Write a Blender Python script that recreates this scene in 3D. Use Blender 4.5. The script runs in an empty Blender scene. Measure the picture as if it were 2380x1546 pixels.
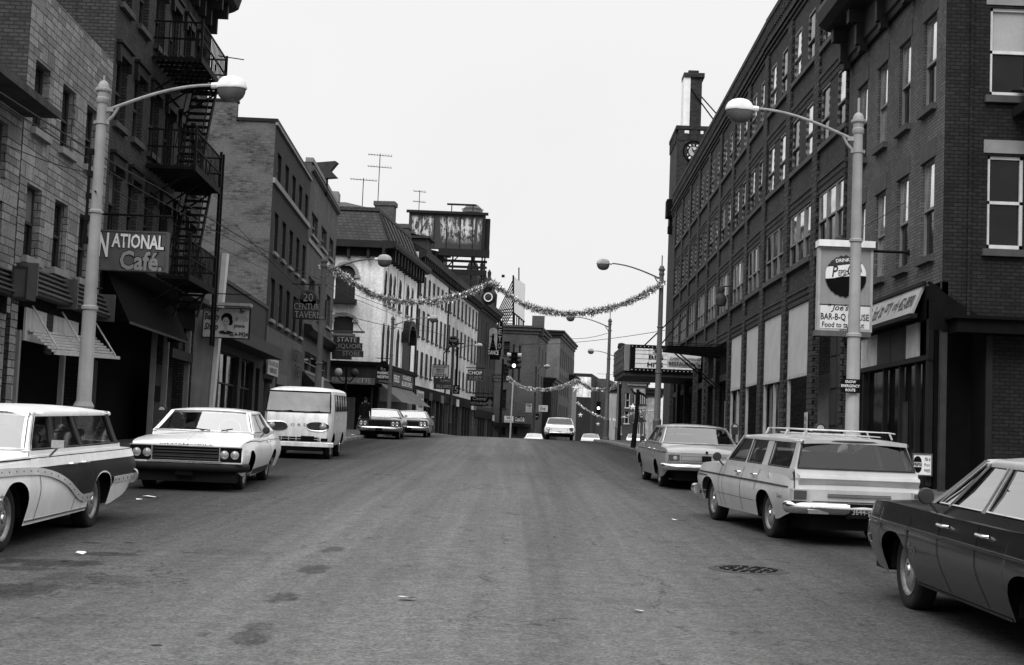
import bpy, bmesh, math, random
from mathutils import Vector, Matrix, noise as mnoise
random.seed(11)
SC = bpy.context.scene
COL = SC.collection
# ------------------------------------------------------------------ camera
F, CX, CY, ROLL, EYE = 3305.0, 1190.0, 773.0, 0.04, 1.6
PIT = math.atan(257 / 3305)
SC.view_settings.view_transform = 'Standard'
SC.view_settings.look = 'None'
SC.view_settings.exposure = 0.5
SC.view_settings.gamma = 1.0
SC.cycles.max_bounces = 8; SC.cycles.diffuse_bounces = 1; SC.cycles.glossy_bounces = 4
cam_d = bpy.data.cameras.new('camera'); cam = bpy.data.objects.new('camera', cam_d); COL.objects.link(cam)
cam_d.sensor_width = 36; cam_d.lens = F / 2380 * 36; cam_d.clip_end = 3000; cam_d.clip_start = .1
cam.matrix_world = Matrix.Translation((0, 0, EYE)) @ Matrix.Rotation(math.pi / 2 + PIT, 4, 'X') @ Matrix.Rotation(ROLL, 4, 'Z')
SC.camera = cam

def ray(x, y):
    dx, dy = x - CX, y - CY
    u = dx * math.cos(ROLL) + dy * math.sin(ROLL); v = -dx * math.sin(ROLL) + dy * math.cos(ROLL)
    fy = F * math.cos(PIT) + v * math.sin(PIT); fz = F * math.sin(PIT) - v * math.cos(PIT)
    return (u / fy, fz / fy)
def W(x, y, d):                       # the point at distance d down the street that the photo shows at x, y
    r = ray(x, y); return Vector((r[0] * d, d, EYE + r[1] * d))
def onp(x, y, a, b):                  # meets the upright facade plane X = a + b*Y : (Y, z)
    r = ray(x, y); d = a / (r[0] - b); return d, EYE + d * r[1]
GP = [(-60, -1.46), (65, 1.58), (80, 1.83), (95, 1.95), (105, 1.97), (120, 1.85), (150, 1.0), (200, -1.4), (300, -7.5), (900, -45)]
def grd(d):
    for (a, za), (b, zb) in zip(GP, GP[1:]):
        if d <= b: return za + (zb - za) * (d - a) / (b - a)
    return GP[-1][1]
def lerp_tab(tab, x):
    if x <= tab[0][0]: return tab[0][1]
    for (a, va), (b, vb) in zip(tab, tab[1:]):
        if x <= b: return va + (vb - va) * (x - a) / (b - a)
    return tab[-1][1]
def smooth_tab(tab, x):
    # Catmull-Rom (monotone-ish) through the table
    if x <= tab[0][0]: return tab[0][1]
    if x >= tab[-1][0]: return tab[-1][1]
    n = len(tab)
    for i in range(n - 1):
        if x <= tab[i + 1][0]:
            x0, y0 = tab[i]; x1, y1 = tab[i + 1]; h = x1 - x0; t = (x - x0) / h
            d = (y1 - y0) / h
            def sl(j):
                if j <= 0 or j >= n - 1: return None
                da = (tab[j][1] - tab[j - 1][1]) / (tab[j][0] - tab[j - 1][0]); db = (tab[j + 1][1] - tab[j][1]) / (tab[j + 1][0] - tab[j][0])
                if da * db <= 0: return 0.0
                return 2 * da * db / (da + db)
            m0 = sl(i); m1 = sl(i + 1)
            m0 = d if m0 is None else m0; m1 = d if m1 is None else m1
            t2, t3 = t * t, t * t * t
            return (2 * t3 - 3 * t2 + 1) * y0 + (t3 - 2 * t2 + t) * h * m0 + (-2 * t3 + 3 * t2) * y1 + (t3 - t2) * h * m1

# ------------------------------------------------------------------ objects
def tag(o, label, cat, group=None, kind=None):
    o['label'] = label; o['category'] = cat
    if group: o['group'] = group
    if kind: o['kind'] = kind
    return o
def empty(name, loc=(0, 0, 0), rz=0.0, label=None, cat=None, group=None):
    o = bpy.data.objects.new(name, None); COL.objects.link(o); o.location = loc; o.rotation_euler = (0, 0, rz)
    o.empty_display_size = .3
    if label: tag(o, label, cat, group)
    return o
def link_mesh(name, me, parent=None, loc=None, rot=None):
    o = bpy.data.objects.new(name, me); COL.objects.link(o)
    if parent is not None: o.parent = parent
    if loc is not None: o.location = loc
    if rot is not None: o.rotation_euler = rot
    return o

class MB:
    def __init__(s): s.bm = bmesh.new(); s.mi = 0; s.mats = []
    def use(s, m):
        if m not in s.mats: s.mats.append(m)
        s.mi = s.mats.index(m); return s
    def v(s, p): return s.bm.verts.new(p)
    def face(s, pts):
        try:
            f = s.bm.faces.new([s.bm.verts.new(p) for p in pts]); f.material_index = s.mi; return f
        except ValueError: return None
    def fv(s, vs):
        try:
            f = s.bm.faces.new(vs); f.material_index = s.mi; return f
        except ValueError: return None
    def box(s, x0, x1, y0, y1, z0, z1):
        if x0 > x1: x0, x1 = x1, x0
        if y0 > y1: y0, y1 = y1, y0
        if z0 > z1: z0, z1 = z1, z0
        vs = [s.v((x, y, z)) for x in (x0, x1) for y in (y0, y1) for z in (z0, z1)]
        for q in ((0, 1, 3, 2), (4, 6, 7, 5), (0, 4, 5, 1), (2, 3, 7, 6), (0, 2, 6, 4), (1, 5, 7, 3)): s.fv([vs[i] for i in q])
        return vs
    def hexa(s, p):   # eight corners: bottom ring then top ring
        vs = [s.v(q) for q in p]
        for q in ((3, 2, 1, 0), (4, 5, 6, 7), (0, 1, 5, 4), (1, 2, 6, 5), (2, 3, 7, 6), (3, 0, 4, 7)): s.fv([vs[i] for i in q])
    def prism(s, poly, axis, a, b):
        # poly: 2D points in the plane normal to axis ('x': (y,z); 'y': (x,z); 'z': (x,y))
        def P(p, t): return {'x': (t, p[0], p[1]), 'y': (p[0], t, p[1]), 'z': (p[0], p[1], t)}[axis]
        A = [s.v(P(p, a)) for p in poly]; B = [s.v(P(p, b)) for p in poly]; n = len(poly)
        s.fv(A[::-1]); s.fv(B)
        for i in range(n): s.fv([A[i], A[(i + 1) % n], B[(i + 1) % n], B[i]])
    def tube(s, pts, r, n=8, cap=True):
        pts = [Vector(p) for p in pts]; rs = r if isinstance(r, (list, tuple)) else [r] * len(pts)
        rings = []; up = None
        for i, p in enumerate(pts):
            t = (pts[min(i + 1, len(pts) - 1)] - pts[max(i - 1, 0)]).normalized()
            if up is None: up = Vector((0, 0, 1)) if abs(t.z) < .9 else Vector((1, 0, 0))
            a = t.cross(up)
            if a.length < 1e-4: a = t.cross(Vector((0, 1, 0)))
            a.normalize(); b = a.cross(t).normalized(); up = b
            rings.append([s.v(p + (a * math.cos(k * 2 * math.pi / n) + b * math.sin(k * 2 * math.pi / n)) * rs[i]) for k in range(n)])
        for A, B in zip(rings, rings[1:]):
            for k in range(n): s.fv([A[k], A[(k + 1) % n], B[(k + 1) % n], B[k]])
        if cap: s.fv(rings[0][::-1]); s.fv(rings[-1])
    def lathe(s, prof, n=16, c=(0, 0, 0), axis='z', sy=1.0, cap=True):
        rings = []
        for r, z in prof:
            ring = []
            for k in range(n):
                a = 2 * math.pi * k / n; p = (r * math.cos(a), r * math.sin(a) * sy, z)
                if axis == 'y': p = (p[0], p[2], p[1])
                elif axis == 'x': p = (p[2], p[0], p[1])
                ring.append(s.v((c[0] + p[0], c[1] + p[1], c[2] + p[2])))
            rings.append(ring)
        for A, B in zip(rings, rings[1:]):
            for k in range(n): s.fv([A[k], A[(k + 1) % n], B[(k + 1) % n], B[k]])
        if cap and prof[0][0] > 1e-4: s.fv(rings[0][::-1])
        if cap and prof[-1][0] > 1e-4: s.fv(rings[-1])
    def grid(s, rows):
        V = [[s.v(p) for p in r] for r in rows]
        for A, B in zip(V, V[1:]):
            for k in range(len(A) - 1): s.fv([A[k], A[k + 1], B[k + 1], B[k]])
        return V
    def mesh(s, name, mat=None, smooth=None, weld=1e-5):
        if weld: bmesh.ops.remove_doubles(s.bm, verts=s.bm.verts, dist=weld)
        bmesh.ops.recalc_face_normals(s.bm, faces=s.bm.faces)
        me = bpy.data.meshes.new(name); s.bm.to_mesh(me); s.bm.free()
        for m in (s.mats or [mat]):
            if m: me.materials.append(m)
        if smooth is not None:
            for p in me.polygons: p.use_smooth = True
            me.set_sharp_from_angle(angle=math.radians(smooth))
        return me
    def build(s, name, mat=None, parent=None, smooth=None, loc=None, rot=None, weld=1e-5):
        return link_mesh(name, s.mesh(name, mat, smooth, weld), parent, loc, rot)

# ------------------------------------------------------------------ materials (all grey: the photograph is black and white)
MATS = {}
def _new(name):
    m = bpy.data.materials.new(name); m.use_nodes = True; nt = m.node_tree
    for n in list(nt.nodes):
        if n.type not in ('OUTPUT_MATERIAL', 'BSDF_PRINCIPLED'): nt.nodes.remove(n)
    return m, nt, nt.nodes['Principled BSDF']
def N(nt, t, **kw):
    n = nt.nodes.new(t)
    for k, v in kw.items():
        if k.startswith('i_'): n.inputs[k[2:].replace('_', ' ')].default_value = v
        else: setattr(n, k, v)
    return n
def g3(v): return (v, v, v, 1)
def math_n(nt, op, a, b=None, c=None, clamp=False):
    n = nt.nodes.new('ShaderNodeMath'); n.operation = op; n.use_clamp = clamp
    for i, x in enumerate((a, b, c)):
        if x is None: continue
        if isinstance(x, (int, float)): n.inputs[i].default_value = x
        else: nt.links.new(x, n.inputs[i])
    return n.outputs[0]
def ramp(nt, fac, a, b, va, vb):
    n = nt.nodes.new('ShaderNodeMapRange'); n.clamp = True
    n.inputs[1].default_value = a; n.inputs[2].default_value = b; n.inputs[3].default_value = va; n.inputs[4].default_value = vb
    nt.links.new(fac, n.inputs[0]); return n.outputs[0]
def coords(nt): return nt.nodes.new('ShaderNodeTexCoord').outputs['Object']
def noise_n(nt, vec, scale, detail=3, rough=.55):
    n = N(nt, 'ShaderNodeTexNoise'); n.inputs['Scale'].default_value = scale; n.inputs['Detail'].default_value = detail; n.inputs['Roughness'].default_value = rough
    if vec is not None: nt.links.new(vec, n.inputs['Vector'])
    return n.outputs['Fac']
def stretch(nt, vec, s):
    n = nt.nodes.new('ShaderNodeMapping'); n.inputs['Scale'].default_value = s; nt.links.new(vec, n.inputs['Vector']); return n.outputs[0]
def to_col(nt, val, bsdf, inp='Base Color'):
    n = nt.nodes.new('ShaderNodeCombineColor')
    for i in range(3): nt.links.new(val, n.inputs[i])
    nt.links.new(n.outputs[0], bsdf.inputs[inp])
def bump(nt, h, bsdf, strength=.3, dist=.02):
    b = N(nt, 'ShaderNodeBump'); b.inputs['Strength'].default_value = strength; b.inputs['Distance'].default_value = dist
    nt.links.new(h, b.inputs['Height']); nt.links.new(b.outputs[0], bsdf.inputs['Normal'])

def plain(name, v, rough=.7, var=.25, scale=3.0, fine=40.0, metallic=0.0, spec=.15, streak=0.0, coat=0.0, bmp=0.0):
    if name in MATS: return MATS[name]
    m, nt, b = _new(name); c = coords(nt)
    n1 = noise_n(nt, c, scale, 4); n2 = noise_n(nt, c, fine, 2)
    f = math_n(nt, 'ADD', ramp(nt, n1, .3, .7, 1 - var, 1 + var * .7), ramp(nt, n2, .3, .7, -var * .3, var * .3))
    if streak:
        s = noise_n(nt, stretch(nt, c, (6, 6, .35)), 1.0, 4); f = math_n(nt, 'MULTIPLY', f, ramp(nt, s, .4, .68, 1.0, 1 - streak))
    to_col(nt, math_n(nt, 'MULTIPLY', f, v), b)
    b.inputs['Roughness'].default_value = rough; b.inputs['Metallic'].default_value = metallic; b.inputs['Specular IOR Level'].default_value = spec
    if coat: b.inputs['Coat Weight'].default_value = coat; b.inputs['Coat Roughness'].default_value = .06
    if bmp: bump(nt, n2, b, bmp, .01)
    MATS[name] = m; return m

def brick(name, c1, c2, mortar, bw=.22, rh=.078, ms=.012, blotch=.35, bscale=.35, rough=.85, bmp=.5, soot=.0, bias=0.0, patch=None, freq=2, squash=1.0):
    if name in MATS: return MATS[name]
    m, nt, b = _new(name); c = coords(nt)
    sp = nt.nodes.new('ShaderNodeSeparateXYZ'); nt.links.new(c, sp.inputs[0])
    cb = nt.nodes.new('ShaderNodeCombineXYZ'); nt.links.new(math_n(nt, 'ADD', sp.outputs[0], sp.outputs[1]), cb.inputs[0]); nt.links.new(sp.outputs[2], cb.inputs[1])
    t = N(nt, 'ShaderNodeTexBrick', squash=squash, squash_frequency=2, offset_frequency=freq)
    for k, v in (('Scale', 1.0), ('Brick Width', bw), ('Row Height', rh), ('Mortar Size', ms), ('Mortar Smooth', .15), ('Bias', bias)): t.inputs[k].default_value = v
    t.inputs['Color1'].default_value = g3(c1); t.inputs['Color2'].default_value = g3(c2); t.inputs['Mortar'].default_value = g3(mortar)
    nt.links.new(cb.outputs[0], t.inputs['Vector'])
    bw_ = nt.nodes.new('ShaderNodeRGBToBW'); nt.links.new(t.outputs['Color'], bw_.inputs[0])
    n1 = noise_n(nt, c, bscale, 5, .6); n2 = noise_n(nt, c, 9, 3)
    f = math_n(nt, 'MULTIPLY', ramp(nt, n1, .3, .7, 1 - blotch, 1 + blotch), ramp(nt, n2, .3, .7, .82, 1.18))
    if soot:
        s = noise_n(nt, stretch(nt, c, (2.2, 2.2, .18)), 1.0, 4); f = math_n(nt, 'MULTIPLY', f, ramp(nt, s, .42, .7, 1.0, 1 - soot))
    val = math_n(nt, 'MULTIPLY', bw_.outputs[0], f)
    if patch:                                       # worn paint: a lighter coat left in patches over the brick
        pv, th = patch; pn = noise_n(nt, stretch(nt, c, (.35, .35, .9)), 1.0, 7, .65)
        k = ramp(nt, pn, th - .06, th + .06, 0, 1)
        n = nt.nodes.new('ShaderNodeMix'); n.data_type = 'FLOAT'; nt.links.new(k, n.inputs[0]); nt.links.new(val, n.inputs[2])
        nt.links.new(math_n(nt, 'MULTIPLY', ramp(nt, n2, .3, .7, .85, 1.15), pv), n.inputs[3]); val = n.outputs[0]
    to_col(nt, val, b); b.inputs['Roughness'].default_value = rough; b.inputs['Specular IOR Level'].default_value = .2
    if bmp: bump(nt, math_n(nt, 'ADD', math_n(nt, 'MULTIPLY', t.outputs['Fac'], -1.0), math_n(nt, 'MULTIPLY', n2, .25)), b, bmp, .012)
    MATS[name] = m; return m

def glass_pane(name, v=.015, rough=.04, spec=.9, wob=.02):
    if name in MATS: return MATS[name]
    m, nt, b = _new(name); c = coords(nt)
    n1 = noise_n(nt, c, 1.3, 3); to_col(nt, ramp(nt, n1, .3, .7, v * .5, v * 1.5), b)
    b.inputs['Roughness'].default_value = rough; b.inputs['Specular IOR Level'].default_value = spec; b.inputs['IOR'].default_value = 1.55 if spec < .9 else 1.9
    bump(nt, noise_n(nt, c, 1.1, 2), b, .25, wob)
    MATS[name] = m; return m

def car_glass(name='car_glass', refl=.22, tr=.75, k=1.6):
    if name in MATS: return MATS[name]
    m = bpy.data.materials.new(name); m.use_nodes = True; nt = m.node_tree; nt.nodes.clear()
    out = nt.nodes.new('ShaderNodeOutputMaterial'); mix = nt.nodes.new('ShaderNodeMixShader')
    tb = nt.nodes.new('ShaderNodeBsdfTransparent'); tb.inputs[0].default_value = g3(tr)
    gl = nt.nodes.new('ShaderNodeBsdfGlossy'); gl.inputs['Roughness'].default_value = .02; gl.inputs['Color'].default_value = g3(1)
    fr = nt.nodes.new('ShaderNodeFresnel'); fr.inputs['IOR'].default_value = 1.5
    nt.links.new(math_n(nt, 'MULTIPLY_ADD', fr.outputs[0], k, refl, clamp=True), mix.inputs[0]); nt.links.new(tb.outputs[0], mix.inputs[1]); nt.links.new(gl.outputs[0], mix.inputs[2])
    nt.links.new(mix.outputs[0], out.inputs[0]); MATS[name] = m; return m

def emis(name, v, s):
    m, nt, b = _new(name); b.inputs['Base Color'].default_value = g3(v); b.inputs['Emission Color'].default_value = g3(1); b.inputs['Emission Strength'].default_value = s
    MATS[name] = m; return m

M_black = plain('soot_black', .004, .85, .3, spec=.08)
M_dark = plain('dark_paint', .012, .65, .3, spec=.15)
M_dkgrey = plain('dark_grey_paint', .03, .65, .25, streak=.2, spec=.2)
M_grey = plain('grey_paint', .095, .65, .2, streak=.15)
M_ltgrey = plain('light_grey_paint', .34, .65, .15, streak=.15)
M_white = plain('white_paint', .72, .6, .1, streak=.12)
M_cream = plain('dull_white_paint', .42, .65, .15, streak=.2)
M_iron = plain('black_iron', .006, .7, .4, spec=.08)
M_pole = plain('pole_grey_paint', .27, .6, .18, 2.0, 60, streak=.25, bmp=.15)
M_poled = plain('shaded_pole_paint', .10, .7, .2, 2.0, 60, streak=.3, bmp=.15)  # pole paint darkened for farther lamps, their shaded side put into the colour
M_lampw = plain('lamp_white_enamel', .62, .5, .12, 6)
M_bowl = plain('lamp_bowl_glass', .075, .3, .15, 6, spec=.3)
M_chrome = plain('chrome', .7, .18, .15, 5, metallic=1.0)
M_chromed = plain('dull_chrome', .5, .28, .25, 5, metallic=1.0)
M_tyre = plain('tyre_rubber', .014, .85, .35, 12, spec=.2)
M_rim = plain('wheel_steel', .22, .4, .3, 12, metallic=.7)
M_seat = plain('seat_cloth', .03, .85, .3, spec=.1)
M_conc = plain('concrete', .2, .85, .2, 1.2, 30, bmp=.2)
M_roof = plain('tar_roof', .03, .9, .3)
M_stone = plain('window_stone', .06, .85, .25, 2)
M_stone_lt = plain('pale_window_stone', .2, .85, .2, 2)
M_frame_w = plain('white_window_frame', .5, .6, .15)
M_frame_d = plain('dark_window_frame', .035, .6, .2)
M_frame_g = plain('grey_window_frame', .16, .6, .2)
G_dark = glass_pane('dark_glass', .006, .08, .25)
G_matte = plain('dusty_dark_glass', .008, .6, .3, 1.5, 8, spec=.1)
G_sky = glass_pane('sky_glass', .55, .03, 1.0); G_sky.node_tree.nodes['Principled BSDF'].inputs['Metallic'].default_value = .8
G_shade = plain('window_shade', .30, .35, .12, 1.0, 20)
G_shade_d = plain('dim_window_shade', .12, .4, .2, 1.0, 20)
M_wire = plain('cable_rubber', .02, .8)
M_ltr_k = plain('black_lettering', .018, .6, .2)
M_ltr_w = plain('white_lettering', .75, .6, .1)
M_ltr_g = plain('grey_lettering', .26, .6, .15)

# ------------------------------------------------------------------ lettering
_BF = None
def letters(parent, text, cx, cz, w, h, mat, y=-.012, shear=0.0, off=0.0, thick=.006, name='lettering', rot=0.0, seg=2):
    """one line of raised letters centred at cx, cz in the sign's own x-z plane, fitted to w x h, facing -y"""
    cu = bpy.data.curves.new('t', 'FONT'); cu.body = text; cu.size = 1.0; cu.shear = shear; cu.offset = off; cu.resolution_u = seg
    cu.fill_mode = 'FRONT'
    o = bpy.data.objects.new('t', cu); COL.objects.link(o)
    dg = bpy.context.evaluated_depsgraph_get(); dg.update()
    me = bpy.data.meshes.new_from_object(o.evaluated_get(dg)); bpy.data.objects.remove(o); bpy.data.curves.remove(cu)
    xs = [v.co.x for v in me.vertices]; ys = [v.co.y for v in me.vertices]
    if not xs: return None
    x0, x1, y0, y1 = min(xs), max(xs), min(ys), max(ys); sx = w / (x1 - x0); sy = h / (y1 - y0)
    cr, sr = math.cos(rot), math.sin(rot)
    for v in me.vertices:
        a = (v.co.x - (x0 + x1) / 2) * sx; b = (v.co.y - (y0 + y1) / 2) * sy
        v.co = (cx + a * cr - b * sr, y, cz + a * sr + b * cr)
    me.materials.clear(); me.materials.append(mat)
    return link_mesh(name, me, parent)

def sign_root(name, label, centre, rz=0.0, cat='sign', group=None):
    return empty(name, centre, rz, label, cat, group)
def board(root, w, h, t, mat, name='panel', frame=None, fw=.05, cx=0, cz=0, fy=.02):
    mb = MB(); mb.box(cx - w / 2, cx + w / 2, 0, t, cz - h / 2, cz + h / 2); o = mb.build(name, mat, root)
    if frame:
        f = MB(); a, b = w / 2, h / 2
        f.box(cx - a - .01, cx + a + .01, -fy, t + .01, cz + b - fw, cz + b + .01); f.box(cx - a - .01, cx + a + .01, -fy, t + .01, cz - b - .01, cz - b + fw)
        f.box(cx - a - .01, cx - a + fw, -fy, t + .01, cz - b + fw, cz + b - fw); f.box(cx + a - fw, cx + a + .01, -fy, t + .01, cz - b + fw, cz + b - fw)
        f.build('frame', frame, root)
    return o
def px_sign(x0, y0, x1, y1, d):       # centre, width, height of a sign square to the street at distance d
    a = W(x0, (y0 + y1) / 2, d); b = W(x1, (y0 + y1) / 2, d); c = W((x0 + x1) / 2, y0, d); e = W((x0 + x1) / 2, y1, d)
    return (a + b) / 2, (b - a).length, (c - e).length
# ------------------------------------------------------------------ sky and light: a bright overcast day
SUN_EL, SUN_AZ = math.radians(46), math.radians(-158)      # behind thin cloud, high over the camera's left shoulder
wd = bpy.data.worlds.new('World'); SC.world = wd; wd.use_nodes = True; nt = wd.node_tree
bg = nt.nodes['Background']; bg.inputs['Strength'].default_value = .1
sky = nt.nodes.new('ShaderNodeTexSky'); sky.sky_type = 'NISHITA'; sky.sun_disc = False; sky.sun_elevation = SUN_EL; sky.sun_rotation = SUN_AZ
sky.air_density = 1; sky.dust_density = 4
tc = nt.nodes.new('ShaderNodeTexCoord'); sp = nt.nodes.new('ShaderNodeSeparateXYZ'); nt.links.new(tc.outputs['Generated'], sp.inputs[0])
bwn = nt.nodes.new('ShaderNodeRGBToBW'); nt.links.new(sky.outputs[0], bwn.inputs[0])
cl = noise_n(nt, tc.outputs['Generated'], 2.2, 4)                    # cloud layer: even near the horizon, brighter overhead
lo = ramp(nt, sp.outputs[2], 0.0, .35, 6.15, 6.4); hi = ramp(nt, sp.outputs[2], .33, .75, 0.0, 9.5)
layer = math_n(nt, 'MULTIPLY', math_n(nt, 'ADD', lo, hi), ramp(nt, cl, .3, .7, .97, 1.025))
tot = math_n(nt, 'ADD', layer, math_n(nt, 'MULTIPLY', bwn.outputs[0], .03))
to_col(nt, tot, bg, 'Color')
sd = bpy.data.lights.new('sun', 'SUN'); sd.energy = 1.5; sd.angle = math.radians(30); sd.color = (1, 1, 1)
so = bpy.data.objects.new('sun', sd); COL.objects.link(so)
sdir = Vector((math.sin(SUN_AZ) * math.cos(SUN_EL), math.cos(SUN_AZ) * math.cos(SUN_EL), math.sin(SUN_EL)))
so.rotation_euler = sdir.to_track_quat('Z', 'Y').to_euler(); so.location = (-20, 10, 40)

# ------------------------------------------------------------------ ground, road, kerbs, pavements
KL = [(-30, -7.0), (30, -6.9), (56, -6.55), (80, -6.1), (101, -5.7), (116, -4.2), (155, -.2), (175, 1.8), (260, 10.5), (420, 26)]
KR = [(-30, 6.1), (28, 5.95), (65, 5.5), (95, 5.7), (116, 7), (155, 11), (175, 13), (260, 21.7), (420, 37)]
def kl(y): return lerp_tab(KL, y)
def kr(y): return lerp_tab(KR, y)
def ong(x, y):
    r = ray(x, y); d = 4.0
    while d < 110:
        if EYE + r[1] * d <= grd(d): return (r[0] * d, d)
        d += .02
    return (r[0] * d, d)
def road_mat():
    m, nt, b = _new('asphalt'); c = coords(nt)
    fine = noise_n(nt, c, 30, 5, .85); mid = noise_n(nt, c, 7, 4); big = noise_n(nt, stretch(nt, c, (.5, .12, 1)), 1.0, 5); trk = noise_n(nt, stretch(nt, c, (1.1, .018, 1)), 1.0, 4, .6); trk2 = noise_n(nt, stretch(nt, c, (5, .06, 1)), 1.0, 3, .6)
    grit = nt.nodes.new('ShaderNodeTexVoronoi'); grit.inputs['Scale'].default_value = 42; nt.links.new(c, grit.inputs['Vector'])
    f = math_n(nt, 'MULTIPLY', ramp(nt, fine, .32, .68, .45, 1.56), ramp(nt, mid, .3, .7, .84, 1.16))
    f = math_n(nt, 'MULTIPLY', f, ramp(nt, big, .3, .7, .86, 1.12))
    f = math_n(nt, 'MULTIPLY', f, ramp(nt, grit.outputs['Distance'], .0, .7, .82, 1.12))
    f = math_n(nt, 'MULTIPLY', f, math_n(nt, 'MULTIPLY', ramp(nt, trk, .32, .68, .84, 1.14), ramp(nt, trk2, .3, .7, .9, 1.1)))
    crk = nt.nodes.new('ShaderNodeTexVoronoi'); crk.feature = 'DISTANCE_TO_EDGE'; crk.inputs['Scale'].default_value = .38
    wv = nt.nodes.new('ShaderNodeVectorMath'); wv.operation = 'ADD'; nz = N(nt, 'ShaderNodeTexNoise'); nz.inputs['Scale'].default_value = 1.7; nz.inputs['Detail'].default_value = 5; nt.links.new(c, nz.inputs['Vector'])
    nt.links.new(stretch(nt, c, (1, .4, 1)), wv.inputs[0]); nt.links.new(nz.outputs['Color'], wv.inputs[1]); nt.links.new(wv.outputs[0], crk.inputs['Vector'])
    msk = noise_n(nt, c, .22, 2); f = math_n(nt, 'MULTIPLY', f, math_n(nt, 'MAXIMUM', ramp(nt, crk.outputs['Distance'], .0015, .006, .55, 1.0), ramp(nt, msk, .50, .56, 1.0, 0.0)))
    spk = noise_n(nt, stretch(nt, c, (1.0, .45, 1)), 3.2, 6, .7)          # small dark flecks where the binder has bled
    f = math_n(nt, 'MULTIPLY', f, ramp(nt, spk, .62, .70, 1.0, .62))
    sxyz = nt.nodes.new('ShaderNodeSeparateXYZ'); nt.links.new(c, sxyz.inputs[0])
    lane = math_n(nt, 'ADD', math_n(nt, 'ABSOLUTE', math_n(nt, 'ADD', sxyz.outputs[0], .6)), math_n(nt, 'MULTIPLY', big, 1.6))       # parking lanes darkened by oil and by painted shade under cars, polished middle
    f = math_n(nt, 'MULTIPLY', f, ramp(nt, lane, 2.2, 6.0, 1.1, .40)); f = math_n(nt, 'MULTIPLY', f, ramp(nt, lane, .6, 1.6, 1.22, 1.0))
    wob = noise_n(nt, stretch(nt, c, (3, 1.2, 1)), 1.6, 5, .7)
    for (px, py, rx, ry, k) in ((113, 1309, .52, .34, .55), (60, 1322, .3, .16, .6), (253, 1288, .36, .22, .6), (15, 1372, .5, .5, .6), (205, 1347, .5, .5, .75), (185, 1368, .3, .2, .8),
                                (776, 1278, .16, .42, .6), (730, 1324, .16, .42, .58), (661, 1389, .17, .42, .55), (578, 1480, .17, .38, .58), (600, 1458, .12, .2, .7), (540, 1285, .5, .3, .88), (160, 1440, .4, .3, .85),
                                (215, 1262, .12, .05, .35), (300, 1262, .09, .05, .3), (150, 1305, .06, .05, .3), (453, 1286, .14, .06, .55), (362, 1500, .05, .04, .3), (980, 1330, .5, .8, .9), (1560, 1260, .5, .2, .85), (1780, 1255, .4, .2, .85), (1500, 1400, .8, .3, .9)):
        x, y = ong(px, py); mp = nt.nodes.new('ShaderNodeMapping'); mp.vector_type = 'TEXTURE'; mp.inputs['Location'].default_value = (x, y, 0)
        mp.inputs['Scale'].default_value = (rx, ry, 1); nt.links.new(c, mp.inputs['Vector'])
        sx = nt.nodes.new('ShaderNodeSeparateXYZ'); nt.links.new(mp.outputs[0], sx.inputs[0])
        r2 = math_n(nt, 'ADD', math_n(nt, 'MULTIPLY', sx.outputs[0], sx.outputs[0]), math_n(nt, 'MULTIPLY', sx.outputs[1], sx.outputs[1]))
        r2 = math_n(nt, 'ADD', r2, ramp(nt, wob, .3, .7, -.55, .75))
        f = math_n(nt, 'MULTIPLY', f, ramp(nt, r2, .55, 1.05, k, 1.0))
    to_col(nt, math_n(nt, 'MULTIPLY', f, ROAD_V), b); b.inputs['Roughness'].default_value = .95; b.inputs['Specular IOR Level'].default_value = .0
    bump(nt, math_n(nt, 'ADD', fine, grit.outputs['Distance']), b, .35, .01)
    return m
ROAD_V = .09
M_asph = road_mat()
def flat_slabs(name, v, jx, jy):
    m, nt, b = _new(name); c = coords(nt)
    t = N(nt, 'ShaderNodeTexBrick'); t.offset = 0.0
    for k, val in (('Scale', 1.0), ('Brick Width', jx), ('Row Height', jy), ('Mortar Size', .012)): t.inputs[k].default_value = val
    t.inputs['Color1'].default_value = g3(v); t.inputs['Color2'].default_value = g3(v * .8); t.inputs['Mortar'].default_value = g3(v * .3)
    nt.links.new(c, t.inputs['Vector']); bw_ = nt.nodes.new('ShaderNodeRGBToBW'); nt.links.new(t.outputs['Color'], bw_.inputs[0])
    n1 = noise_n(nt, c, 1.2, 5); n2 = noise_n(nt, c, 40, 3)
    to_col(nt, math_n(nt, 'MULTIPLY', bw_.outputs[0], math_n(nt, 'MULTIPLY', ramp(nt, n1, .3, .7, .75, 1.2), ramp(nt, n2, .3, .7, .8, 1.2))), b)
    b.inputs['Roughness'].default_value = .9; b.inputs['Specular IOR Level'].default_value = .05; return m
M_pave = flat_slabs('pavement_slabs', .08, 1.5, 1.5)
M_kerb = plain('kerb_stone', .13, .85, .3, 1.5, 30, bmp=.2)
M_earth = plain('earth', .12, .9, .3)
ys = [y * 1.0 for y in range(-30, 24)] + [24 + 2 * i for i in range(0, 80)] + [184 + 6 * i for i in range(40)]
def strip(name, fa, fb, dz, mat, n=6, kind='structure', lab=None):
    mb = MB(); mb.grid([[(fa(y) + (fb(y) - fa(y)) * i / n, y, grd(y) + dz) for i in range(n + 1)] for y in ys])
    o = mb.build(name, mat, smooth=60); tag(o, lab[0], lab[1], None, kind); return o
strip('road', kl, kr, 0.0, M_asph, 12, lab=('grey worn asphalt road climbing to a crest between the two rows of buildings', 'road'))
strip('pavement', lambda y: kr(y) + .16, lambda y: kr(y) + 12, .14, M_pave, 3, lab=('concrete pavement along the tall dark brick building', 'pavement'))
strip('pavement', lambda y: kl(y) - 12, lambda y: kl(y) - .16, .14, M_pave, 3, lab=('concrete pavement in front of the stone veneer building and cafe', 'pavement'))
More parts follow.
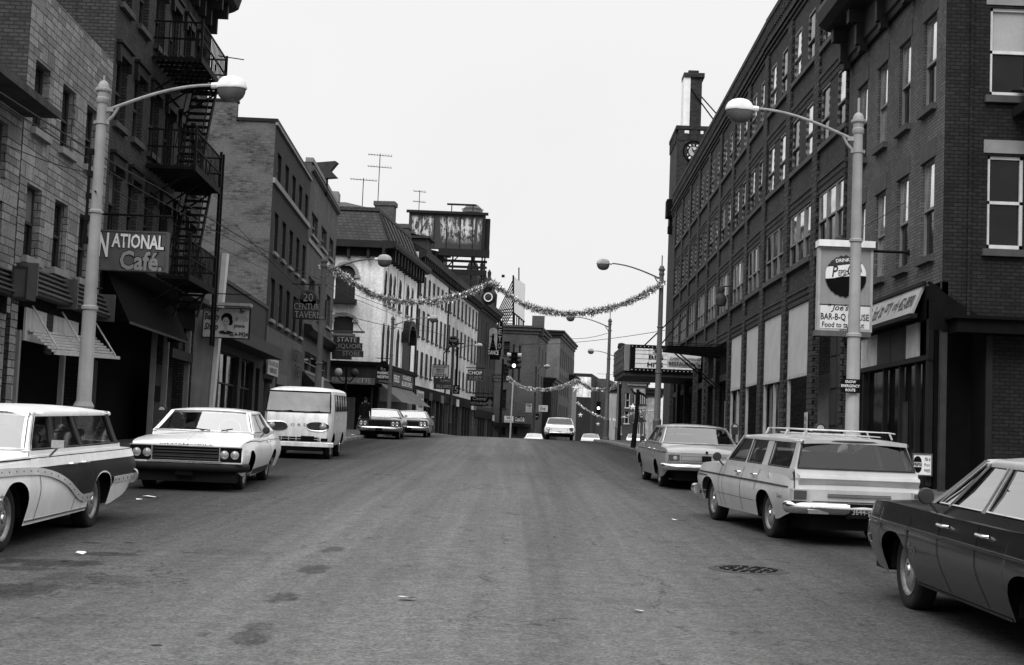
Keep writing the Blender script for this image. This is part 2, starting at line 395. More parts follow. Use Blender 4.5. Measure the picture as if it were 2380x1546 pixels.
def kerb(f, sg, lab):
    mb = MB(); rows = []
    for i, y in enumerate(ys):
        j = .012 * math.sin(i * 1.7) ; x = f(y); z = grd(y)
        rows.append([(x, y, z - .02), (x + sg * .012, y, z + .12 + j * .3), (x + sg * .035, y, z + .143 + j * .3), (x + sg * .17, y, z + .144)])
    mb.grid(rows); o = mb.build('kerb', M_kerb, smooth=50); tag(o, lab, 'kerb', None, 'structure')
kerb(kl, -1, 'pale stone kerb on the side of the cafe and the tavern signs'); kerb(kr, 1, 'pale stone kerb on the side of the theatre marquee')
mb = MB(); gy = [-30, 0, 30, 65, 80, 95, 105, 120, 150, 200, 300, 600, 900]
mb.grid([[(x, y, grd(y) - .12) for x in (-900, -300, -60, 0, 60, 300, 900)] for y in gy])
tag(mb.build('ground', M_earth), 'bare ground beneath the street and buildings', 'ground', None, 'structure')

# ------------------------------------------------------------------ facades
class Fr:
    """a building's frame: local x runs along the street front from P0, z up (world heights are passed in), 'o' is outwards"""
    def __init__(s, name, label, a, b, d0, side, cat='building', group=None, zb=None):
        s.sg = 1 if side == 'L' else -1; s.a, s.b, s.d0 = a, b, d0; s.k = math.sqrt(1 + b * b)
        s.zb = (grd(d0) if zb is None else zb)
        ang = math.atan2(1, b)
        s.ang = ang; s.rl = Vector((0, 0, 0)); s.rr = 0.0
        s.root = empty(name, (a + b * d0, d0, s.zb), ang, label, cat, group) if name else None
    def join(s, other):                 # a further stretch of the same building's front
        s.root = other.root; s.zb = other.zb; R = Matrix.Rotation(-other.ang, 3, 'Z')
        s.rl = R @ Vector((s.a + s.b * s.d0 - other.a - other.b * other.d0, s.d0 - other.d0, 0)); s.rr = s.ang - other.ang; return s
    def at(s, q, o, z): return s.rl + Matrix.Rotation(s.rr, 3, 'Z') @ Vector(s.L(q, o, z))
    def s_of(s, d): return (d - s.d0) * s.k
    def L(s, q, o, z): return (q, -s.sg * o, z - s.zb)
    def px(s, x, y):
        d, z = onp(x, y, s.a, s.b); return s.s_of(d), z
    def box(s, mb, s0, s1, o0, o1, z0, z1): mb.box(s0, s1, -s.sg * o0, -s.sg * o1, z0 - s.zb, z1 - s.zb)
    def quad(s, mb, pts): return mb.face([s.L(*p) for p in pts])
    def obj(s, name, mb, mat=None, parent=None, smooth=None): return mb.build(name, mat, parent or s.root, smooth, s.rl, (0, 0, s.rr))

def facade(fr, mb, s0, s1, z0, z1, holes, rev=.2, o=0.0):
    S = sorted({s0, s1, *[h[0] for h in holes], *[h[1] for h in holes]}); Z = sorted({z0, z1, *[h[2] for h in holes], *[h[3] for h in holes]})
    S = [q for q in S if s0 - 1e-6 <= q <= s1 + 1e-6]; Z = [q for q in Z if z0 - 1e-6 <= q <= z1 + 1e-6]
    for zi in range(len(Z) - 1):
        run = None
        for si in range(len(S)):
            solid = False
            if si < len(S) - 1:
                cs, cz = (S[si] + S[si + 1]) / 2, (Z[zi] + Z[zi + 1]) / 2
                solid = not any(h[0] < cs < h[1] and h[2] < cz < h[3] for h in holes)
            if solid and run is None: run = S[si]
            if not solid and run is not None:
                fr.quad(mb, [(run, o, Z[zi]), (S[si], o, Z[zi]), (S[si], o, Z[zi + 1]), (run, o, Z[zi + 1])]); run = None
    for h in holes:
        a, b, c, d = h[:4]
        for q in (((a, o, c), (a, o, d), (a, o - rev, d), (a, o - rev, c)), ((b, o, c), (b, o, d), (b, o - rev, d), (b, o - rev, c)),
                  ((a, o, d), (b, o, d), (b, o - rev, d), (a, o - rev, d)), ((a, o, c), (b, o, c), (b, o - rev, c), (a, o - rev, c))): fr.quad(mb, q)
def spandrel(fr, mb, a, b, zt, rise, rev, n=10):
    """fills a rectangular hole's top corners so that the opening ends in an arch"""
    m = (a + b) / 2; w = (b - a) / 2
    for sg in (-1, 1):
        arc = [(m + sg * w * math.cos(t), zt - rise + rise * math.sin(t)) for t in [math.pi / 2 * i / n for i in range(n + 1)]]
        poly = [(m + sg * w, zt)] + arc
        A = [fr.L(p[0], 0.002, p[1]) for p in poly]; B = [fr.L(p[0], -rev, p[1]) for p in poly]
        mb.face(A)
        for i in range(1, len(poly) - 1): mb.face([A[i], A[i + 1], B[i + 1], B[i]])
def arch_trim(fr, mb, a, b, zt, rise, wd=.18, out=.1, leg=.0, n=14):
    m = (a + b) / 2; w = (b - a) / 2; rows = []
    P = [(math.pi * i / n) for i in range(n + 1)]
    pts = [(-math.cos(t), math.sin(t)) for t in P]
    def row(ux, uz, dz=0):
        i0 = (m + w * ux, zt - rise + rise * uz - dz); o0 = (m + (w + wd) * ux, zt - rise + (rise + wd) * uz - dz)
        return [fr.L(i0[0], 0, i0[1]), fr.L(i0[0], out, i0[1]), fr.L(o0[0], out, o0[1]), fr.L(o0[0], 0, o0[1])]
    rows = ([row(-1, 0, leg)] if leg else []) + [row(*p) for p in pts] + ([row(1, 0, leg)] if leg else [])
    mb.grid(rows)
    for r in (rows[0], rows[-1]): mb.face(r)

_WC = {}
def win(fr, s0, s1, z0, z1, rev=.16, fm=None, up=None, lo=None, sill=None, lintel=None, kind='sash', mid=.5, jw=.055, parent=None, lh=.24):
    fm = fm or M_frame_d; up = up or G_dark; lo = lo or up
    w, h = round(s1 - s0, 2), round(z1 - z0, 2); key = (w, h, fr.sg, fm.name, up.name, lo.name, kind, round(mid, 2), rev)
    if key not in _WC:
        f = MB(); p = MB(); y = lambda o: -fr.sg * o
        o0, o1 = -rev - .02, -rev + .045
        def bx(a, b, c, d, q0=o0, q1=o1): f.box(a, b, y(q0), y(q1), c, d)
        bx(0, jw, 0, h); bx(w - jw, w, 0, h); bx(jw, w - jw, h - jw, h); bx(jw, w - jw, 0, jw * 1.4)
        zm = h * mid
        cols = 3 if kind == 'triple' else 2 if kind == 'double' else 1
        if kind != 'single':
            bx(jw, w - jw, zm - .03, zm + .03, o0, o1 + .012)
        for i in range(1, cols): bx(w * i / cols - .045, w * i / cols + .045, jw * 1.4, h - jw, o0, o1 + .03)
        for i in range(cols):
            a, b = w * i / cols, w * (i + 1) / cols; e = .012 * (i - 1)
            if kind == 'single': p.use(up); p.face([(a, y(-rev), 0), (b, y(-rev), 0), (b, y(-rev), h), (a, y(-rev), h)])
            else:
                p.use(up); p.face([(a, y(-rev + .012), zm), (b, y(-rev + .012), zm), (b, y(-rev + .012 + e), h), (a, y(-rev + .012 + e), h)])
                p.use(lo); p.face([(a, y(-rev - .012), 0), (b, y(-rev - .012), 0), (b, y(-rev - .012), zm), (a, y(-rev - .012), zm)])
        p.use(fm)
        _WC[key] = (f.mesh('window', fm), p.mesh('pane'))
    fm_, pm_ = _WC[key]
    o = link_mesh('window', fm_, parent or fr.root, fr.at(s0, 0, z0), (0, 0, fr.rr)); link_mesh('pane', pm_, o)
    for nm, mt in (('sill', sill), ('lintel', lintel)):
        if not mt: continue
        k2 = (nm, w, h, fr.sg, mt.name, lh)
        if k2 not in _WC:
            q = MB()
            if nm == 'sill': q.box(-.09, w + .09, fr.sg * .02, -fr.sg * .12, -.15, 0)
            else: q.box(-.12, w + .12, fr.sg * .03, -fr.sg * .02, h, h + lh)
            _WC[k2] = q.mesh(nm, mt)
        link_mesh(nm, _WC[k2], o)
    return o
def shell(fr, s0, s1, zt, depth, mat, roofm=None, zroof=None, name='side_wall', near=True, far=True, back=True, z0=None):
    mb = MB(); z0 = fr.zb - 1.5 if z0 is None else z0
    if near: fr.quad(mb, [(s0, 0, z0), (s0, -depth, z0), (s0, -depth, zt), (s0, 0, zt)])
    if far: fr.quad(mb, [(s1, 0, z0 - 2), (s1, -depth, z0 - 2), (s1, -depth, zt), (s1, 0, zt)])
    if back: fr.quad(mb, [(s0, -depth, z0), (s1, -depth, z0), (s1, -depth, zt), (s0, -depth, zt)])
    fr.obj(name, mb, mat)
    r = MB(); zr = zt - .3 if zroof is None else zroof
    fr.quad(r, [(s0, 0, zr), (s1, 0, zr), (s1, -depth, zr), (s0, -depth, zr)])
    fr.obj('roof', r, roofm or M_roof)
def profile_run(fr, mb, s0, s1, prof):
    """a moulding: profile points (o, z) swept from s0 to s1, ends closed"""
    mb.grid([[fr.L(s0, *p) for p in prof], [fr.L(s1, *p) for p in prof]])
    mb.face([fr.L(s0, *p) for p in prof]); mb.face([fr.L(s1, *p) for p in prof][::-1])
def ashlar(name):
    # irregular dressed stone veneer: two block sizes mixed in patches, dark beds
    m, nt, b = _new(name); c = coords(nt)
    sp_ = nt.nodes.new('ShaderNodeSeparateXYZ'); nt.links.new(c, sp_.inputs[0])
    cb = nt.nodes.new('ShaderNodeCombineXYZ'); h = math_n(nt, 'ADD', sp_.outputs[0], sp_.outputs[1])
    wv = math_n(nt, 'MULTIPLY', math_n(nt, 'SUBTRACT', noise_n(nt, c, 5, 2), .5), .018)
    nt.links.new(h, cb.inputs[0]); nt.links.new(math_n(nt, 'ADD', sp_.outputs[2], wv), cb.inputs[1])
    def tx(bw, rh, ms, fr, sq):
        t = N(nt, 'ShaderNodeTexBrick', squash=sq, squash_frequency=2, offset_frequency=fr, offset=.37)
        for k, v in (('Scale', 1.0), ('Brick Width', bw), ('Row Height', rh), ('Mortar Size', ms), ('Mortar Smooth', .3), ('Bias', 0.0)): t.inputs[k].default_value = v
        t.inputs['Color1'].default_value = g3(.27); t.inputs['Color2'].default_value = g3(.14); t.inputs['Mortar'].default_value = g3(.028)
        nt.links.new(cb.outputs[0], t.inputs['Vector']); w_ = nt.nodes.new('ShaderNodeRGBToBW'); nt.links.new(t.outputs['Color'], w_.inputs[0]); return w_.outputs[0], t.outputs['Fac']
    a, fa = tx(.62, .17, .011, 3, .6); q, fq = tx(.93, .34, .012, 2, .55)
    vor = nt.nodes.new('ShaderNodeTexWhiteNoise'); vor.noise_dimensions = '2D'
    cell = nt.nodes.new('ShaderNodeCombineXYZ'); nt.links.new(math_n(nt, 'FLOOR', math_n(nt, 'DIVIDE', h, .93)), cell.inputs[0]); nt.links.new(math_n(nt, 'FLOOR', math_n(nt, 'DIVIDE', sp_.outputs[2], .34)), cell.inputs[1]); nt.links.new(cell.outputs[0], vor.inputs['Vector'])
    k = math_n(nt, 'GREATER_THAN', vor.outputs['Value'], .72)
    mx = nt.nodes.new('ShaderNodeMix'); mx.data_type = 'FLOAT'; nt.links.new(k, mx.inputs[0]); nt.links.new(a, mx.inputs[2]); nt.links.new(q, mx.inputs[3])
    mf = nt.nodes.new('ShaderNodeMix'); mf.data_type = 'FLOAT'; nt.links.new(k, mf.inputs[0]); nt.links.new(fa, mf.inputs[2]); nt.links.new(fq, mf.inputs[3])
    n1 = noise_n(nt, c, .5, 4); n2 = noise_n(nt, c, 12, 5, .7); n3 = noise_n(nt, stretch(nt, c, (2, 2, .2)), 1.0, 4)
    f = math_n(nt, 'MULTIPLY', ramp(nt, n1, .3, .7, .82, 1.15), math_n(nt, 'MULTIPLY', ramp(nt, n2, .3, .7, .62, 1.35), ramp(nt, n3, .45, .72, 1.0, .75)))
    to_col(nt, math_n(nt, 'MULTIPLY', mx.outputs[0], f), b); b.inputs['Roughness'].default_value = .9; b.inputs['Specular IOR Level'].default_value = .2
    bump(nt, math_n(nt, 'ADD', math_n(nt, 'MULTIPLY', mf.outputs[0], -1.2), math_n(nt, 'MULTIPLY', n2, .9)), b, .9, .03); return m
# ------------------------------------------------------------------ left side of the street
FL = (-9.8, -.0248)
B_stone = ashlar('ashlar_veneer')
B_cside = brick('dark_red_brick', .05, .028, .018, .23, .085, .014, .35, .4, .9, .4, soot=.2)
B_cfr = brick('sooty_brick', .055, .032, .018, .23, .09, .016, .35, .35, .9, .5, soot=.3)
B_party = brick('party_wall_brick', .115, .028, .07, .27, .125, .024, .3, .5, .9, .4, patch=(.105, .5))
B_eface = brick('painted_dark_brick', .022, .017, .013, .22, .08, .01, .25, .4, .85, .3)
B_fface = brick('buff_brick', .115, .07, .05, .23, .09, .015, .3, .4, .9, .4, soot=.25)
B_dface = brick('black_glazed_brick', .015, .011, .035, .22, .09, .016, .25, .5, .7, .3)
M_rib = plain('ribbed_grey_metal', .085, .5, .2, streak=.3)
M_slat = plain('awning_slat_paint', .42, .6, .15, streak=.2)

def ribs(z1, z0, n=5):
    p = [(0, z1)]; h = (z1 - z0) / n
    for k in range(n): z = z1 - k * h; o_ = .14 + .05 * k; p += [(o_, z), (o_ + .05, z - h * .15), (o_ + .05, z - h * .45), (o_ - .03, z - h * .6), (o_ - .03, z - h)]
    return p + [(0, z0)]
# near building with the overhanging shingled eave
A = Fr('stone_veneer_building', 'near two storey building with stone veneer front and overhanging shingled eave', *FL, 13.0, 'L')
e = A.s_of(29.75)
wA = [(A.s_of(27.3 - 2.3 * i), A.s_of(28.85 - 2.3 * i), z0, z1) for i in range(5) for z0, z1 in ((6.55, 7.7), (5.1, 6.6))]
wA = [(a, b, c, d) for a, b, c, d in wA]; wA = [h if h[2] > 6 else (h[0], h[1], 4.75, 6.1) for h in wA]
mb = MB(); facade(A, mb, 0, e, 3.9, 8.3, wA, .2); A.obj('wall', mb, B_stone)
for h in wA: win(A, *h, fm=M_frame_d)
mb = MB(); A.quad(mb, [(0, .75, 8.2), (e + .02, .75, 8.2), (e + .02, -5, 10.6), (0, -5, 10.6)]); A.quad(mb, [(0, .75, 8.08), (e + .02, .75, 8.08), (e + .02, 0, 8.08), (0, 0, 8.08)])
for i in range(6):
    A.box(mb, 0, e + .02, .76 - i * .28, .80 - i * .28, 8.06 + i * .118, 8.22 + i * .118)
A.obj('roof', mb, plain('worn_shingles', .05, .9, .4, 3, 30))
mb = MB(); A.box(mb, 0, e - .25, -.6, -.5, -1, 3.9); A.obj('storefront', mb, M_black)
mb = MB(); A.box(mb, e - .95, e - .25, -.3, 0, 0, 3.9); A.obj('pier', mb, B_stone)
mb = MB(); profile_run(A, mb, 0, e - .3, ribs(4.75, 4.2))
A.obj('cornice', mb, M_rib)
A.box(m2 := MB(), 0, e - .3, -.3, .02, 3.85, 4.22); A.obj('frieze', m2, M_black)

# taller stone building beside it
B = Fr('stone_veneer_building', 'three storey building faced in pale stone veneer with a slatted awning over its shop', *FL, 29.8, 'L')
eB = B.s_of(36.6)
up = [(B.s_of(30.35 + 2.06 * i), B.s_of(31.4 + 2.06 * i), 8.0, 9.5) for i in range(3)]
lw = [(B.s_of(30.3 + 2.06 * i), B.s_of(31.35 + 2.06 * i), 5.2, 6.78) for i in range(3)]
mb = MB(); facade(B, mb, 0, eB, 4.85, 11.1, up + lw, .22); B.box(mb, 0, eB, -.3, .001, 11.1, 11.14); B.obj('wall', mb, B_stone)
for i, h in enumerate(up + lw):
    win(B, *h, rev=.2, fm=M_frame_d, up=G_shade_d if i == 3 else G_dark, lo=G_dark, sill=M_stone_lt)
shell(B, 0, eB, 11.1, 14, B_cside)
mb = MB(); profile_run(B, mb, .15, eB - .1, ribs(4.98, 4.38))
for q in (.15, 3.2, eB - .16): B.box(mb, q, q + .07, 0, .46, 4.3, 5.0)
B.obj('cornice', mb, M_rib)
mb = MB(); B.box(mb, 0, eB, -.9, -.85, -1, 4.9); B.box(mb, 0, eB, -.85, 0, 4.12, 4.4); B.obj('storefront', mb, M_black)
mb = MB()
for a, b in ((.95, 2.45), (2.95, 5.05)): mb = MB(); B.box(mb, a, b, -.03, .02, 3.4, 4.12); B.obj('sign_panel', mb, M_cream)
mb = MB(); B.box(mb, 2.47, 2.93, -.02, .03, 3.2, 4.12); B.obj('pier', mb, B_dface)
for q in (.62, 4.02, 6.3): mb = MB(); B.box(mb, q, q + .12, -.1, .02, .3, 3.6); B.obj('post', mb, plain('post_paint', .2, .65, .2, 2, streak=.3))
mb = MB(); B.box(mb, .0, .45, -.4, 0, .2, 4.2); B.obj('pier', mb, B_stone)
aw = empty('slatted_awning', (0, 0, 0), 0, 'white slatted metal awning hung on rods over the stone building shop', 'awning')
SL = .22; aw.location = B.root.location; aw.rotation_euler = B.root.rotation_euler
mb = MB()
for i in range(7):
    o0 = .05 + i * .085; z0 = 3.62 - i * .07
    mb.hexa([B.L(1.1, o0, z0), B.L(6.6, o0, z0 + SL), B.L(6.6, o0 + .025, z0 - .02 + SL), B.L(1.1, o0 + .025, z0 - .02), B.L(1.1, o0, z0 + .035), B.L(6.6, o0, z0 + .035 + SL), B.L(6.6, o0 + .025, z0 + .025 + SL), B.L(1.1, o0 + .025, z0 + .025)])
mb.build('slats', M_slat, aw)
mb = MB(); mb.hexa([B.L(1.05, .64, 3.12), B.L(6.65, .64, 3.12 + SL), B.L(6.65, .68, 3.12 + SL), B.L(1.05, .68, 3.12), B.L(1.05, .64, 3.2), B.L(6.65, .64, 3.2 + SL), B.L(6.65, .68, 3.2 + SL), B.L(1.05, .68, 3.2)]); mb.build('front_rail', M_slat, aw)
for q in (1.35, 3.6, 6.3):
    mb = MB(); mb.tube([B.L(q, .02, 4.15 + q * .03), B.L(q + .02, .64, 3.2 + q * .035)], .022, 6); mb.build('rod', M_slat, aw)

# brick building with the fire escape
C = Fr('brick_building', 'tall sooty brick building with bracketed cornice behind the fire escape', *FL, 36.6, 'L')
eC = C.s_of(49.2)
cw = [(C.s_of(36.98 + 1.98 * i), C.s_of(38.1 + 1.98 * i), a, b) for i in range(6) for a, b in ((12.85, 14.65), (9.65, 11.45), (6.6, 8.5))]
mb = MB(); facade(C, mb, 0, eC, 5.9, 17.0, cw, .22); C.obj('wall', mb, B_cfr)
for i, h in enumerate(cw): win(C, *h, rev=.2, up=(G_shade_d if i % 7 == 2 else G_dark), lo=G_dark, sill=M_stone, jw=.07)
shell(C, 0, eC, 17.0, 16, B_cfr)
for a, b, c, d in cw:
    mb = MB(); C.box(mb, a - .12, b + .12, 0, .1, d, d + .28); C.box(mb, a - .17, b + .17, 0, .16, d + .28, d + .36)
    C.box(mb, a - .12, a + .02, 0, .12, d - .22, d); C.box(mb, b - .02, b + .12, 0, .12, d - .22, d); C.obj('window_hood', mb, M_dark)
mb = MB(); profile_run(C, mb, -.3, eC + .1, [(0, 15.6), (.12, 15.6), (.15, 16.0), (.2, 16.2), (.75, 16.4), (.9, 16.5), (1.0, 16.85), (1.05, 17.05), (0, 17.1)])
q = .2
while q < eC:
    C.box(mb, q, q + .2, .1, .7, 15.9, 16.42); C.box(mb, q + .02, q + .18, .1, .35, 15.35, 15.9); q += 1.05
C.obj('cornice', mb, M_dark)
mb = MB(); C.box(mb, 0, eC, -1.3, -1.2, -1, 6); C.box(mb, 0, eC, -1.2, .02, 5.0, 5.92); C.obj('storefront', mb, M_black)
mb = MB(); profile_run(C, mb, .1, eC - .2, [(0, 6.25), (.25, 6.25), (.5, 6.1), (.55, 5.9), (.2, 5.75), (0, 5.7)]); C.obj('storefront_cornice', mb, M_dark)
mb = MB(); C.quad(mb, [(.3, .05, 5.7), (8.2, .05, 5.7), (8.2, .75, 4.35), (.3, .75, 4.35)]); C.quad(mb, [(.3, .05, 5.7), (.3, .75, 4.35), (.3, .05, 4.35)]); C.quad(mb, [(8.2, .05, 5.7), (8.2, .75, 4.35), (8.2, .05, 4.35)])
cawn = C.obj('awning', mb, plain('black_canvas', .003, .9, .4, spec=.05))
mb = MB(); C.box(mb, .3, 8.2, .74, .77, 4.3, 4.37); C.obj('awning_rail', mb, M_dkgrey)
for q, w_ in ((6.9, .05), (8.6, .12), (12.0, .13)): mb = MB(); C.box(mb, q, q + w_, -.15, .02, .5, 5.0); C.obj('post', mb, MATS['post_paint'])
for b_ in ((8.9, 11.9, -.6, -.5, .6, 3.7), (.6, 2.6, -.7, -.6, .4, 3.4)): mb = MB(); C.box(mb, *b_); C.obj('door_panel', mb, plain('weathered_board', .045, .7, .35, 2, 20, streak=.3))
mb = MB(); C.box(mb, 9.2, 10.6, -.52, -.47, 2.5, 3.0); C.obj('transom', mb, M_black)
for b_ in ((8.75, 12.1, -.2, .12, 3.9, 4.2), (10.1, 10.7, -.1, .02, 4.25, 5.0)): mb = MB(); C.box(mb, *b_); C.obj('lintel', mb, M_dark)

# fire escape on the front of it
fe = empty('fire_escape', (0, 0, 0), 0, 'black iron fire escape with three balconies and steep stairs on the sooty brick front', 'fire escape')
fe.location = C.root.location; fe.rotation_euler = C.root.rotation_euler
f0, f1 = C.s_of(40.7), C.s_of(44.75)
for zi, z in enumerate((12.45, 9.25, 6.05)):
    mb = MB()
    for k in range(9): C.box(mb, f0, f1, .05 + k * .155, .105 + k * .155, z - .02, z + .02)
    k = f0
    while k < f1 + .01: C.box(mb, k, k + .05, .02, 1.42, z - .12, z - .02); k += .5
    C.box(mb, f0, f1, 1.38, 1.45, z - .14, z + .05)
    for q in (f0 + .3, f1 - .3, (f0 + f1) / 2): mb.tube([C.L(q, 1.35, z - .08), C.L(q, .02, z - 1.0)], .03, 6)
    mb.build('balcony', M_iron, fe)
    mb = MB()
    for h in (.5, 1.0):
        C.box(mb, f0, f1, 1.4, 1.44, z + h, z + h + .045)
        for q in (f0, f1): C.box(mb, q, q + .04, .02, 1.44, z + h, z + h + .045)
    q = f0
    while q < f1 + .02: C.box(mb, q, q + .022, 1.405, 1.43, z, z + 1.03); q += .2
    for q in (f0, f1):
        for kk in range(1, 9): C.box(mb, q, q + .028, kk * .155, kk * .155 + .028, z, z + 1.0)
    for q in (f0, f1): C.box(mb, q - .02, q + .05, 1.39, 1.46, z - .1, z + 1.15)
    mb.build('railing', M_iron, fe)
for z in (12.45, 9.25, 6.05):
    mb = MB(); zl = z - 3.2 if z > 6.1 else z - 1.0
    a, b = f1 - .45, f1 - 2.5
    if z < 6.1: b = a - 1.1
    for oo in (.5, 1.2):
        mb.hexa([C.L(a, oo, z - .05), C.L(a + .2, oo, z - .05), C.L(a + .2, oo + .05, z - .05), C.L(a, oo + .05, z - .05)][::1] + [C.L(b, oo, zl), C.L(b + .2, oo, zl), C.L(b + .2, oo + .05, zl), C.L(b, oo + .05, zl)])
        mb.tube([C.L(a, oo, z + .85), C.L(b, oo, zl + .85)], .018, 6)
    n = 13 if z > 6.1 else 4
    for i in range(1, n):
        t = i / n; q = a + (b - a) * t; zz = z + (zl - z) * t; C.box(mb, q, q + .22, .5, 1.23, zz - .025, zz + .025)
    mb.build('stair', M_iron, fe)
for q in (f1 + .1, f1 + .5): mb = MB(); C.box(mb, q, q + .08, 1.36, 1.44, 4.3, 10.5); mb.build('ladder_rail', M_iron, fe)

# low shop
D = Fr('low_shop', 'low dark brick shop with canopy and slanted concrete fin beside the fire escape', *FL, 49.3, 'L')
eD = D.s_of(66.2)
dw = [(2.0, 4.6, 2.3, 4.6), (5.2, 9.6, 2.3, 4.7), (10.3, 13.6, 2.3, 4.7), (14.3, 15.4, 1.4, 4.5)]
mb = MB(); facade(D, mb, 1.6, eD, .5, 7.35, dw, .25); D.obj('wall', mb, B_dface); shell(D, 0, eD, 7.35, 15, B_dface, near=False, far=False)
for h in dw: win(D, *h, rev=.2, kind='double' if h[1] - h[0] > 3 else 'single', fm=M_dkgrey, sill=M_stone_lt)
mb = MB(); D.box(mb, 2.2, eD - .6, 0, .9, 5.0, 5.5); D.obj('canopy', mb, M_dkgrey)
mb = MB(); D.box(mb, -.05, eD, -.15, .06, 7.35, 7.5); D.obj('coping', mb, M_dkgrey)
mb = MB()
z0, z1 = 1.2, 7.95
mb.hexa([D.L(1.1, -.4, z0), D.L(1.5, -.4, z0), D.L(1.5, .45, z0), D.L(1.1, .45, z0), D.L(1.1, -.4, z1), D.L(1.5, -.4, z1), D.L(1.5, .68, z1), D.L(1.1, .68, z1)])
D.obj('concrete_fin', mb, plain('fin_concrete', .27, .85, .2, 1.2, 30, streak=.2))
mb = MB(); mb.hexa([D.L(1.06, .40, z0), D.L(1.52, .40, z0), D.L(1.52, .52, z0), D.L(1.06, .52, z0), D.L(1.06, .60, z1), D.L(1.52, .60, z1), D.L(1.52, .78, z1), D.L(1.06, .78, z1)]); D.obj('fin_edge', mb, plain('fin_edge_paint', .55, .7, .1))

# dark painted brick building
E = Fr('dark_brick_building', 'dark painted three storey brick building with pale bare brick side wall and white coping', *FL, 65.6, 'L')
eE = E.s_of(80.0)
ew = [(E.s_of(66.75 + 2.8 * i), E.s_of(68.1 + 2.8 * i), a, b) for i in range(5) for a, b in ((13.5, 14.95), (10.2, 12.1), (7.0, 8.95))]
mb = MB(); facade(E, mb, 0, eE, 6.62, 16.1, ew, .22); E.obj('wall', mb, B_eface)
for i, h in enumerate(ew): win(E, *h, rev=.2, up=G_dark, fm=M_frame_g, sill=M_stone_lt if h[2] < 13 else None)
mb = MB(); E.quad(mb, [(0, 0, 0), (0, -1.85, 0), (0, -1.85, 16.1), (0, 0, 16.1)]); E.quad(mb, [(0, -1.85, 0), (0, -20, 0), (0, -20, 17.0), (0, -1.85, 17.0)])
E.quad(mb, [(0, -1.85, 16), (.4, -1.85, 16), (.4, -1.85, 17.0), (0, -1.85, 17.0)]); E.quad(mb, [(0.4, -1.85, 16), (.4, -20, 16), (.4, -20, 17.0), (.4, -1.85, 17.0)])
E.quad(mb, [(0, -1.85, 17.0), (.4, -1.85, 17.0), (.4, -20, 17.0), (0, -20, 17.0)]); E.obj('side_wall', mb, B_party)
mb = MB(); E.quad(mb, [(0, 0, 15.7), (eE, 0, 15.7), (eE, -16, 15.7), (0, -16, 15.7)]); E.obj('roof', mb, M_roof)
mb = MB(); E.quad(mb, [(eE, 0, 0), (eE, -16, 0), (eE, -16, 16.1), (eE, 0, 16.1)]); E.obj('far_wall', mb, B_eface)
mb = MB(); E.box(mb, -.06, eE, -.3, .1, 16.1, 16.28); E.box(mb, -.06, .4, -1.85, -.3, 16.12, 16.28); E.box(mb, -.05, .45, -20, -1.8, 17.0, 17.12); E.obj('coping', mb, M_dark)
mb = MB(); E.box(mb, -.08, eE, .0, .11, 15.98, 16.1); E.box(mb, -.06, eE, 0, .12, 13.25, 13.5); E.obj('stone_band', mb, M_stone_lt)
mb = MB(); facade(E, mb, 0, eE, .5, 6.62, [(.5, 3.3, .5, 4.2), (4.4, 8.2, 1.5, 4.0), (9.0, 13.6, 1.5, 4.0)], .5); E.obj('shop_front', mb, plain('stained_grey_panels', .085, .7, .25, 1.2, streak=.4))
mb = MB(); mb.bm.free()
for b_ in ((.5, 3.3, -.55, -.5, .5, 4.2), (4.4, 8.2, -.5, -.45, 1.5, 4.0), (9, 13.6, -.5, -.45, 1.5, 4.0)): mb = MB(); E.box(mb, *b_); E.obj('shop_window', mb, G_dark)
mb = MB(); E.box(mb, 2.7, 3.1, -.4, .0, .8, 4.0); E.obj('post', mb, M_grey); mb = MB(); E.box(mb, 4.4, 8.2, -.05, .08, 4.05, 4.6); E.obj('fascia', mb, M_grey)

# buff brick building
Fb = Fr('buff_brick_building', 'three storey buff brick building with white stone coping beside the mansard corner', *FL, 80.0, 'L')
eF = Fb.s_of(95.9)
fw = [(Fb.s_of(a), Fb.s_of(b), c, d) for a, b in ((81.4, 84.6), (86.6, 89.8), (91.6, 94.2)) for c, d in ((13.2, 14.5), (8.7, 10.75))] + [(Fb.s_of(81.4), Fb.s_of(94.2), 5.3, 6.4)]
mb = MB(); facade(Fb, mb, 0, eF, 1, 17.1, fw, .25); Fb.obj('wall', mb, B_fface); shell(Fb, 0, eF, 17.1, 16, B_fface)
for h in fw: win(Fb, *h, rev=.22, kind='triple' if h[1] - h[0] > 4 else 'double', fm=M_frame_g, up=G_dark, sill=M_stone_lt)
mb = MB(); Fb.box(mb, -.03, eF + .1, -.35, .1, 17.1, 17.35); Fb.box(mb, 0, eF, 0, .08, 12.55, 12.8); Fb.box(mb, eF - 1.3, eF + .1, -1, .12, 17.35, 18.0); Fb.obj('coping', mb, M_stone_lt)
mb = MB(); profile_run(Fb, mb, 0, eF, [(0, 16.9), (.16, 16.9), (.2, 16.7), (.1, 16.6), (0, 16.55)]); Fb.obj('cornice', mb, M_stone)
mb = MB(); profile_run(Fb, mb, .3, eF - .2, [(0, 7.9), (.4, 7.85), (.55, 7.6), (.3, 7.3), (0, 7.2)]); Fb.obj('shop_cornice', mb, M_dark)
mb = MB(); Fb.quad(mb, [(1, .02, 5.2), (14.8, .02, 5.2), (14.8, 1.3, 4.0), (1, 1.3, 4.0)]); Fb.quad(mb, [(1, .02, 5.2), (1, 1.3, 4.0), (1, .02, 4.0)]); Fb.obj('awning', mb, M_dark)
mb = MB(); Fb.box(mb, .6, eF - .3, .01, .06, 1.5, 5.2); Fb.obj('shop_front', mb, M_black)
mb = MB(); p = Fb.px(732, 868); Fb.box(mb, 1.2, 3.4, .9, .95, 3.2, 5.0); Fb.obj('notice_board', mb, M_cream)
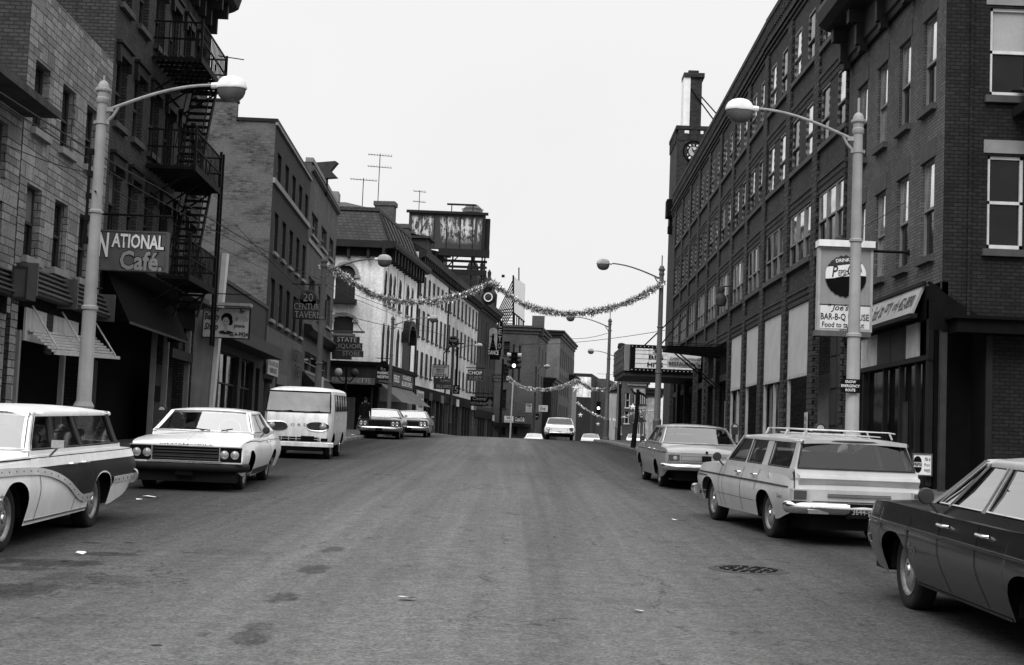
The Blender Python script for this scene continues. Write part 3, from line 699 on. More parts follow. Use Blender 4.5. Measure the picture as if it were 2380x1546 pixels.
# roof sign seen from behind
rs = empty('roof_sign', W(745, 400, 88), 0, 'dark arrow shaped roof sign seen from behind on iron legs above the buff brick building', 'sign')
def wl(o, x, y, d): return W(x, y, d) - o.location
mb = MB(); pts = [(690, 381), (779, 374), (784, 377), (768, 396), (783, 412), (704, 417)]
A1 = [wl(rs, x, y, 87) for x, y in pts]; B1 = [p + Vector((.05, .5, 0)) for p in A1]
mb.face(A1); mb.face(B1[::-1])
for i in range(6): mb.face([A1[i], A1[(i + 1) % 6], B1[(i + 1) % 6], B1[i]])
mb.build('panel', M_dkgrey, rs)
for (xa, ya, xb, yb) in ((760, 413, 758, 452), (758, 388, 741, 425), (715, 415, 714, 425)):
    mb = MB(); mb.tube([wl(rs, xa, ya, 87.2), wl(rs, xb, yb + 4, 87.2)], .09, 6); mb.build('leg', M_iron, rs)
# ------------------------------------------------------------------ the mansard corner and the pale row beyond it
GL = (-19.747, .103)
B_white = brick('white_painted_brick', .92, .86, .78, .24, .09, .01, .14, .5, .85, .25, soot=.22)
B_pale = brick('pale_painted_brick', .72, .56, .48, .24, .09, .01, .3, .35, .85, .25, soot=.45)
B_far = brick('far_dark_brick', .028, .02, .016, .3, .12, .02, .3, .3, .9, 0)
B_far2 = brick('far_brown_brick', .09, .062, .05, .3, .12, .02, .3, .3, .9, 0)
M_slate = brick('roof_slates', .05, .034, .014, .35, .22, .02, .2, .6, .7, .4)
M_brown = plain('dark_brown_paint', .017, .6, .3)
G = Fr('mansard_building', 'white painted corner building with slate mansard roof and arched windows', *GL, 101.0, 'L')
eG = G.s_of(115.3)
tall = [(99.5, 100.65), (102.9, 104.5), (104.9, 106.2), (107.2, 109.0), (110.7, 112.6), (113.2, 114.6)]
g3w = [(max(.35, G.s_of(a) + 1.2), max(.35, G.s_of(a) + 1.2) + (b - a) * .8, 11.3, 13.6) for a, b in tall]
g3w = [(.5, 1.35), (2.1, 3.3), (4.0, 4.85), (6.2, 7.3), (9.4, 10.8), (11.8, 12.7)]
gh = [(a, b, 11.25, 13.65) for a, b in g3w] + [(a, b, 7.0, 9.85) for a, b in g3w]
mb = MB(); facade(G, mb, 0, eG, 6.7, 14.6, gh, .05)
for a, b, c, d in gh: spandrel(G, mb, a, b, d, (b - a) / 2, .05)
G.obj('wall', mb, B_white)
for i, h in enumerate(gh): win(G, *h, rev=.03, fm=M_frame_d, up=G_matte, sill=M_stone_lt)
mb = MB()
for a, b, c, d in gh: arch_trim(G, mb, a, b, d, (b - a) / 2, .16, .035, .3)
for q in (1.7, 5.4, 8.3): G.box(mb, q, q + .18, 0, .08, 6.8, 14.4)
G.obj('arch_moulding', mb, M_white)
mb = MB(); ah = (8.6, 11.6); arch_trim(G, mb, ah[0], ah[1], 10.4, 1.0, .4, .6, .4); G.quad(mb, [(8.6, .1, 6.8), (11.6, .1, 6.8), (11.6, .1, 9.6), (8.6, .1, 9.6)])
G.obj('bay_hood', mb, M_brown)
# the side that faces down the street
sb = 9.0
gs = MB(); P0 = G.root.location
def gbox(mb, x0, x1, y0, y1, z0, z1):      # in street axes, from the corner
    pts = []
    c, s_ = math.cos(-G.root.rotation_euler[2]), math.sin(-G.root.rotation_euler[2])
    def t(x, y, z): return (x * c - y * s_, x * s_ + y * c, z - G.zb)
    mb.hexa([t(x0, y0, z0), t(x1, y0, z0), t(x1, y1, z0), t(x0, y1, z0), t(x0, y0, z1), t(x1, y0, z1), t(x1, y1, z1), t(x0, y1, z1)])
def gq(mb, pts):
    c, s_ = math.cos(-G.root.rotation_euler[2]), math.sin(-G.root.rotation_euler[2])
    return mb.face([(x * c - y * s_, x * s_ + y * c, z - G.zb) for x, y, z in pts])
for a in ([(-14, -3.4), (-1.97, 0)]):
    gq(gs, [(a[0], 0, 6.7), (a[1], 0, 6.7), (a[1], 0, 14.6), (a[0], 0, 14.6)])
for z0, z1 in ((6.7, 8.9), (10.15, 11.35), (13.8, 14.6)): gq(gs, [(-3.4, 0, z0), (-1.97, 0, z0), (-1.97, 0, z1), (-3.4, 0, z1)])
for z1, rise in ((10.15, .25), (13.8, .715)):
    for sgn in (-1, 1):
        arc = [(-2.685 + sgn * .715 * math.cos(t), z1 - rise + rise * math.sin(t)) for t in [math.pi / 2 * i / 8 for i in range(9)]]
        gq(gs, [(p[0], -.002, p[1]) for p in [(-2.685 + sgn * .715, z1)] + arc])
G.obj('side_wall', gs, B_white)
for z0, z1 in ((8.9, 10.15), (11.35, 13.8)):
    m1 = MB(); gbox(m1, -3.4, -1.97, .12, .2, z0, z1); G.obj('shutter', m1, M_dkgrey)
    m1 = MB(); gbox(m1, -3.6, -1.8, -.25, .02, z0 - .16, z0); 
    if z0 > 10: gbox(m1, -3.6, -1.8, -.7, -.02, z0 - .35, z0 - .16)
    G.obj('ledge', m1, M_dkgrey if z0 > 10 else M_stone_lt)
m1 = MB()
for z1, rise in ((10.15, .25), (13.8, .715)):
    for k in range(14):
        t0, t1 = math.pi * k / 14, math.pi * (k + 1) / 14
        q = [(-2.685 + (.715 + w_) * math.cos(t), z1 - rise + (rise + w_) * math.sin(t)) for t, w_ in ((t0, .0), (t0, .25), (t1, .25), (t1, .0))]
        gq(m1, [(x, -.12, z) for x, z in q]); gq(m1, [(q[1][0], -.12, q[1][1]), (q[2][0], -.12, q[2][1]), (q[2][0], 0, q[2][1]), (q[1][0], 0, q[1][1])])
    for sgn in (-1, 1): gbox(m1, -2.685 + sgn * .84 - .2, -2.685 + sgn * .84 + .2, -.16, 0, z1 - rise - .18, z1 - rise)
G.obj('arch_moulding', m1, M_ltgrey)
# cornice all round, mansard, roof
mb = MB()
prof = [(0, 14.5), (.15, 14.6), (.2, 15.0), (.9, 15.1), (1.0, 15.3), (1.05, 15.55), (0, 15.6)]
profile_run(G, mb, -.9, eG + .6, prof)
gbox(mb, -14, .9, -.9, 0, 15.05, 15.55); gbox(mb, -14, .2, -.2, 0, 14.5, 15.05)
q = .3
while q < eG: G.box(mb, q, q + .22, .1, .75, 14.2, 15.05); q += 1.3
for k in range(9): gbox(mb, -1.2 - 1.4 * k, -1.0 - 1.4 * k, -.7, -.1, 14.3, 15.05)
G.obj('cornice', mb, M_brown)
mb = MB()
t = lambda x, y, z: (x, y, z)
gq(mb, [(-14, -.1, 15.55), (.35, -.1, 15.55), (-.75, .8, 18.1), (-14, .8, 18.1)])
G.quad(mb, [(-.1, .4, 15.55), (eG, .4, 15.55), (eG, -.8, 18.1), (.8, -.8, 18.1)])
G.obj('mansard', mb, M_slate)
mb = MB()
for k in range(1, 8):
    q = k * 1.8; mb.tube([G.L(q, .42, 15.6), G.L(q + (.1 if k == 1 else 0), -.78, 18.1)], .07, 5); G.obj('roof_rib', mb, M_dark); mb = MB()
mb.tube([G.L(-.1, .42, 15.55), G.L(.8, -.8, 18.15)], .1, 6); G.obj('roof_rib', mb, M_dark)
mb = MB(); gq(mb, [(-14, .7, 18.0), (-.7, .7, 18.0), (-3.4, 4, 19.0), (-5, 4, 19.0), (-14, 4, 19.0)])
G.quad(mb, [(.7, -.7, 18.0), (eG, -.7, 18.0), (eG, -6, 19.0), (3.6, -6, 19.0)]); G.box(mb, .5, eG, -.95, -.65, 17.9, 18.15); gbox(mb, -14, -.6, .6, .9, 17.9, 18.15)
G.obj('roof', mb, M_slate)
mb = MB(); gq(mb, [(-14, 14, 0), (-14, 14, 18), (.1, 14.2, 18), (.1, 14.2, 0)]); G.obj('back_wall', mb, B_white)
# shop below
mb = MB(); gbox(mb, -14, 0, .35, .45, 0, 5.4); gbox(mb, -14, .05, -.12, .4, 5.4, 6.7); G.box(mb, 0, eG, -.5, -.4, 0, 5.6); G.box(mb, .1, eG, -.4, .04, 5.6, 6.75); G.obj('shop_front', mb, M_dkgrey)
mb = MB(); gbox(mb, -14, .3, -.5, -.1, 5.2, 5.42); gbox(mb, -14, 0, .3, .34, 1, 5.3); gbox(mb, -14, .2, -.35, .1, 6.68, 6.95); G.box(mb, -.2, eG, .02, .35, 6.62, 6.92); G.obj('shop_cornice', mb, M_black)
mb = MB(); gbox(mb, -2.9, -1.6, .2, .28, 2.0, 4.4); G.obj('door', mb, M_grey)
mb = MB(); G.quad(mb, [(.4, .05, 5.5), (eG - 1, .05, 5.5), (eG - 1, 1.7, 4.2), (.4, 1.7, 4.2)]); G.quad(mb, [(.4, .05, 5.5), (.4, 1.7, 4.2), (.4, .05, 4.2)]); G.obj('awning', mb, plain('grey_canvas', .13, .9, .3, 1.5, streak=.4))
mb = MB(); G.box(mb, 4.2, 13.6, .05, .12, 5.55, 6.6); G.obj('fascia_board', mb, M_grey)
letters(G.root, 'MAIN ST PHARMACY SUPPLIES', 0, 0, 1, 1, M_ltr_w) if False else None

def row_building(name, label, pl, d0, d1, zt, brickm, rows, n, w, side='L', cornice=None, depth=14, zshop=6.2, framem=None, sillm=None, shopm=None, near=True, zroof=None, pane=None, cz=1.0):
    f = Fr(name, label, *pl, d0, side); e1 = f.s_of(d1); hs = []
    for z0, z1 in rows:
        for i in range(n):
            c = e1 * (i + .5) / n; hs.append((c - w / 2, c + w / 2, z0, z1))
    mb = MB(); facade(f, mb, 0, e1, zshop, zt, hs, .04); f.obj('wall', mb, brickm)
    for h in hs: win(f, *h, rev=.02, fm=framem or M_frame_d, up=pane or G_matte, sill=sillm)
    shell(f, 0, e1, zt, depth, brickm, near=near)
    mb = MB(); f.box(mb, 0, e1, -.5, -.4, -6, zshop); f.box(mb, 0, e1, -.4, .06, zshop - .9, zshop)
    f.obj('shop_front', mb, shopm or M_black)
    k = .8; rr = random.Random(int(d0))
    while k < e1:
        if rr.random() < .55: mb = MB(); f.box(mb, k + .3, k + 1.9, -.36, -.3, grd(d0) + .8, zshop - 1.6 - rr.random()); f.obj('shop_window', mb, rr.choice((M_grey, M_dkgrey, M_ltgrey, G_dark)))
        if rr.random() < .4: mb = MB(); f.box(mb, k + .2, k + 2.0, .05, .12, zshop - 1.0, zshop - .3); f.obj('fascia_board', mb, rr.choice((M_grey, M_dkgrey, M_cream)))
        mb = MB(); f.box(mb, k, k + .16, -.3, 0, -5, zshop - .9); f.obj('shop_pier', mb, M_dkgrey if int(k) % 3 else M_grey); k += 2.3
    if cornice:
        mb = MB(); profile_run(f, mb, -.05, e1 + .05, [(0, zt - cz), (.12, zt - cz), (.2, zt - cz * .5), (.6, zt - cz * .35), (.7, zt), (.75, zt + .15), (0, zt + .2)])
        k = .3
        while k < e1: f.box(mb, k, k + .18, .1, .5, zt - cz * .85, zt - cz * .3); k += .9
        f.obj('cornice', mb, cornice)
    return f, e1
H1, eH1 = row_building('pale_row_building', 'pale painted row building with six tall windows a floor beside the mansard corner', GL, 115.4, 132.5, 16.9, B_pale, ((13.6, 15.25), (10.1, 12.35), (6.9, 8.9)), 7, 1.1, cornice=M_brown, sillm=M_stone, zshop=6.0)
H2, eH2 = row_building('pale_row_building', 'longer weathered pale row building further along with rust streaked wall', GL, 132.5, 155.0, 16.9, brick('weathered_pale_brick', .56, .43, .36, .24, .09, .01, .4, .3, .85, .2, soot=.55), ((13.75, 15.6), (10.1, 12.5), (6.9, 8.6)), 8, 1.15, cornice=M_brown, sillm=M_stone, zshop=6.0)
for f, e1 in ((H1, eH1), (H2, eH2)):
    mb = MB(); f.box(mb, .05, .2, 0, .14, 1, 16); f.obj('drain_pipe', mb, M_dkgrey)
mb = MB(); H1.quad(mb, [(0, .6, 17.05), (eH1, .6, 17.05), (eH1, -4, 19.4), (0, -4, 19.4)]); H1.obj('roof_slope', mb, M_slate)
mb = MB(); H1.quad(mb, [(0, .6, 17.0), (0, -4, 19.4), (0, -4, 16.5)]); H1.obj('gable', mb, M_dark)
for (x0, x1, yt, yb, d, nm) in ((1005, 1058, 545, 640, 122, 'dormer'), (1066, 1100, 580, 650, 135, 'dormer')):
    pass
I_, eI = row_building('dark_ornate_building', 'dark ornate building with tall window bays at the end of the pale row', GL, 155.0, 173.5, 17.2, B_far, ((10.2, 15.4), (6.2, 9.4)), 4, 2.6, cornice=M_brown, zshop=5.2, framem=M_frame_d)
mb = MB(); I_.box(mb, -.2, eI + .2, -5, -.2, 17.2, 19.8)
for k in (1.5, 9.5, 17): mb.lathe([(1.0, 0), (1.1, 2.5), (.8, 3.0), (.55, 4.2), (.2, 4.6), (.25, 5.2), (0, 5.6)], 10, I_.L(k, -1, 17.0))
I_.obj('parapet', mb, M_brown)
# chimneys and dormers on the pale row
for fr_, q0, q1, o, zt, lab in ((H1, 1.2, 2.4, -2.5, 21.2, 0), (H1, 5.5, 7, -2.0, 20.0, 0)):
    mb = MB(); fr_.box(mb, q0, q1, o - 1.6, o, 16.5, zt); fr_.box(mb, q0 - .1, q1 + .1, o - 1.7, o + .1, zt - .35, zt); fr_.obj('chimney', mb, B_far2)
for fr_, q0, q1 in ((H1, 10.8, 13.6), (H2, 4.0, 6.4)):
    mb = MB(); fr_.box(mb, q0, q1, -4.5, -1.2, 17, 19.7); fr_.quad(mb, [(q0 - .3, -.9, 19.6), (q1 + .3, -.9, 19.6), (q1 + .3, -5, 20.5), (q0 - .3, -5, 20.5)]); fr_.box(mb, q0 - .3, q1 + .3, -5, -.9, 19.55, 19.75); fr_.obj('dormer', mb, M_dkgrey)

# ------------------------------------------------------------------ big weathered billboard on the roofs, lattice billboard
bb = empty('rooftop_billboard', (-6.8, 134.6, 17.0), 0, 'large dark rooftop billboard with flaking white paint on an open frame over the pale row', 'billboard')
def weathered():
    m, nt, b = _new('flaking_billboard'); c = coords(nt)
    col = noise_n(nt, stretch(nt, c, (1.3, 1, .12)), 1.0, 3, .5); fl = noise_n(nt, stretch(nt, c, (2.6, 1, 1.1)), 1.0, 7, .75)
    sp_ = nt.nodes.new('ShaderNodeSeparateXYZ'); nt.links.new(c, sp_.inputs[0])
    band = math_n(nt, 'MULTIPLY', ramp(nt, sp_.outputs[2], 3.3, 4.2, 0, 1), ramp(nt, sp_.outputs[2], 5.6, 6.0, 1, 0))
    k = math_n(nt, 'MULTIPLY', math_n(nt, 'MULTIPLY', ramp(nt, fl, .46, .56, 0, 1), ramp(nt, col, .42, .5, 0, 1)), band)
    to_col(nt, ramp(nt, k, 0, 1, .018, .5), b); b.inputs['Roughness'].default_value = .7; return m
L_ = lambda x, y, d=135: W(x, y, d) - bb.location
mb = MB(); a = L_(952, 495); b2 = L_(1122, 503); zt, zb_ = 6.15, 2.8
mb.box(a.x, b2.x, 0, .5, zb_, zt); mb.build('panel', weathered(), bb)
mb = MB(); mb.box(a.x - .25, b2.x + .55, -.3, .0, zt, zt + .25); mb.box(b2.x, b2.x + .3, -.2, .6, zb_, zt); mb.box(b2.x + .3, b2.x + .75, .2, 1.2, 2.7, 5.9); mb.box(-.5, b2.x + .8, -.6, .2, 2.1, 2.78)
for q in (a.x + 1.2, a.x + 2.4, a.x + 3.6, a.x + 4.9, a.x + 6.1): mb.box(q, q + .07, -.06, 0, zb_, zt)
mb.build('frame', M_dark, bb)
mb = MB()
for z in (.4, 1.05, 1.6): mb.box(-1.2, b2.x + .6, 0, .25, z, z + (.22 if z > .5 else .5))
for q in (-.8, .8, 2.6, 3.6, b2.x + .3): mb.box(q, q + .14, .3, .5, -.6, 2.4)
mb.tube([(-.8, .4, 0), (1.4, .4, 2.2)], .06, 5); mb.tube([(2.6, .4, 2.2), (3.8, .4, 0)], .06, 5)
mb.build('truss', M_dark, bb)
mb = MB(); mb.tube([(.55, .3, zt), (.55, .3, zt + 1.0)], .05, 5); mb.tube([(2.6, .3, zt), (2.6, .3, zt + 1.0)], .05, 5); mb.box(.1, 2.9, .2, .45, zt + .95, zt + 1.1); mb.build('lamp_rack', M_dark, bb)
tank = empty('roof_tank', W(1098, 500, 139), 0, 'round topped wooden water tank standing behind the billboard', 'water tank')
mb = MB(); mb.lathe([(1.05, -4), (1.05, .1), (.98, .45), (.8, .75), (.5, 1.0), (.0, 1.1)], 18); mb.build('barrel', M_grey, tank, 40)
mb = MB(); [mb.lathe([(1.07, z), (1.08, z + .06), (1.05, z + .07)], 18, cap=False) for z in (-.6, -.2, .12, .5)]; mb.build('hoop', M_dark, tank)

lb = empty('lattice_billboard', W(1194, 745, 184), 0, 'white billboard edge on with an iron lattice behind it on the far corner building', 'billboard')
q = lambda x, y, d=184: W(x, y, d) - lb.location
mb = MB(); p = [q(1194, 643), q(1221, 661, 190), q(1219, 748, 190), q(1194, 727)]; mb.face(p); mb.face([v + Vector((-.15, .3, 0)) for v in p][::-1])
mb.build('panel', M_white, lb)
mb = MB(); 
for a, b in (((1193, 640), (1193, 757)), ((1206, 735), (1206, 757)), ((1216, 747), (1216, 757))): mb.tube([q(*a), q(*b)], .12, 5)
for i in range(9):
    mb.tube([q(1193, 650 + i * 9), q(1160 + i * 1.5, 720 + i * 5)], .07, 4)
for i in range(6): mb.tube([q(1158, 722 + i * 6), q(1193, 718 + i * 7)], .06, 4)
for i in range(5): mb.tube([q(1196 + i * 5, 728 + i * 4, 186), q(1196 + i * 5, 757, 186)], .07, 4)
mb.tube([q(1194, 727), q(1219, 748, 190)], .1, 4); mb.box(q(1192, 0).x, q(1199, 0).x, -.2, .5, q(1194, 645).z, q(1194, 640).z); mb.tube([q(1206, 652), q(1206, 622)], .08, 4)
mb.build('lattice', M_iron, lb)

# ------------------------------------------------------------------ far buildings past the bend
def far_box(name, label, x0, x1, yt, d, depth, mat, wins=(), sw=None, cornice=None, rx=None, rmat=None, z0=-9, fm=None, pane=None):
    """block with its near face square to the street (photo span x0..x1 at distance d) and a street face going back"""
    a = W(x0, yt, d); b = W(x1, yt, d); zt = (a.z + b.z) / 2
    root = empty(name, (a.x, d, grd(min(d, 300))), 0, label, 'building'); zb = root.location.z
    mb = MB(); w = b.x - a.x
    hs = [(W(p, 0, d).x - a.x, W(r, 0, d).x - a.x, W((p + r) / 2, t_, d).z, W((p + r) / 2, s_, d).z) for p, s_, r, t_ in wins]
    S = sorted({0, w, *[h[0] for h in hs], *[h[1] for h in hs]}); Z = sorted({z0, zt, *[h[2] for h in hs], *[h[3] for h in hs]})
    for i in range(len(S) - 1):
        for j in range(len(Z) - 1):
            cs, cz = (S[i] + S[i + 1]) / 2, (Z[j] + Z[j + 1]) / 2
            if not any(h[0] < cs < h[1] and h[2] < cz < h[3] for h in hs): mb.face([(S[i], 0, Z[j] - zb), (S[i + 1], 0, Z[j] - zb), (S[i + 1], 0, Z[j + 1] - zb), (S[i], 0, Z[j + 1] - zb)])
    for h in hs:
        A, B_, c, e_ = h
        for qd in (((A, 0, c), (A, 0, e_), (A, .25, e_), (A, .25, c)), ((B_, 0, c), (B_, 0, e_), (B_, .25, e_), (B_, .25, c)), ((A, 0, e_), (B_, 0, e_), (B_, .25, e_), (A, .25, e_)), ((A, 0, c), (B_, 0, c), (B_, .25, c), (A, .25, c))): mb.face([(x, y, z - zb) for x, y, z in qd])
    mb.build('wall', mat, root)
    rx_ = rx if rx is not None else .103
    mb = MB(); e = depth; mb.face([(w, 0, z0 - zb), (w + rx_ * e, e, z0 - zb), (w + rx_ * e, e, zt - zb), (w, 0, zt - zb)]); mb.face([(0, 0, z0 - zb), (rx_ * e, e, z0 - zb), (rx_ * e, e, zt - zb), (0, 0, zt - zb)]); mb.build('street_wall', rmat or mat, root)
    mb = MB(); mb.face([(0, 0, zt - zb - .2), (w, 0, zt - zb - .2), (w + rx_ * e, e, zt - zb - .2), (rx_ * e, e, zt - zb - .2)]); mb.face([(rx_ * e, e, z0 - zb), (w + rx_ * e, e, z0 - zb), (w + rx_ * e, e, zt - zb), (rx_ * e, e, zt - zb)]); mb.build('roof', M_roof, root)
    for h in hs:
        f = MB(); A, B_, c, e_ = h
        f.box(A, A + .08, .1, .2, c - zb, e_ - zb); f.box(B_ - .08, B_, .1, .2, c - zb, e_ - zb); f.box(A, B_, .1, .21, (c + e_) / 2 - zb - .04, (c + e_) / 2 - zb + .04); f.box(A - .1, B_ + .1, -.1, .05, c - zb - .15, c - zb)
        o = f.build('window', fm or M_frame_d, root); g = MB(); g.face([(A, .22, c - zb), (B_, .22, c - zb), (B_, .22, e_ - zb), (A, .22, e_ - zb)]); g.build('pane', pane or G_matte, o)
    if sw:
        n_, rows_, ww_ = sw
        for i in range(n_):
            for za_, zb2_ in rows_:
                ya = e * (i + .5) / n_; f = MB(); xx = lambda y: w + rx_ * y
                f.hexa([(xx(ya) - .05, ya, za_ - zb), (xx(ya + ww_) - .05, ya + ww_, za_ - zb), (xx(ya + ww_) + .06, ya + ww_, za_ - zb), (xx(ya) + .06, ya, za_ - zb), (xx(ya) - .05, ya, zb2_ - zb), (xx(ya + ww_) - .05, ya + ww_, zb2_ - zb), (xx(ya + ww_) + .06, ya + ww_, zb2_ - zb), (xx(ya) + .06, ya, zb2_ - zb)]); f.build('window', M_dark, root)
    if cornice:
        mb = MB(); 
        for (t0, t1, o_) in ((-.9, -.5, .15), (-.5, -.1, .4), (-.1, .15, .6)):
            mb.box(-.0, w + o_, -o_, .0, zt - zb + t0, zt - zb + t1)
            mb.hexa([(w, 0, zt - zb + t0), (w + o_, 0, zt - zb + t0), (w + o_ + rx_ * e, e, zt - zb + t0), (w + rx_ * e, e, zt - zb + t0), (w, 0, zt - zb + t1), (w + o_, 0, zt - zb + t1), (w + o_ + rx_ * e, e, zt - zb + t1), (w + rx_ * e, e, zt - zb + t1)])
        mb.build('cornice', cornice, root)
    return root, a, w, zt
r_, a, w, zt = far_box('corner_brick_building', 'brown brick corner building with three storeys of windows under the lattice billboard', 1150, 1251, 759, 184, 16, B_far2,
    [(1158, 795, 1167, 832), (1203, 795, 1218, 827), (1203, 848, 1217, 884), (1200, 907, 1214, 950), (1163, 846, 1171, 880), (1224, 802, 1229, 838), (1238, 805, 1243, 838), (1224, 850, 1229, 885), (1238, 855, 1243, 885), (1225, 905, 1230, 935), (1204, 996, 1215, 1012), (1232, 992, 1242, 1010)], cornice=M_stone, sw=(3, ((8.5, 10.8), (12.2, 14.4)), 1.2))
mb = MB(); p0 = W(1240, 760, 186); mb.box(p0.x - r_.location.x - .2, p0.x - r_.location.x + 1.4, 1, 3, zt - r_.location.z - 1, zt - r_.location.z + 1.6); mb.build('chimney', B_far2, r_)
mb = MB(); mb.box(.3, w - .5, -1.3, -.05, W(1200, 992, 184).z - r_.location.z, W(1200, 984, 184).z - r_.location.z); mb.build('shop_canopy', M_dark, r_)
far_box('party_wall_building', 'plain grey brick side wall with heavy cornice on its street front past the far corner', 1252, 1303, 770, 205, 30, brick('far_grey_brick', .17, .13, .11, .3, .12, .02, .3, .3, .9, 0), cornice=M_brown, rx=.115, rmat=B_far2, sw=(8, ((4.5, 7.5), (9, 12), (13, 15.6)), 1.4))
far_box('striped_building', 'narrow building with pale pilaster stripes below a deep dark cornice', 1283, 1331, 872, 225, 14, plain('striped_render', .22, .8, .3, 2, 20, streak=.3), cornice=M_brown, rx=.1,
    wins=[(1290 + 5 * i, 930, 1292.4 + 5 * i, 1000) for i in range(6)])
far_box('low_brick_shop', 'low brick shop row with pale stone quoins in front of the grey party wall', 1262, 1283, 880, 196, 20, B_far, cornice=M_brown, rx=.12, sw=(6, ((1.5, 4.2), (5.5, 8)), 1.6), wins=[(1265, 905, 1270, 925), (1273, 905, 1278, 925), (1265, 945, 1270, 965), (1273, 945, 1278, 965)])
MP, aMP, wMP, zMP = far_box('painted_wall_building', 'far building with an old white painted advertisement on its side wall', 1334, 1376, 868, 250, 30, B_far, rx=.14)
mb = MB(); f_ = lambda x, y: (W(x, y, 249.9).x - aMP.x, -.06, W(x, y, 249.9).z - MP.location.z)
mb.face([f_(1337, 875), f_(1374, 877), f_(1373, 924), f_(1336, 922)]); mb.build('painted_panel', plain('old_white_advert', .75, .8, .35, .8, 8, streak=.4), MP)
letters(MP, 'LEFT..', f_(1352, 0)[0], f_(0, 883)[2], 1.9, .75, M_ltr_k, y=-.12, off=.02); letters(MP, 'on MILL', f_(1355, 0)[0], f_(0, 892)[2], 2.2, .7, M_ltr_k, y=-.12, off=.02)
mb = MB(); mb.box(f_(1359, 0)[0], f_(1367, 0)[0], -.12, -.05, f_(0, 912)[2], f_(0, 895)[2]); mb.build('arrow_panel', M_grey, MP)
far_box('long_brick_building', 'far brown brick building stepping down the hill beside the painted wall', 1377, 1411, 880, 260, 20, B_far2, rx=.2, wins=[(1382, 935, 1387, 960), (1393, 935, 1398, 960), (1403, 935, 1408, 960)])
far_box('pale_stucco_building', 'pale stucco side wall standing behind the third street lamp', 1412, 1459, 897, 190, 18, plain('pale_stucco', .42, .8, .25, .6, 10, streak=.3), rx=.1, cornice=M_dkgrey)
far_box('victorian_building', 'ornate far building with tall arched windows seen below the theatre marquee', 1459, 1500, 880, 178, 14, B_far2, rx=.1, cornice=M_stone_lt,
    wins=[(1466, 920, 1473, 945), (1485, 915, 1495, 948), (1484, 958, 1494, 985), (1470, 990, 1478, 1010)], fm=M_frame_w)
far_box('columned_building', 'far pale building with rows of slim pilasters seen below the theatre marquee', 1500, 1535, 905, 172, 14, plain('pale_pilasters', .3, .8, .3, 2, 20, streak=.4), rx=.1, cornice=M_brown,
    wins=[(1503 + 4.4 * i, y, 1505.2 + 4.4 * i, y + 26) for i in range(7) for y in (915, 952, 985)])
far_box('white_far_building', 'bright white building at the far end below the marquee', 1533, 1580, 915, 215, 20, M_white, rx=.1)
far_box('closing_building', 'dim building closing the view at the bottom of the hill', 1325, 1480, 930, 330, 20, B_far2, rx=.1, z0=-20, wins=[(1340 + 12 * i, 945, 1344 + 12 * i, 960) for i in range(10)])
for i, (x, yt, yb, d, w_) in enumerate(((878, 357, 474, 118.5, 1.0), (843, 414, 455, 112, 1.05), (973, 442, 500, 136, .6), (1407, 912 - 44, 930, 255, 1.6))):
    an = empty('television_antenna', W(x, yb, d), 0, ['tall double television antenna above the mansard roof chimney', 'wide low television antenna on the mansard roof ridge', 'short television antenna beside the weathered billboard', 'far thin television antenna over the painted wall building'][i], 'antenna')
    h = (W(x, yt, d) - W(x, yb, d)).length; mb = MB(); mb.tube([(0, 0, -1), (0, 0, h)], .035, 5); mb.build('mast', M_iron, an)
    mb = MB()
    for z in ((h - .1, h - 1.1) if i in (0, 2) else (h - .1,)):
        mb.tube([(-w_, 0, z), (w_, .3, z - .05)], .025, 4)
        for k in range(-4, 5): mb.tube([(k * w_ / 4.2, -.35, z), (k * w_ / 4.2, .5, z)], .015, 4)
    mb.build('boom', M_iron, an)
# ------------------------------------------------------------------ right side: corner building
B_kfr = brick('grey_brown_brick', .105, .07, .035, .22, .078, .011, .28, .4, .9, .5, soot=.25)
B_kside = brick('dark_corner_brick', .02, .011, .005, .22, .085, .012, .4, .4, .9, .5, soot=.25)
B_lwall = brick('purple_brown_brick', .055, .028, .012, .22, .085, .014, .25, .3, .9, .55, soot=.2)
B_lpil = brick('toothed_brown_brick', .05, .025, .008, .30, .17, .022, .25, .3, .9, .9)
R1 = (9.6, 0.0)
K = Fr('corner_brick_house', 'three storey brick corner building with heavy dark cornice and take out shop below', *R1, 31.7, 'R')
eK = 9.3
kw = [(a - 31.7, b - 31.7, c, d) for a, b in ((32.42, 33.45), (34.55, 35.55), (36.7, 37.7), (38.8, 39.85)) for c, d in ((9.85, 12.05), (6.3, 8.6))]
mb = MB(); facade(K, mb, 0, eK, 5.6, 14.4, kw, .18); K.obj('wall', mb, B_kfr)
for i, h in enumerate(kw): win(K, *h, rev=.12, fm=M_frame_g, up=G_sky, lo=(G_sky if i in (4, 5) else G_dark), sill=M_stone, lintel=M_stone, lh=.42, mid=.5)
mb = MB(); profile_run(K, mb, -.25, eK, [(0, 12.95), (.12, 12.95), (.14, 13.1), (.2, 13.15), (.2, 13.9), (.75, 14.05), (.95, 14.2), (1.0, 14.55), (.95, 14.75), (0, 14.8)])
for q in (.3, 2.5, 4.7, 6.9, 8.8):
    K.box(mb, q, q + .22, .15, .4, 13.0, 13.95); K.box(mb, q - .03, q + .25, .15, .62, 13.6, 13.98)
    K.box(mb, q - .03, q + .25, .1, .3, 12.8, 13.02)
K.obj('cornice', mb, M_dark)
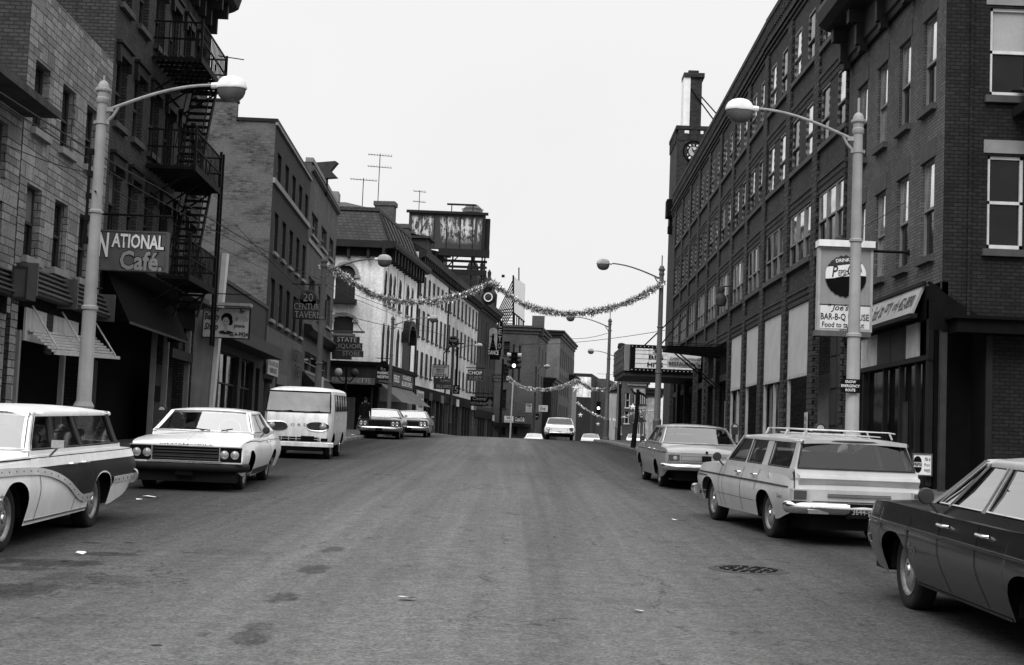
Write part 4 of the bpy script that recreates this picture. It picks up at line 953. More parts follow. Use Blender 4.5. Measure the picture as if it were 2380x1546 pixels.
# its near side, square to the street; local x runs right from the corner
K0 = Vector((9.6, 31.7, K.zb))
def kp(x, y): p = W(x, y, 31.7); return p.x - 9.6, p.z
def kq(mb, pts): return mb.face([(y, -x, z - K.zb) for x, y, z in pts])          # (right, back, up)
def kb(mb, x0, x1, y0, y1, z0, z1): mb.box(y0, y1, -x0, -x1, z0 - K.zb, z1 - K.zb)
kwin = []
for x0, y0, x1, y1 in ((2300, 21, 2395, 222), (2293, 365, 2380, 578)):
    a = kp(x0, y1); b = kp(x1, y0); kwin.append((a[0], b[0], a[1], b[1]))
kwin += [(a + 2.6, b + 2.6, c, d) for a, b, c, d in kwin[:2]]
mb = MB(); xs = sorted({0, 14, *[h[0] for h in kwin], *[h[1] for h in kwin]}); zs = sorted({0, 4.6, 14.4, *[h[2] for h in kwin], *[h[3] for h in kwin]})
for i in range(len(xs) - 1):
    for j in range(len(zs) - 1):
        cx, cz = (xs[i] + xs[i + 1]) / 2, (zs[j] + zs[j + 1]) / 2
        if any(h[0] < cx < h[1] and h[2] < cz < h[3] for h in kwin): continue
        if cz < 4.6 and cx < 1.0: continue
        kq(mb, [(xs[i], 0, zs[j]), (xs[i + 1], 0, zs[j]), (xs[i + 1], 0, zs[j + 1]), (xs[i], 0, zs[j + 1])])
for a, b, c, d in kwin:
    for qd in (((a, 0, c), (a, 0, d), (a, .2, d), (a, .2, c)), ((b, 0, c), (b, 0, d), (b, .2, d), (b, .2, c)), ((a, 0, d), (b, 0, d), (b, .2, d), (a, .2, d)), ((a, 0, c), (b, 0, c), (b, .2, c), (a, .2, c))): kq(mb, qd)
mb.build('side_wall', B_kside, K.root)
mb = MB(); K.quad(mb, [(0, 0, 14.4), (eK, 0, 14.4), (eK, -14, 14.4), (0, -14, 14.4)]); K.obj('roof', mb, M_roof)
mb = MB(); kb(mb, .55, .62, -.06, 0, 4.6, 14.4); mb.build('wall_pier_edge', B_kside, K.root)
for a, b, c, d in kwin:
    f = MB(); zm = (c + d) / 2
    for x0, x1, z0, z1 in ((a, a + .07, c, d), (b - .07, b, c, d), (a, b, d - .07, d), (a, b, c, c + .1), (a, b, zm - .035, zm + .035)): kb(f, x0, x1, .06, .14, z0, z1)
    o = f.build('window', M_frame_w, K.root); g = MB(); g.use(G_shade if d > 9.5 else G_dark); kq(g, [(a, .12, zm), (b, .12, zm), (b, .12, d), (a, .12, d)]); g.use(G_dark); kq(g, [(a, .13, c), (b, .13, c), (b, .13, zm), (a, .13, zm)]); g.build('pane', None, o)
    g = MB(); kb(g, a - .12, b + .12, -.12, .05, c - .17, c - .01); g.build('sill', M_stone, o); g = MB(); kb(g, a - .1, b + .1, -.03, .04, d + .06, d + .36); g.build('lintel', M_stone_lt, o)
mb = MB(); a = kp(2352, 262); kb(mb, a[0], a[0] + 4, -1.3, 0, a[1] - .12, a[1] + .1); kq(mb, [(a[0], -1.3, a[1] + .1), (a[0] + 4, -1.3, a[1] + .1), (a[0] + 4, 0, a[1] + .6), (a[0] + .1, 0, a[1] + .6)]); mb.build('hood', M_dark, K.root)
# shop front of the corner building
mb = MB(); K.box(mb, 0.9, eK, -.35, -.3, 0, 5.6); K.box(mb, .9, eK, -.3, .0, 4.85, 5.62); mb2 = mb; K.obj('shop_front', mb, M_black)
mb = MB()
for q, w_, m_ in ((2.05, 1.0, M_cream), (3.1, 1.35, M_dkgrey), (4.5, 1.25, M_dkgrey), (5.8, .9, M_cream), (6.75, .75, M_cream)):
    p = MB(); K.box(p, q, q + w_, -.12, -.06, 4.02, 4.85); K.obj('transom_panel', p, m_)
mb = MB(); K.box(mb, .9, eK, -.1, .02, 3.9, 4.02); K.box(mb, .95, 1.15, -.12, .0, 1.0, 5.3); 
for q in (2.0, 3.4, 4.9, 7.0): K.box(mb, q, q + .1, -.14, -.02, 1.2, 3.9)
K.box(mb, 1.1, 7.0, -.14, 0, .9, 1.75); K.obj('shop_frame', mb, M_dark)
mb = MB(); K.box(mb, 1.15, 7, -.2, -.17, 1.75, 3.9); K.obj('shop_window', mb, G_dark)
mb = MB(); K.box(mb, 3.1, 3.5, -.16, -.1, 1.8, 3.0); K.obj('curtain', mb, M_dkgrey)
mb = MB(); kb(mb, 0, .14, 0, .14, .8, 5.6); mb.build('corner_post', plain('corner_post_paint', .03, .6, .3, streak=.3), K.root)
mb = MB(); kb(mb, .14, 1.0, .9, 1.0, 0, 4.6); kb(mb, .98, 1.02, 0, 1, 0, 4.6); mb.build('entrance_recess', M_black, K.root)
mb = MB(); kb(mb, 1.0, 1.14, -.05, .1, .5, 4.5); mb.build('door_post', M_dark, K.root)
a = kp(2150, 657); b = kp(2282, 735)
mb = MB(); kq(mb, [(-.3, -.04, a[1]), (b[0], -.04, b[1] - .05), (b[0], -.04, 4.5), (-.3, -.04, 4.5)]); mb.tube([(.05, .3, a[1] - K.zb + .02), (.05, -b[0], b[1] - K.zb + .02)], .04, 6)
mb.build('entrance_hood', M_black, K.root)
a = kp(2205, 745)
mb = MB(); kb(mb, a[0], 12, -.6, 0, a[1] - .3, a[1]); kb(mb, a[0] - .1, 12, -.7, 0, a[1], a[1] + .07); mb.build('side_canopy', M_black, K.root)

# ------------------------------------------------------------------ right side: long dark brick building
L = Fr('long_brick_building', 'long dark brick commercial building of many pilastered bays with toothed window edges', *R1, 41.0, 'R')
b2 = (10.4 - 9.62) / (93.7 - 54.85); L2 = Fr(None, None, 9.62 - b2 * 54.85, b2, 54.85, 'R').join(L)
BAY, OP = 4.6, 3.75
def bays(fr, n, end, i0):
    hs, sty = [], []
    for i in range(n):
        s = .05 + BAY * i
        for q in (.2, 2.45): hs.append((s + q, s + q + 1.12, 14.65, 16.35)); sty.append(('t', i0 + i)); hs.append((s + q, s + q + 1.12, 11.42, 13.2)); sty.append(('m', i0 + i))
        hs.append((s + .03, s + OP - .03, 8.05, 9.85)); sty.append(('w', i0 + i))
    mb = MB(); gh = []
    for i in range(n): gh.append((.05 + BAY * i, .05 + BAY * i + OP, .6, 6.62))
    mb.use(B_lwall); facade(fr, mb, 0, end, .6, 18.4, hs + gh, .12)
    for i in range(n):
        s = .05 + BAY * i
        for z0, z1 in ((13.22, 13.75), (9.87, 10.4), (6.64, 7.15)):
            fr.box(mb, s, s + OP, -.001, .025, z0, z0 + .2); fr.box(mb, s, s + OP, -.001, .05, z0 + .2, z0 + .38); fr.box(mb, s, s + OP, -.001, .08, z0 + .38, z1)
    mb.use(B_lpil)
    for i in range(n + 1):
        s = BAY * i - .8; a, b = max(s, 0), min(s + .85, end)
        if b > a:
            z = .6; k = 0; fr.box(mb, a + .07, b - .07, -.001, .09, .6, 17.0)
            while z < 16.9:
                if k % 2 == 0: fr.box(mb, a, b, -.001, .075, z, z + .17)
                z += .17; k += 1
    for (k, bi), h in zip(sty, hs):               # toothed brick edges of the openings
        z = h[2] + .1
        if k != 'w':
            while z < h[3] - .1:
                fr.box(mb, h[0] - .02, h[0] + .07, -.03, .015, z, z + .12); fr.box(mb, h[1] - .07, h[1] + .02, -.03, .015, z, z + .12); z += .25
    fr.obj('wall', mb)
    rnd = random.Random(5 + i0)
    SHD = (G_shade, G_shade_d)
    for (k, bi), h in zip(sty, hs):
        r = rnd.random()
        if k == 'w':
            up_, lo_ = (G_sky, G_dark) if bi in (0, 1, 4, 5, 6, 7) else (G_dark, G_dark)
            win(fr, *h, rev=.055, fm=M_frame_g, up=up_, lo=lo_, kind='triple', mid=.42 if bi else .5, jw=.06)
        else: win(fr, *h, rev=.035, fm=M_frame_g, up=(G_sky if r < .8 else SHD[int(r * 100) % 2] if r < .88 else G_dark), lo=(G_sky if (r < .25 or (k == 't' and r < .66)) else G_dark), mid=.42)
    for i in range(n):
        s = .05 + BAY * i
        for q0, q1, o_ in ((14.47, 14.63, .1), (11.24, 11.4, .1), (7.86, 8.03, .13)): mb = MB(); fr.box(mb, s, s + OP, 0, o_, q0, q1); fr.obj('sill', mb, M_stone)
    mb = MB()
    for z, o in ((17.0, .06), (17.16, .12), (17.32, .18)): fr.box(mb, 0, end, 0, o, z, z + .11)
    fr.box(mb, 0, end, -.4, .1, 18.4, 18.6); s = .1
    while s < end: fr.box(mb, s, s + .13, 0, .07, 17.9, 18.4); s += .3
    fr.obj('cornice', mb, B_lwall)
bays(L, 3, BAY * 3 + .05, 0)
e2 = L2.s_of(93.7); bays(L2, 8, e2, 3)
for fr, e1 in ((L, BAY * 3 + .05), (L2, e2)):
    mb = MB(); fr.quad(mb, [(0, -.3, 18.2), (e1, -.3, 18.2), (e1, -16, 18.2), (0, -16, 18.2)]); fr.obj('roof', mb, M_roof)
mb = MB(); L.quad(mb, [(0, 0, 0), (0, -16, 0), (0, -16, 18.5), (0, 0, 18.5)]); L.obj('near_wall', mb, B_lwall)
mb = MB(); L2.quad(mb, [(e2, 0, 0), (e2, -16, 0), (e2, -16, 18.5), (e2, 0, 18.5)]); L2.obj('far_wall', mb, B_lwall)
# ground floor of the bays
for bi in range(11):
    fr, i = (L, bi) if bi < 3 else (L2, bi - 3); s = .05 + BAY * i; e = s + OP; zg = grd(41 + BAY * bi) + .1
    if bi == 0:
        mb = MB(); fr.box(mb, s, e, -1.0, -.9, .6, 6.6); fr.box(mb, s, s + 1.3, -.9, -.25, .6, 6.6); fr.obj('recess', mb, M_black)
        mb = MB(); fr.box(mb, s + 1.4, e - .2, -.5, -.42, zg, 5.6)
        for k in range(2):
            for z in (1.4, 2.55, 3.7, 4.7): fr.box(mb, s + 1.55 + k * 1.0, s + 2.35 + k * 1.0, -.44, -.38, z, z + .95)
        fr.obj('door', mb, M_dkgrey)
    elif bi < 5:
        pb = 4.28 if bi in (1, 2) else 4.38
        mb = MB(); fr.box(mb, s, e, -.1, -.03, pb, 6.62); fr.obj('board_panel', mb, plain('pale_board', .38, .75, .12, 1.5, 30))
        mb = MB(); fr.box(mb, s, e, -.12, -.02, pb - .1, pb); fr.box(mb, s, s + .08, -.14, -.04, zg, pb); fr.box(mb, e - .1, e, -.14, -.04, zg, pb)
        if bi in (2, 4): fr.box(mb, s + 1.8, s + 1.87, -.16, -.06, zg, pb)
        fr.obj('shop_frame', mb, M_ltgrey)
        if bi in (1, 3):
            mb = MB(); k = s + .1
            while k < e - .15: fr.box(mb, k, k + .1, -.9, -.8, zg, pb); fr.box(mb, k + .1, k + .2, -.86, -.8, zg, pb); k += .2
            fr.obj('ribbed_screen', mb, plain('ribbed_board', .12, .6, .2))
        else: mb = MB(); fr.box(mb, s, e, -.24, -.2, zg, pb); fr.obj('shop_window', mb, G_dark)
    else:
        mb = MB(); fr.box(mb, s, e, -.6, -.5, zg - .5, 6.6); fr.obj('recess', mb, M_black)
        mb = MB(); fr.box(mb, s + .3, s + .45, -.4, -.1, zg, 5.2); fr.box(mb, s + 1.9, s + 2.0, -.4, -.2, zg, 5.0); fr.box(mb, s, e, -.4, -.1, 4.9, 5.2); fr.obj('shop_frame', mb, M_dkgrey)
    mb = MB(); fr.box(mb, s, e, -.4, -.05, zg - .3, zg + .45) if bi else None
    if bi: fr.obj('stall_riser', mb, M_dark)
    else: mb.bm.free()
mb = MB(); p = L2.s_of(63.9); L2.box(mb, p, p + 1.1, -.1, -.02, 1.6, 3.9); L2.obj('door', mb, M_ltgrey)

# clock tower with its tall chimney
T = empty('clock_tower', (10.6, 94.0, grd(94)), math.atan2(b2, 1) * -1, 'square brick clock tower with a round white clock face and tall chimney', 'clock tower')
zt = W(1590, 293, 94).z - T.location.z; tw = 7.0
mb = MB(); mb.box(0, tw, 0, 5.0, -1, zt - .5)
for q in (0.0, tw - .6): mb.box(q - .05, q + .65, -.08, 5.05, zt - 6.5, zt - .5)
mb.build('wall', B_lwall, T)
mb = MB()
mb.box(-.15, tw + .1, -.15, .2, zt - .25, zt); mb.box(-.15, .2, .2, 5.1, zt - .25, zt); mb.box(tw - .2, tw + .1, .2, 5.1, zt - .25, zt); mb.box(-.1, tw, 4.8, 5.1, zt - .25, zt)
k = 0
while k < tw: mb.box(k, k + .42, -.12, .12, zt - 1.0, zt - .25); k += .85
k = .3
while k < 5: mb.box(-.12, .12, k, k + .42, zt - 1.0, zt - .25); k += .85
mb.box(-.08, tw, -.09, .1, zt - 1.25, zt - 1.0); mb.build('parapet', B_lwall, T)
cc = W(1612, 352, 93.9) - T.location; cr = .62
mb = MB(); mb.lathe([(cr, 0), (cr + .02, -.12), (cr + .1, -.14), (cr + .12, 0)], 32, (cc.x, -.02, cc.z), 'y', cap=False); cf = mb.build('clock_frame', M_black, T)
mb = MB(); mb.lathe([(0, -.06), (cr, -.06)], 32, (cc.x, 0, cc.z), 'y'); mb.build('clock_face', M_black, T)
mb = MB(); mb.lathe([(0, -.075), (cr * .52, -.075)], 32, (cc.x, 0, cc.z), 'y')
for k in range(12):
    a0 = math.pi / 6 * k; pts = [(r * math.cos(a0 + w_), r * math.sin(a0 + w_)) for r, w_ in ((cr * .66, -.13), (cr * .66, .13), (cr * .93, .12), (cr * .93, -.12))]
    mb.face([(cc.x + x, -.07, cc.z + z) for x, z in pts])
mb.build('clock_dial', M_white, T)
mb = MB()
for a0, l, w_ in ((2.1, .3, .05), (.6, .42, .035), (2.1 + math.pi, .12, .06)):
    d = Vector((math.cos(a0), 0, math.sin(a0))); n_ = Vector((-d.z, 0, d.x)) * w_; c0 = Vector((cc.x, -.09, cc.z)); mb.face([c0 - n_, c0 + d * l - n_ * .3, c0 + d * l + n_ * .3, c0 + n_])
mb.build('clock_hand', M_black, T)
ca = W(1582, 285, 96.5) - T.location; cb_ = W(1624, 285, 96.5) - T.location; zc = W(1600, 188, 96.5).z - T.location.z
mb = MB(); mb.box(ca.x + .45, cb_.x, 1.6, 3.0, zt - .6, zc); mb.box(ca.x - .02, cb_.x + .15, 1.45, 3.1, zc, zc + .3); mb.box(ca.x + .3, ca.x + 1.0, 1.6, 2.9, zc + .3, zc + .5)
mb.build('chimney', B_lwall, T); mb = MB(); mb.box(ca.x, ca.x + .45, 1.55, 3.0, zt - .3, zc - .0); mb.build('chimney_white_side', M_white, T)  # white slab along the chimney's street side, the other faces stay brick
mb = MB(); mb.tube([(cb_.x, 2, zc - 1.2), (cb_.x + 2.6, 2.4, zt - .1)], .05, 5); mb.build('stay_rod', M_iron, T); mb = MB(); mb.tube([(ca.x + .5, 1.6, zc - .8), (cb_.x + 1.4, 1.2, zt)], .05, 5); mb.build('stay_rod', M_iron, T)
mb = MB(); za = W(1558, 465, 96).z - T.location.z; zb2 = W(1558, 505, 96).z - T.location.z; mb.box(-.45, -.05, 1.6, 2.9, zb2, za); mb.box(-.2, 0, 1.9, 2.6, zb2 - .5, zb2); mb.box(-.3, 0, 2.0, 2.5, zb2 - 1.1, zb2 - .6); mb.build('side_lantern', M_black, T)

# theatre marquee
m0 = W(1451, 800, 78); m1 = W(1451, 862, 78); f0_ = W(1429.5, 821, 85.5); f1_ = W(1429.5, 880, 85.5)
MQ = empty('theatre_marquee', (6.2, 78.0, m1.z), 0, 'large theatre marquee with a lettered white board hanging over the pavement', 'marquee')
hm = m0.z - m1.z; wm = 4.1; dm = 7.6
mb = MB(); mb.box(0, wm, 0, dm, 0, hm); mb.box(.05, wm + .3, .1, dm - .1, -.25, 0); mb.build('body', M_dkgrey, MQ)
mb = MB(); 
for k in range(9): mb.box(-.05, 0, .35 + k * .8, .42 + k * .8, .1, hm - .1)
for z in (.25, .65, 1.05, 1.3): mb.box(-.04, 0, .2, dm - .1, z, z + .04)
mb.box(-.03, 0, 5.6, 6.6, .9, 1.35); mb.build('street_face', M_grey, MQ)
mb = MB(); k = .02
while k < .32: mb.box(k, k + .03, -.05, 0, .02, hm - .02); k += .06
mb.build('fluted_corner', M_ltgrey, MQ)
mb = MB(); mb.box(.36, wm, -.08, 0, 0, hm); mb.build('board_surround', M_black, MQ)
mb = MB(); mb.box(.62, wm - .1, -.11, -.08, .17, hm - .2); brd = mb.build('letter_board', M_white, MQ)
mb = MB()
for z in (.17, .43, .69, .95, 1.16): mb.box(.62, wm - .1, -.125, -.11, z, z + .018)
for x in (1.35, 2.75): mb.box(x, x + .015, -.125, -.11, .17, hm - .2)
mb.build('letter_rail', M_grey, MQ)
bx = lambda x: W(x, 840, 78).x - 6.2
for t, xa, xb, ya, yb in (('3', 1516, 1526, 811, 822), ('BIG', 1507, 1541, 826, 836), ('HITS', 1504, 1541, 843, 854)):
    za, zb3 = W(1520, ya, 78).z - m1.z, W(1520, yb, 78).z - m1.z
    letters(MQ, t, (bx(xa) + bx(xb)) / 2, (za + zb3) / 2, bx(xb) - bx(xa), za - zb3, M_ltr_k, y=-.13, off=.03)
mb = MB(); k = .45
while k < wm: mb.lathe([(.035, 0), (.03, -.04), (0, -.05)], 6, (k, -.08, hm - .1), 'y'); mb.lathe([(.035, 0), (.03, -.04), (0, -.05)], 6, (k, -.08, .08), 'y'); k += .22
mb.build('bulb_row', M_cream, MQ)
mb = MB(); mb.tube([(1.2, 3, hm), (4.3, 3.2, hm + 3.2)], .04, 5); mb.build('stay_rod', M_iron, MQ); mb = MB(); mb.tube([(2.2, 5, hm), (4.4, 5, hm + 2.8)], .04, 5); mb.build('stay_rod', M_iron, MQ)
mb = MB(); mb.lathe([(0, .5), (.2, .45), (.25, .2), (.12, 0)], 10, (.3, 5.8, hm)); mb.build('finial', M_dark, MQ)

# dark entrance canopy before it
c0, c1 = W(1548, 802, 66), W(1683, 800, 66)
CN = empty('entrance_canopy', (c0.x, 66.0, W(1600, 826, 66).z), 0, 'dark sheet metal entrance canopy fixed to the long brick building', 'canopy')
h_ = c0.z - CN.location.z; w_ = 9.87 - c0.x
mb = MB(); mb.hexa([(0, 0, h_ * .45), (w_, 0, 0), (w_, 1.5, 0), (0, 1.5, h_ * .45), (0, 0, h_ * .9), (w_, 0, h_ * 1.05), (w_, 1.5, h_ * 1.05), (0, 1.5, h_ * .9)])
for k in range(7): mb.box(.1, w_, -.03, .0, .12 + k * .07, .15 + k * .07)
mb.build('hood', M_black, CN)
mb = MB(); mb.tube([(w_ - .05, .3, -1.5), (.6, .3, .15)], .035, 5); mb.build('bracket', M_iron, CN); mb = MB(); mb.tube([(w_ - .05, 1.4, -1.5), (.6, 1.4, .15)], .035, 5); mb.build('bracket', M_iron, CN)
# ------------------------------------------------------------------ street lamps
_lamp = {}
def street_lamp(x, y, ztop, side, label, arm=2.5, spike=0.0, band=None, pm=None):
    zb = grd(y) + .14; h = ztop - zb; PM = pm or M_pole
    r = empty('street_lamp', (x, y, zb), 0, label, 'street lamp', 'grey street lamps with curved arms along both kerbs'); sx = 1 if side == 'L' else -1
    hh = h - .42
    mb = MB(); mb.lathe([(.2, 0), (.2, .12), (.17, .16), (.165, 1.15), (.18, 1.2), (.15, 1.26), (.128, 1.3), (.12, hh * .44), (.145, hh * .44 + .02), (.145, hh * .44 + .07), (.112, hh * .44 + .09), (.108, hh * .56), (.104, hh * .57), (.102, hh * .7), (.125, hh * .7 + .02), (.125, hh * .7 + .06), (.098, hh * .7 + .08), (.092, hh * .86), (.086, hh)], 18)
    mb.build('pole', PM, r, 35)
    mb = MB(); mb.lathe([(.09, 0), (.11, .03), (.11, .1), (.095, .12), (.1, .2), (.125, .23), (.125, .27), (.105, .28), (.1, .33), (.07, .39), (.03, .42), (0, .425)], 18, (0, 0, hh))
    for k in range(12): a = k * math.pi / 6; mb.lathe([(0, .21), (.022, .235), (.022, .27), (0, .285)], 5, (.118 * math.cos(a), .118 * math.sin(a), hh))
    if spike: mb.tube([(0, 0, hh + .4), (0, 0, hh + .42 + spike)], .025, 6)
    else: mb.tube([(0, 0, hh + .4), (0, 0, hh + .52)], .02, 6)
    mb.build('finial', PM, r, 35)
    mb = MB(); z0 = hh - .1; pts = []
    for i in range(13):
        t = i / 12; pts.append((sx * (.1 + (arm - .1) * t), 0, z0 + .52 * math.sin(t * math.pi / 2) + .0))
    mb.tube(pts, [.032 - .007 * i / 12 for i in range(13)], 8); mb.tube([(sx * .08, 0, z0 - .22), (sx * .2, 0, z0 - .1), (sx * .3, 0, pts[1][2] + .02)], .025, 6)
    mb.box(-.13, .13, -.03, .03, z0 - .26, z0 - .2); mb.box(sx * .07, sx * .2, -.035, .035, z0 - .03, z0 + .05); mb.lathe([(.105, -.03), (.105, .03)], 14, (0, 0, z0 - .23)); mb.build('arm', PM, r, 40)
    # lamp head: white enamel top over a dark glass bowl
    def egg(prof_top, nm, mat):
        mb = MB(); rows = []
        for zf, s in prof_top:
            ring = []
            for k in range(20):
                a = 2 * math.pi * k / 20; cx_ = math.cos(a)
                ring.append((sx * (arm + .24 + .25 * s * cx_ + (.03 * s if cx_ > 0 else 0)), .165 * s * math.sin(a) * (1.15 if cx_ > 0 else .95), z0 + .52 + zf))
            ring.append(ring[0]); rows.append(ring)
        mb.grid(rows); return mb.build(nm, mat, r, 50)
    egg([(-.05, 1.0), (-.03, 1.04), (.0, 1.0), (.05, .95), (.105, .82), (.15, .6), (.175, .28), (.18, .02)], 'lamp_head', M_lampw if not pm else M_ltgrey)
    egg([(-.05, .96), (-.12, .93), (-.19, .82), (-.25, .62), (-.28, .33), (-.29, .02)], 'lamp_bowl', M_bowl)
    mb = MB(); mb.tube([(sx * (arm - .1), 0, z0 + .51), (sx * (arm + .02), 0, z0 + .52)], .055, 8); mb.build('socket', M_lampw, r)
    if band:
        mb = MB()
        for k in range(5): a = 1.2 * k; z = hh * .5 + k * .42; m2 = MB(); m2.tube([(.1 * math.cos(a), .1 * math.sin(a), z), (.2 * math.cos(a), .2 * math.sin(a), z)], .015, 5); m2.build('step_iron', M_iron, r)
        mb.box(-.16, -.12, -.08, -.03, hh * .62, hh * .86); [mb.box(-.17, -.08, -.09, -.02, hh * (.62 + .06 * k), hh * (.635 + .06 * k)) for k in range(5)]
        mb.build('wiring_ladder', M_iron, r)
    return r
def lamp_px(x0, y0, d, xt, yt, side, label, **k):
    r = ray(x0, y0); return street_lamp(r[0] * d, d, W(xt, yt, d).z, side, label, **k)
lamp_px(195, 930, 24.7, 243, 188, 'L', 'large grey street lamp in front of the stone veneer building', arm=2.0, band=True)
lamp_px(739, 900, 51.8, 748, 597, 'L', 'street lamp holding the end of the tinsel garland on the tavern side', arm=1.95, pm=M_poled)
lamp_px(906, 900, 86, 907, 735, 'L', 'street lamp in front of the arched windows of the white corner building', arm=2.2, pm=M_poled)
lamp_px(1049, 900, 122, 1055, 800, 'L', 'distant street lamp standing beside the round loan sign', arm=2.0, pm=M_dkgrey)
lamp_px(1980, 1000, 26.5, 1998, 262, 'R', 'large grey street lamp crossing the bottle cap sign', arm=2.0, spike=.28)
lamp_px(1528, 950, 56.5, 1540, 617, 'R', 'street lamp with a spike holding the tinsel garland beside the marquee', arm=2.1, spike=.4, pm=M_poled)
lamp_px(1409, 1000, 86, 1415, 740, 'R', 'street lamp standing on the crest by the kerb beyond the marquee', arm=2.15, spike=.45, pm=M_poled)
lamp_px(1434, 1000, 116, 1446, 818, 'R', 'far street lamp with only its arm clear of the marquee', arm=2.1, pm=M_poled)
lamp_px(1241, 1000, 150, 1250, 850, 'L', 'far thin lamp post before the low brick shop on the bend', arm=.9, pm=M_dkgrey)

# ------------------------------------------------------------------ garlands
def tinsel_mat(nm, a, b_):
    m, nt, b = _new(nm); c = coords(nt); n1 = noise_n(nt, c, 14, 2); to_col(nt, ramp(nt, n1, .35, .65, a, b_), b); b.inputs['Metallic'].default_value = .55; b.inputs['Roughness'].default_value = .35; return m
M_tin = tinsel_mat('tinsel_foil', .12, .95)
def garland(name, label, pts, d, size, n, rad):
    P = [W(x, y, d if not isinstance(d, (list, tuple)) else d[0] + (d[1] - d[0]) * i / (len(pts) - 1)) for i, (x, y) in enumerate(pts)]
    o = empty(name, P[0], 0, label, 'garland'); rnd = random.Random(n)
    cum = [0]
    for a, b in zip(P, P[1:]): cum.append(cum[-1] + (b - a).length)
    tab = [[(c, p[k]) for c, p in zip(cum, P)] for k in range(3)]
    core = MB(); line = [Vector([smooth_tab(tab[k], cum[-1] * i / 60) for k in range(3)]) - P[0] for i in range(61)]
    core.tube(line, .02, 5); core.build('cord', M_wire, o)
    mb = MB()
    for i in range(n):
        s = rnd.random() * cum[-1]; c = Vector([smooth_tab(tab[k], s) for k in range(3)]) - P[0]
        clump = .55 + .45 * math.sin(s * 5.1) * math.sin(s * 2.3 + 1)
        d_ = Vector((rnd.gauss(0, 1) * .75, rnd.gauss(0, 1), rnd.gauss(0, 1))).normalized(); l = rad * (.35 + .65 * rnd.random()) * (.55 + .6 * clump)
        w_ = d_.cross(Vector((rnd.gauss(0, 1), rnd.gauss(0, 1), rnd.gauss(0, 1)))).normalized() * size * (.5 + rnd.random())
        mid = c + d_ * l * .5 + Vector((0, 0, -.02)); tip = c + d_ * l + Vector((0, 0, -.05 * rnd.random()))
        mb.face([c - w_ * .4, mid - w_, tip, mid + w_])
    mb.build('tinsel', M_tin, o, weld=0); return o
garland('tinsel_garland', 'silver tinsel garland strung high across the street between two lamps', [(746, 618), (790, 633), (830, 662), (880, 689), (940, 700), (1000, 700), (1060, 689), (1110, 672), (1143, 660), (1165, 672), (1210, 702), (1260, 720), (1310, 728), (1360, 726), (1420, 714), (1480, 692), (1520, 670), (1541, 655)], (52, 56.5), .022, 11000, .25)
garland('tinsel_garland', 'far silver garland hung across the street below the traffic light', [(1179, 877), (1200, 892), (1225, 902), (1255, 906), (1290, 902), (1320, 893), (1337, 884), (1355, 892), (1380, 905), (1410, 905), (1440, 890)], 118, .045, 4200, .28)
garland('tinsel_garland', 'thin far garland sagging between posts below the marquee', [(1340, 935), (1360, 950), (1395, 968), (1420, 976), (1450, 968), (1500, 955), (1535, 958)], 165, .06, 900, .25)
# hub of the near garland: a round drum with a pale ring
oc = W(1135, 692, 54); orn = empty('garland_ornament', oc, 0, 'round dark ornament with a pale ring hanging where the garland peaks', 'ornament')
mb = MB(); mb.lathe([(0, -.16), (.12, -.15), (.22, -.1), (.28, 0), (.26, .1), (.16, .2), (0, .22)], 22, axis='y'); mb.build('drum', M_dkgrey, orn, 40)
mb = MB(); mb.lathe([(.13, -.165), (.165, -.175), (.175, -.15), (.13, -.14)], 26, axis='y', cap=False); mb.build('ring', M_white, orn, 40)
mb = MB(); mb.tube([(0, 0, .2), (.1, 0, .55)], .02, 5); mb.lathe([(0, .0), (.17, .02), (.2, .2), (.1, .35), (0, .38)], 10, (-.06, .05, .2)); mb.build('hanger', M_dark, orn)
def star(x, y, d, r, label):
    c = W(x, y, d); mb = MB()
    pts = [((r if k % 2 == 0 else r * .42) * math.sin(k * math.pi / 5), (r if k % 2 == 0 else r * .42) * math.cos(k * math.pi / 5)) for k in range(10)]
    for k in range(10):
        a, b = pts[k], pts[(k + 1) % 10]; mb.face([(0, -.12, 0), (a[0], 0, a[1]), (b[0], 0, b[1])]); mb.face([(0, .12, 0), (b[0], 0, b[1]), (a[0], 0, a[1])])
    o = mb.build('star_ornament', M_white); o.location = c; tag(o, label, 'ornament', 'white star ornaments on the far garlands')
star(1339, 903, 118, .42, 'white star hanging at the middle of the far garland'); star(1349, 965, 165, .32, 'small white star below the painted wall advertisement'); star(1390, 986, 190, .3, 'small white star low before the far brick row'); star(1471, 946, 165, .45, 'white star hanging below the theatre marquee')

# ------------------------------------------------------------------ wires
def wire(pts, r, label, sag=0.0):
    P = [W(*p) for p in pts]; o = None; mb = MB(); line = []
    for a, b in zip(P, P[1:]):
        for i in range(12):
            t = i / 12; line.append(a + (b - a) * t - Vector((0, 0, sag * 4 * t * (1 - t))))
    line.append(P[-1]); line = [p - P[0] for p in line]; mb.tube(line, r, 4)
    o = mb.build('overhead_wire', M_wire, None); o.location = P[0]; tag(o, label, 'wire')
wire([(0, 238, 20), (430, 500, 38), (770, 672, 66), (1000, 762, 96)], .012, 'thin overhead wire running from the stone building down past the fire escape', .05)
wire([(0, 215, 19), (360, 432, 34), (720, 640, 60), (905, 715, 86)], .014, 'thin overhead wire above the cafe sign running to the tavern lamp', .05)
wire([(0, 330, 22), (200, 400, 28), (480, 560, 50), (760, 690, 75)], .010, 'lowest thin wire crossing the sooty brick front', .05)
wire([(545, 520, 58), (760, 720, 70), (1000, 770, 98), (1160, 800, 150)], .015, 'overhead wire crossing the tavern sign and pale row', .2)
wire([(1130, 805, 120), (1300, 784, 130), (1420, 772, 110)], .02, 'slack wire strung over the crest behind the garland', .3)
wire([(1205, 800, 150), (1545, 768, 90)], .02, 'second thin wire over the crest reaching the marquee', .3)
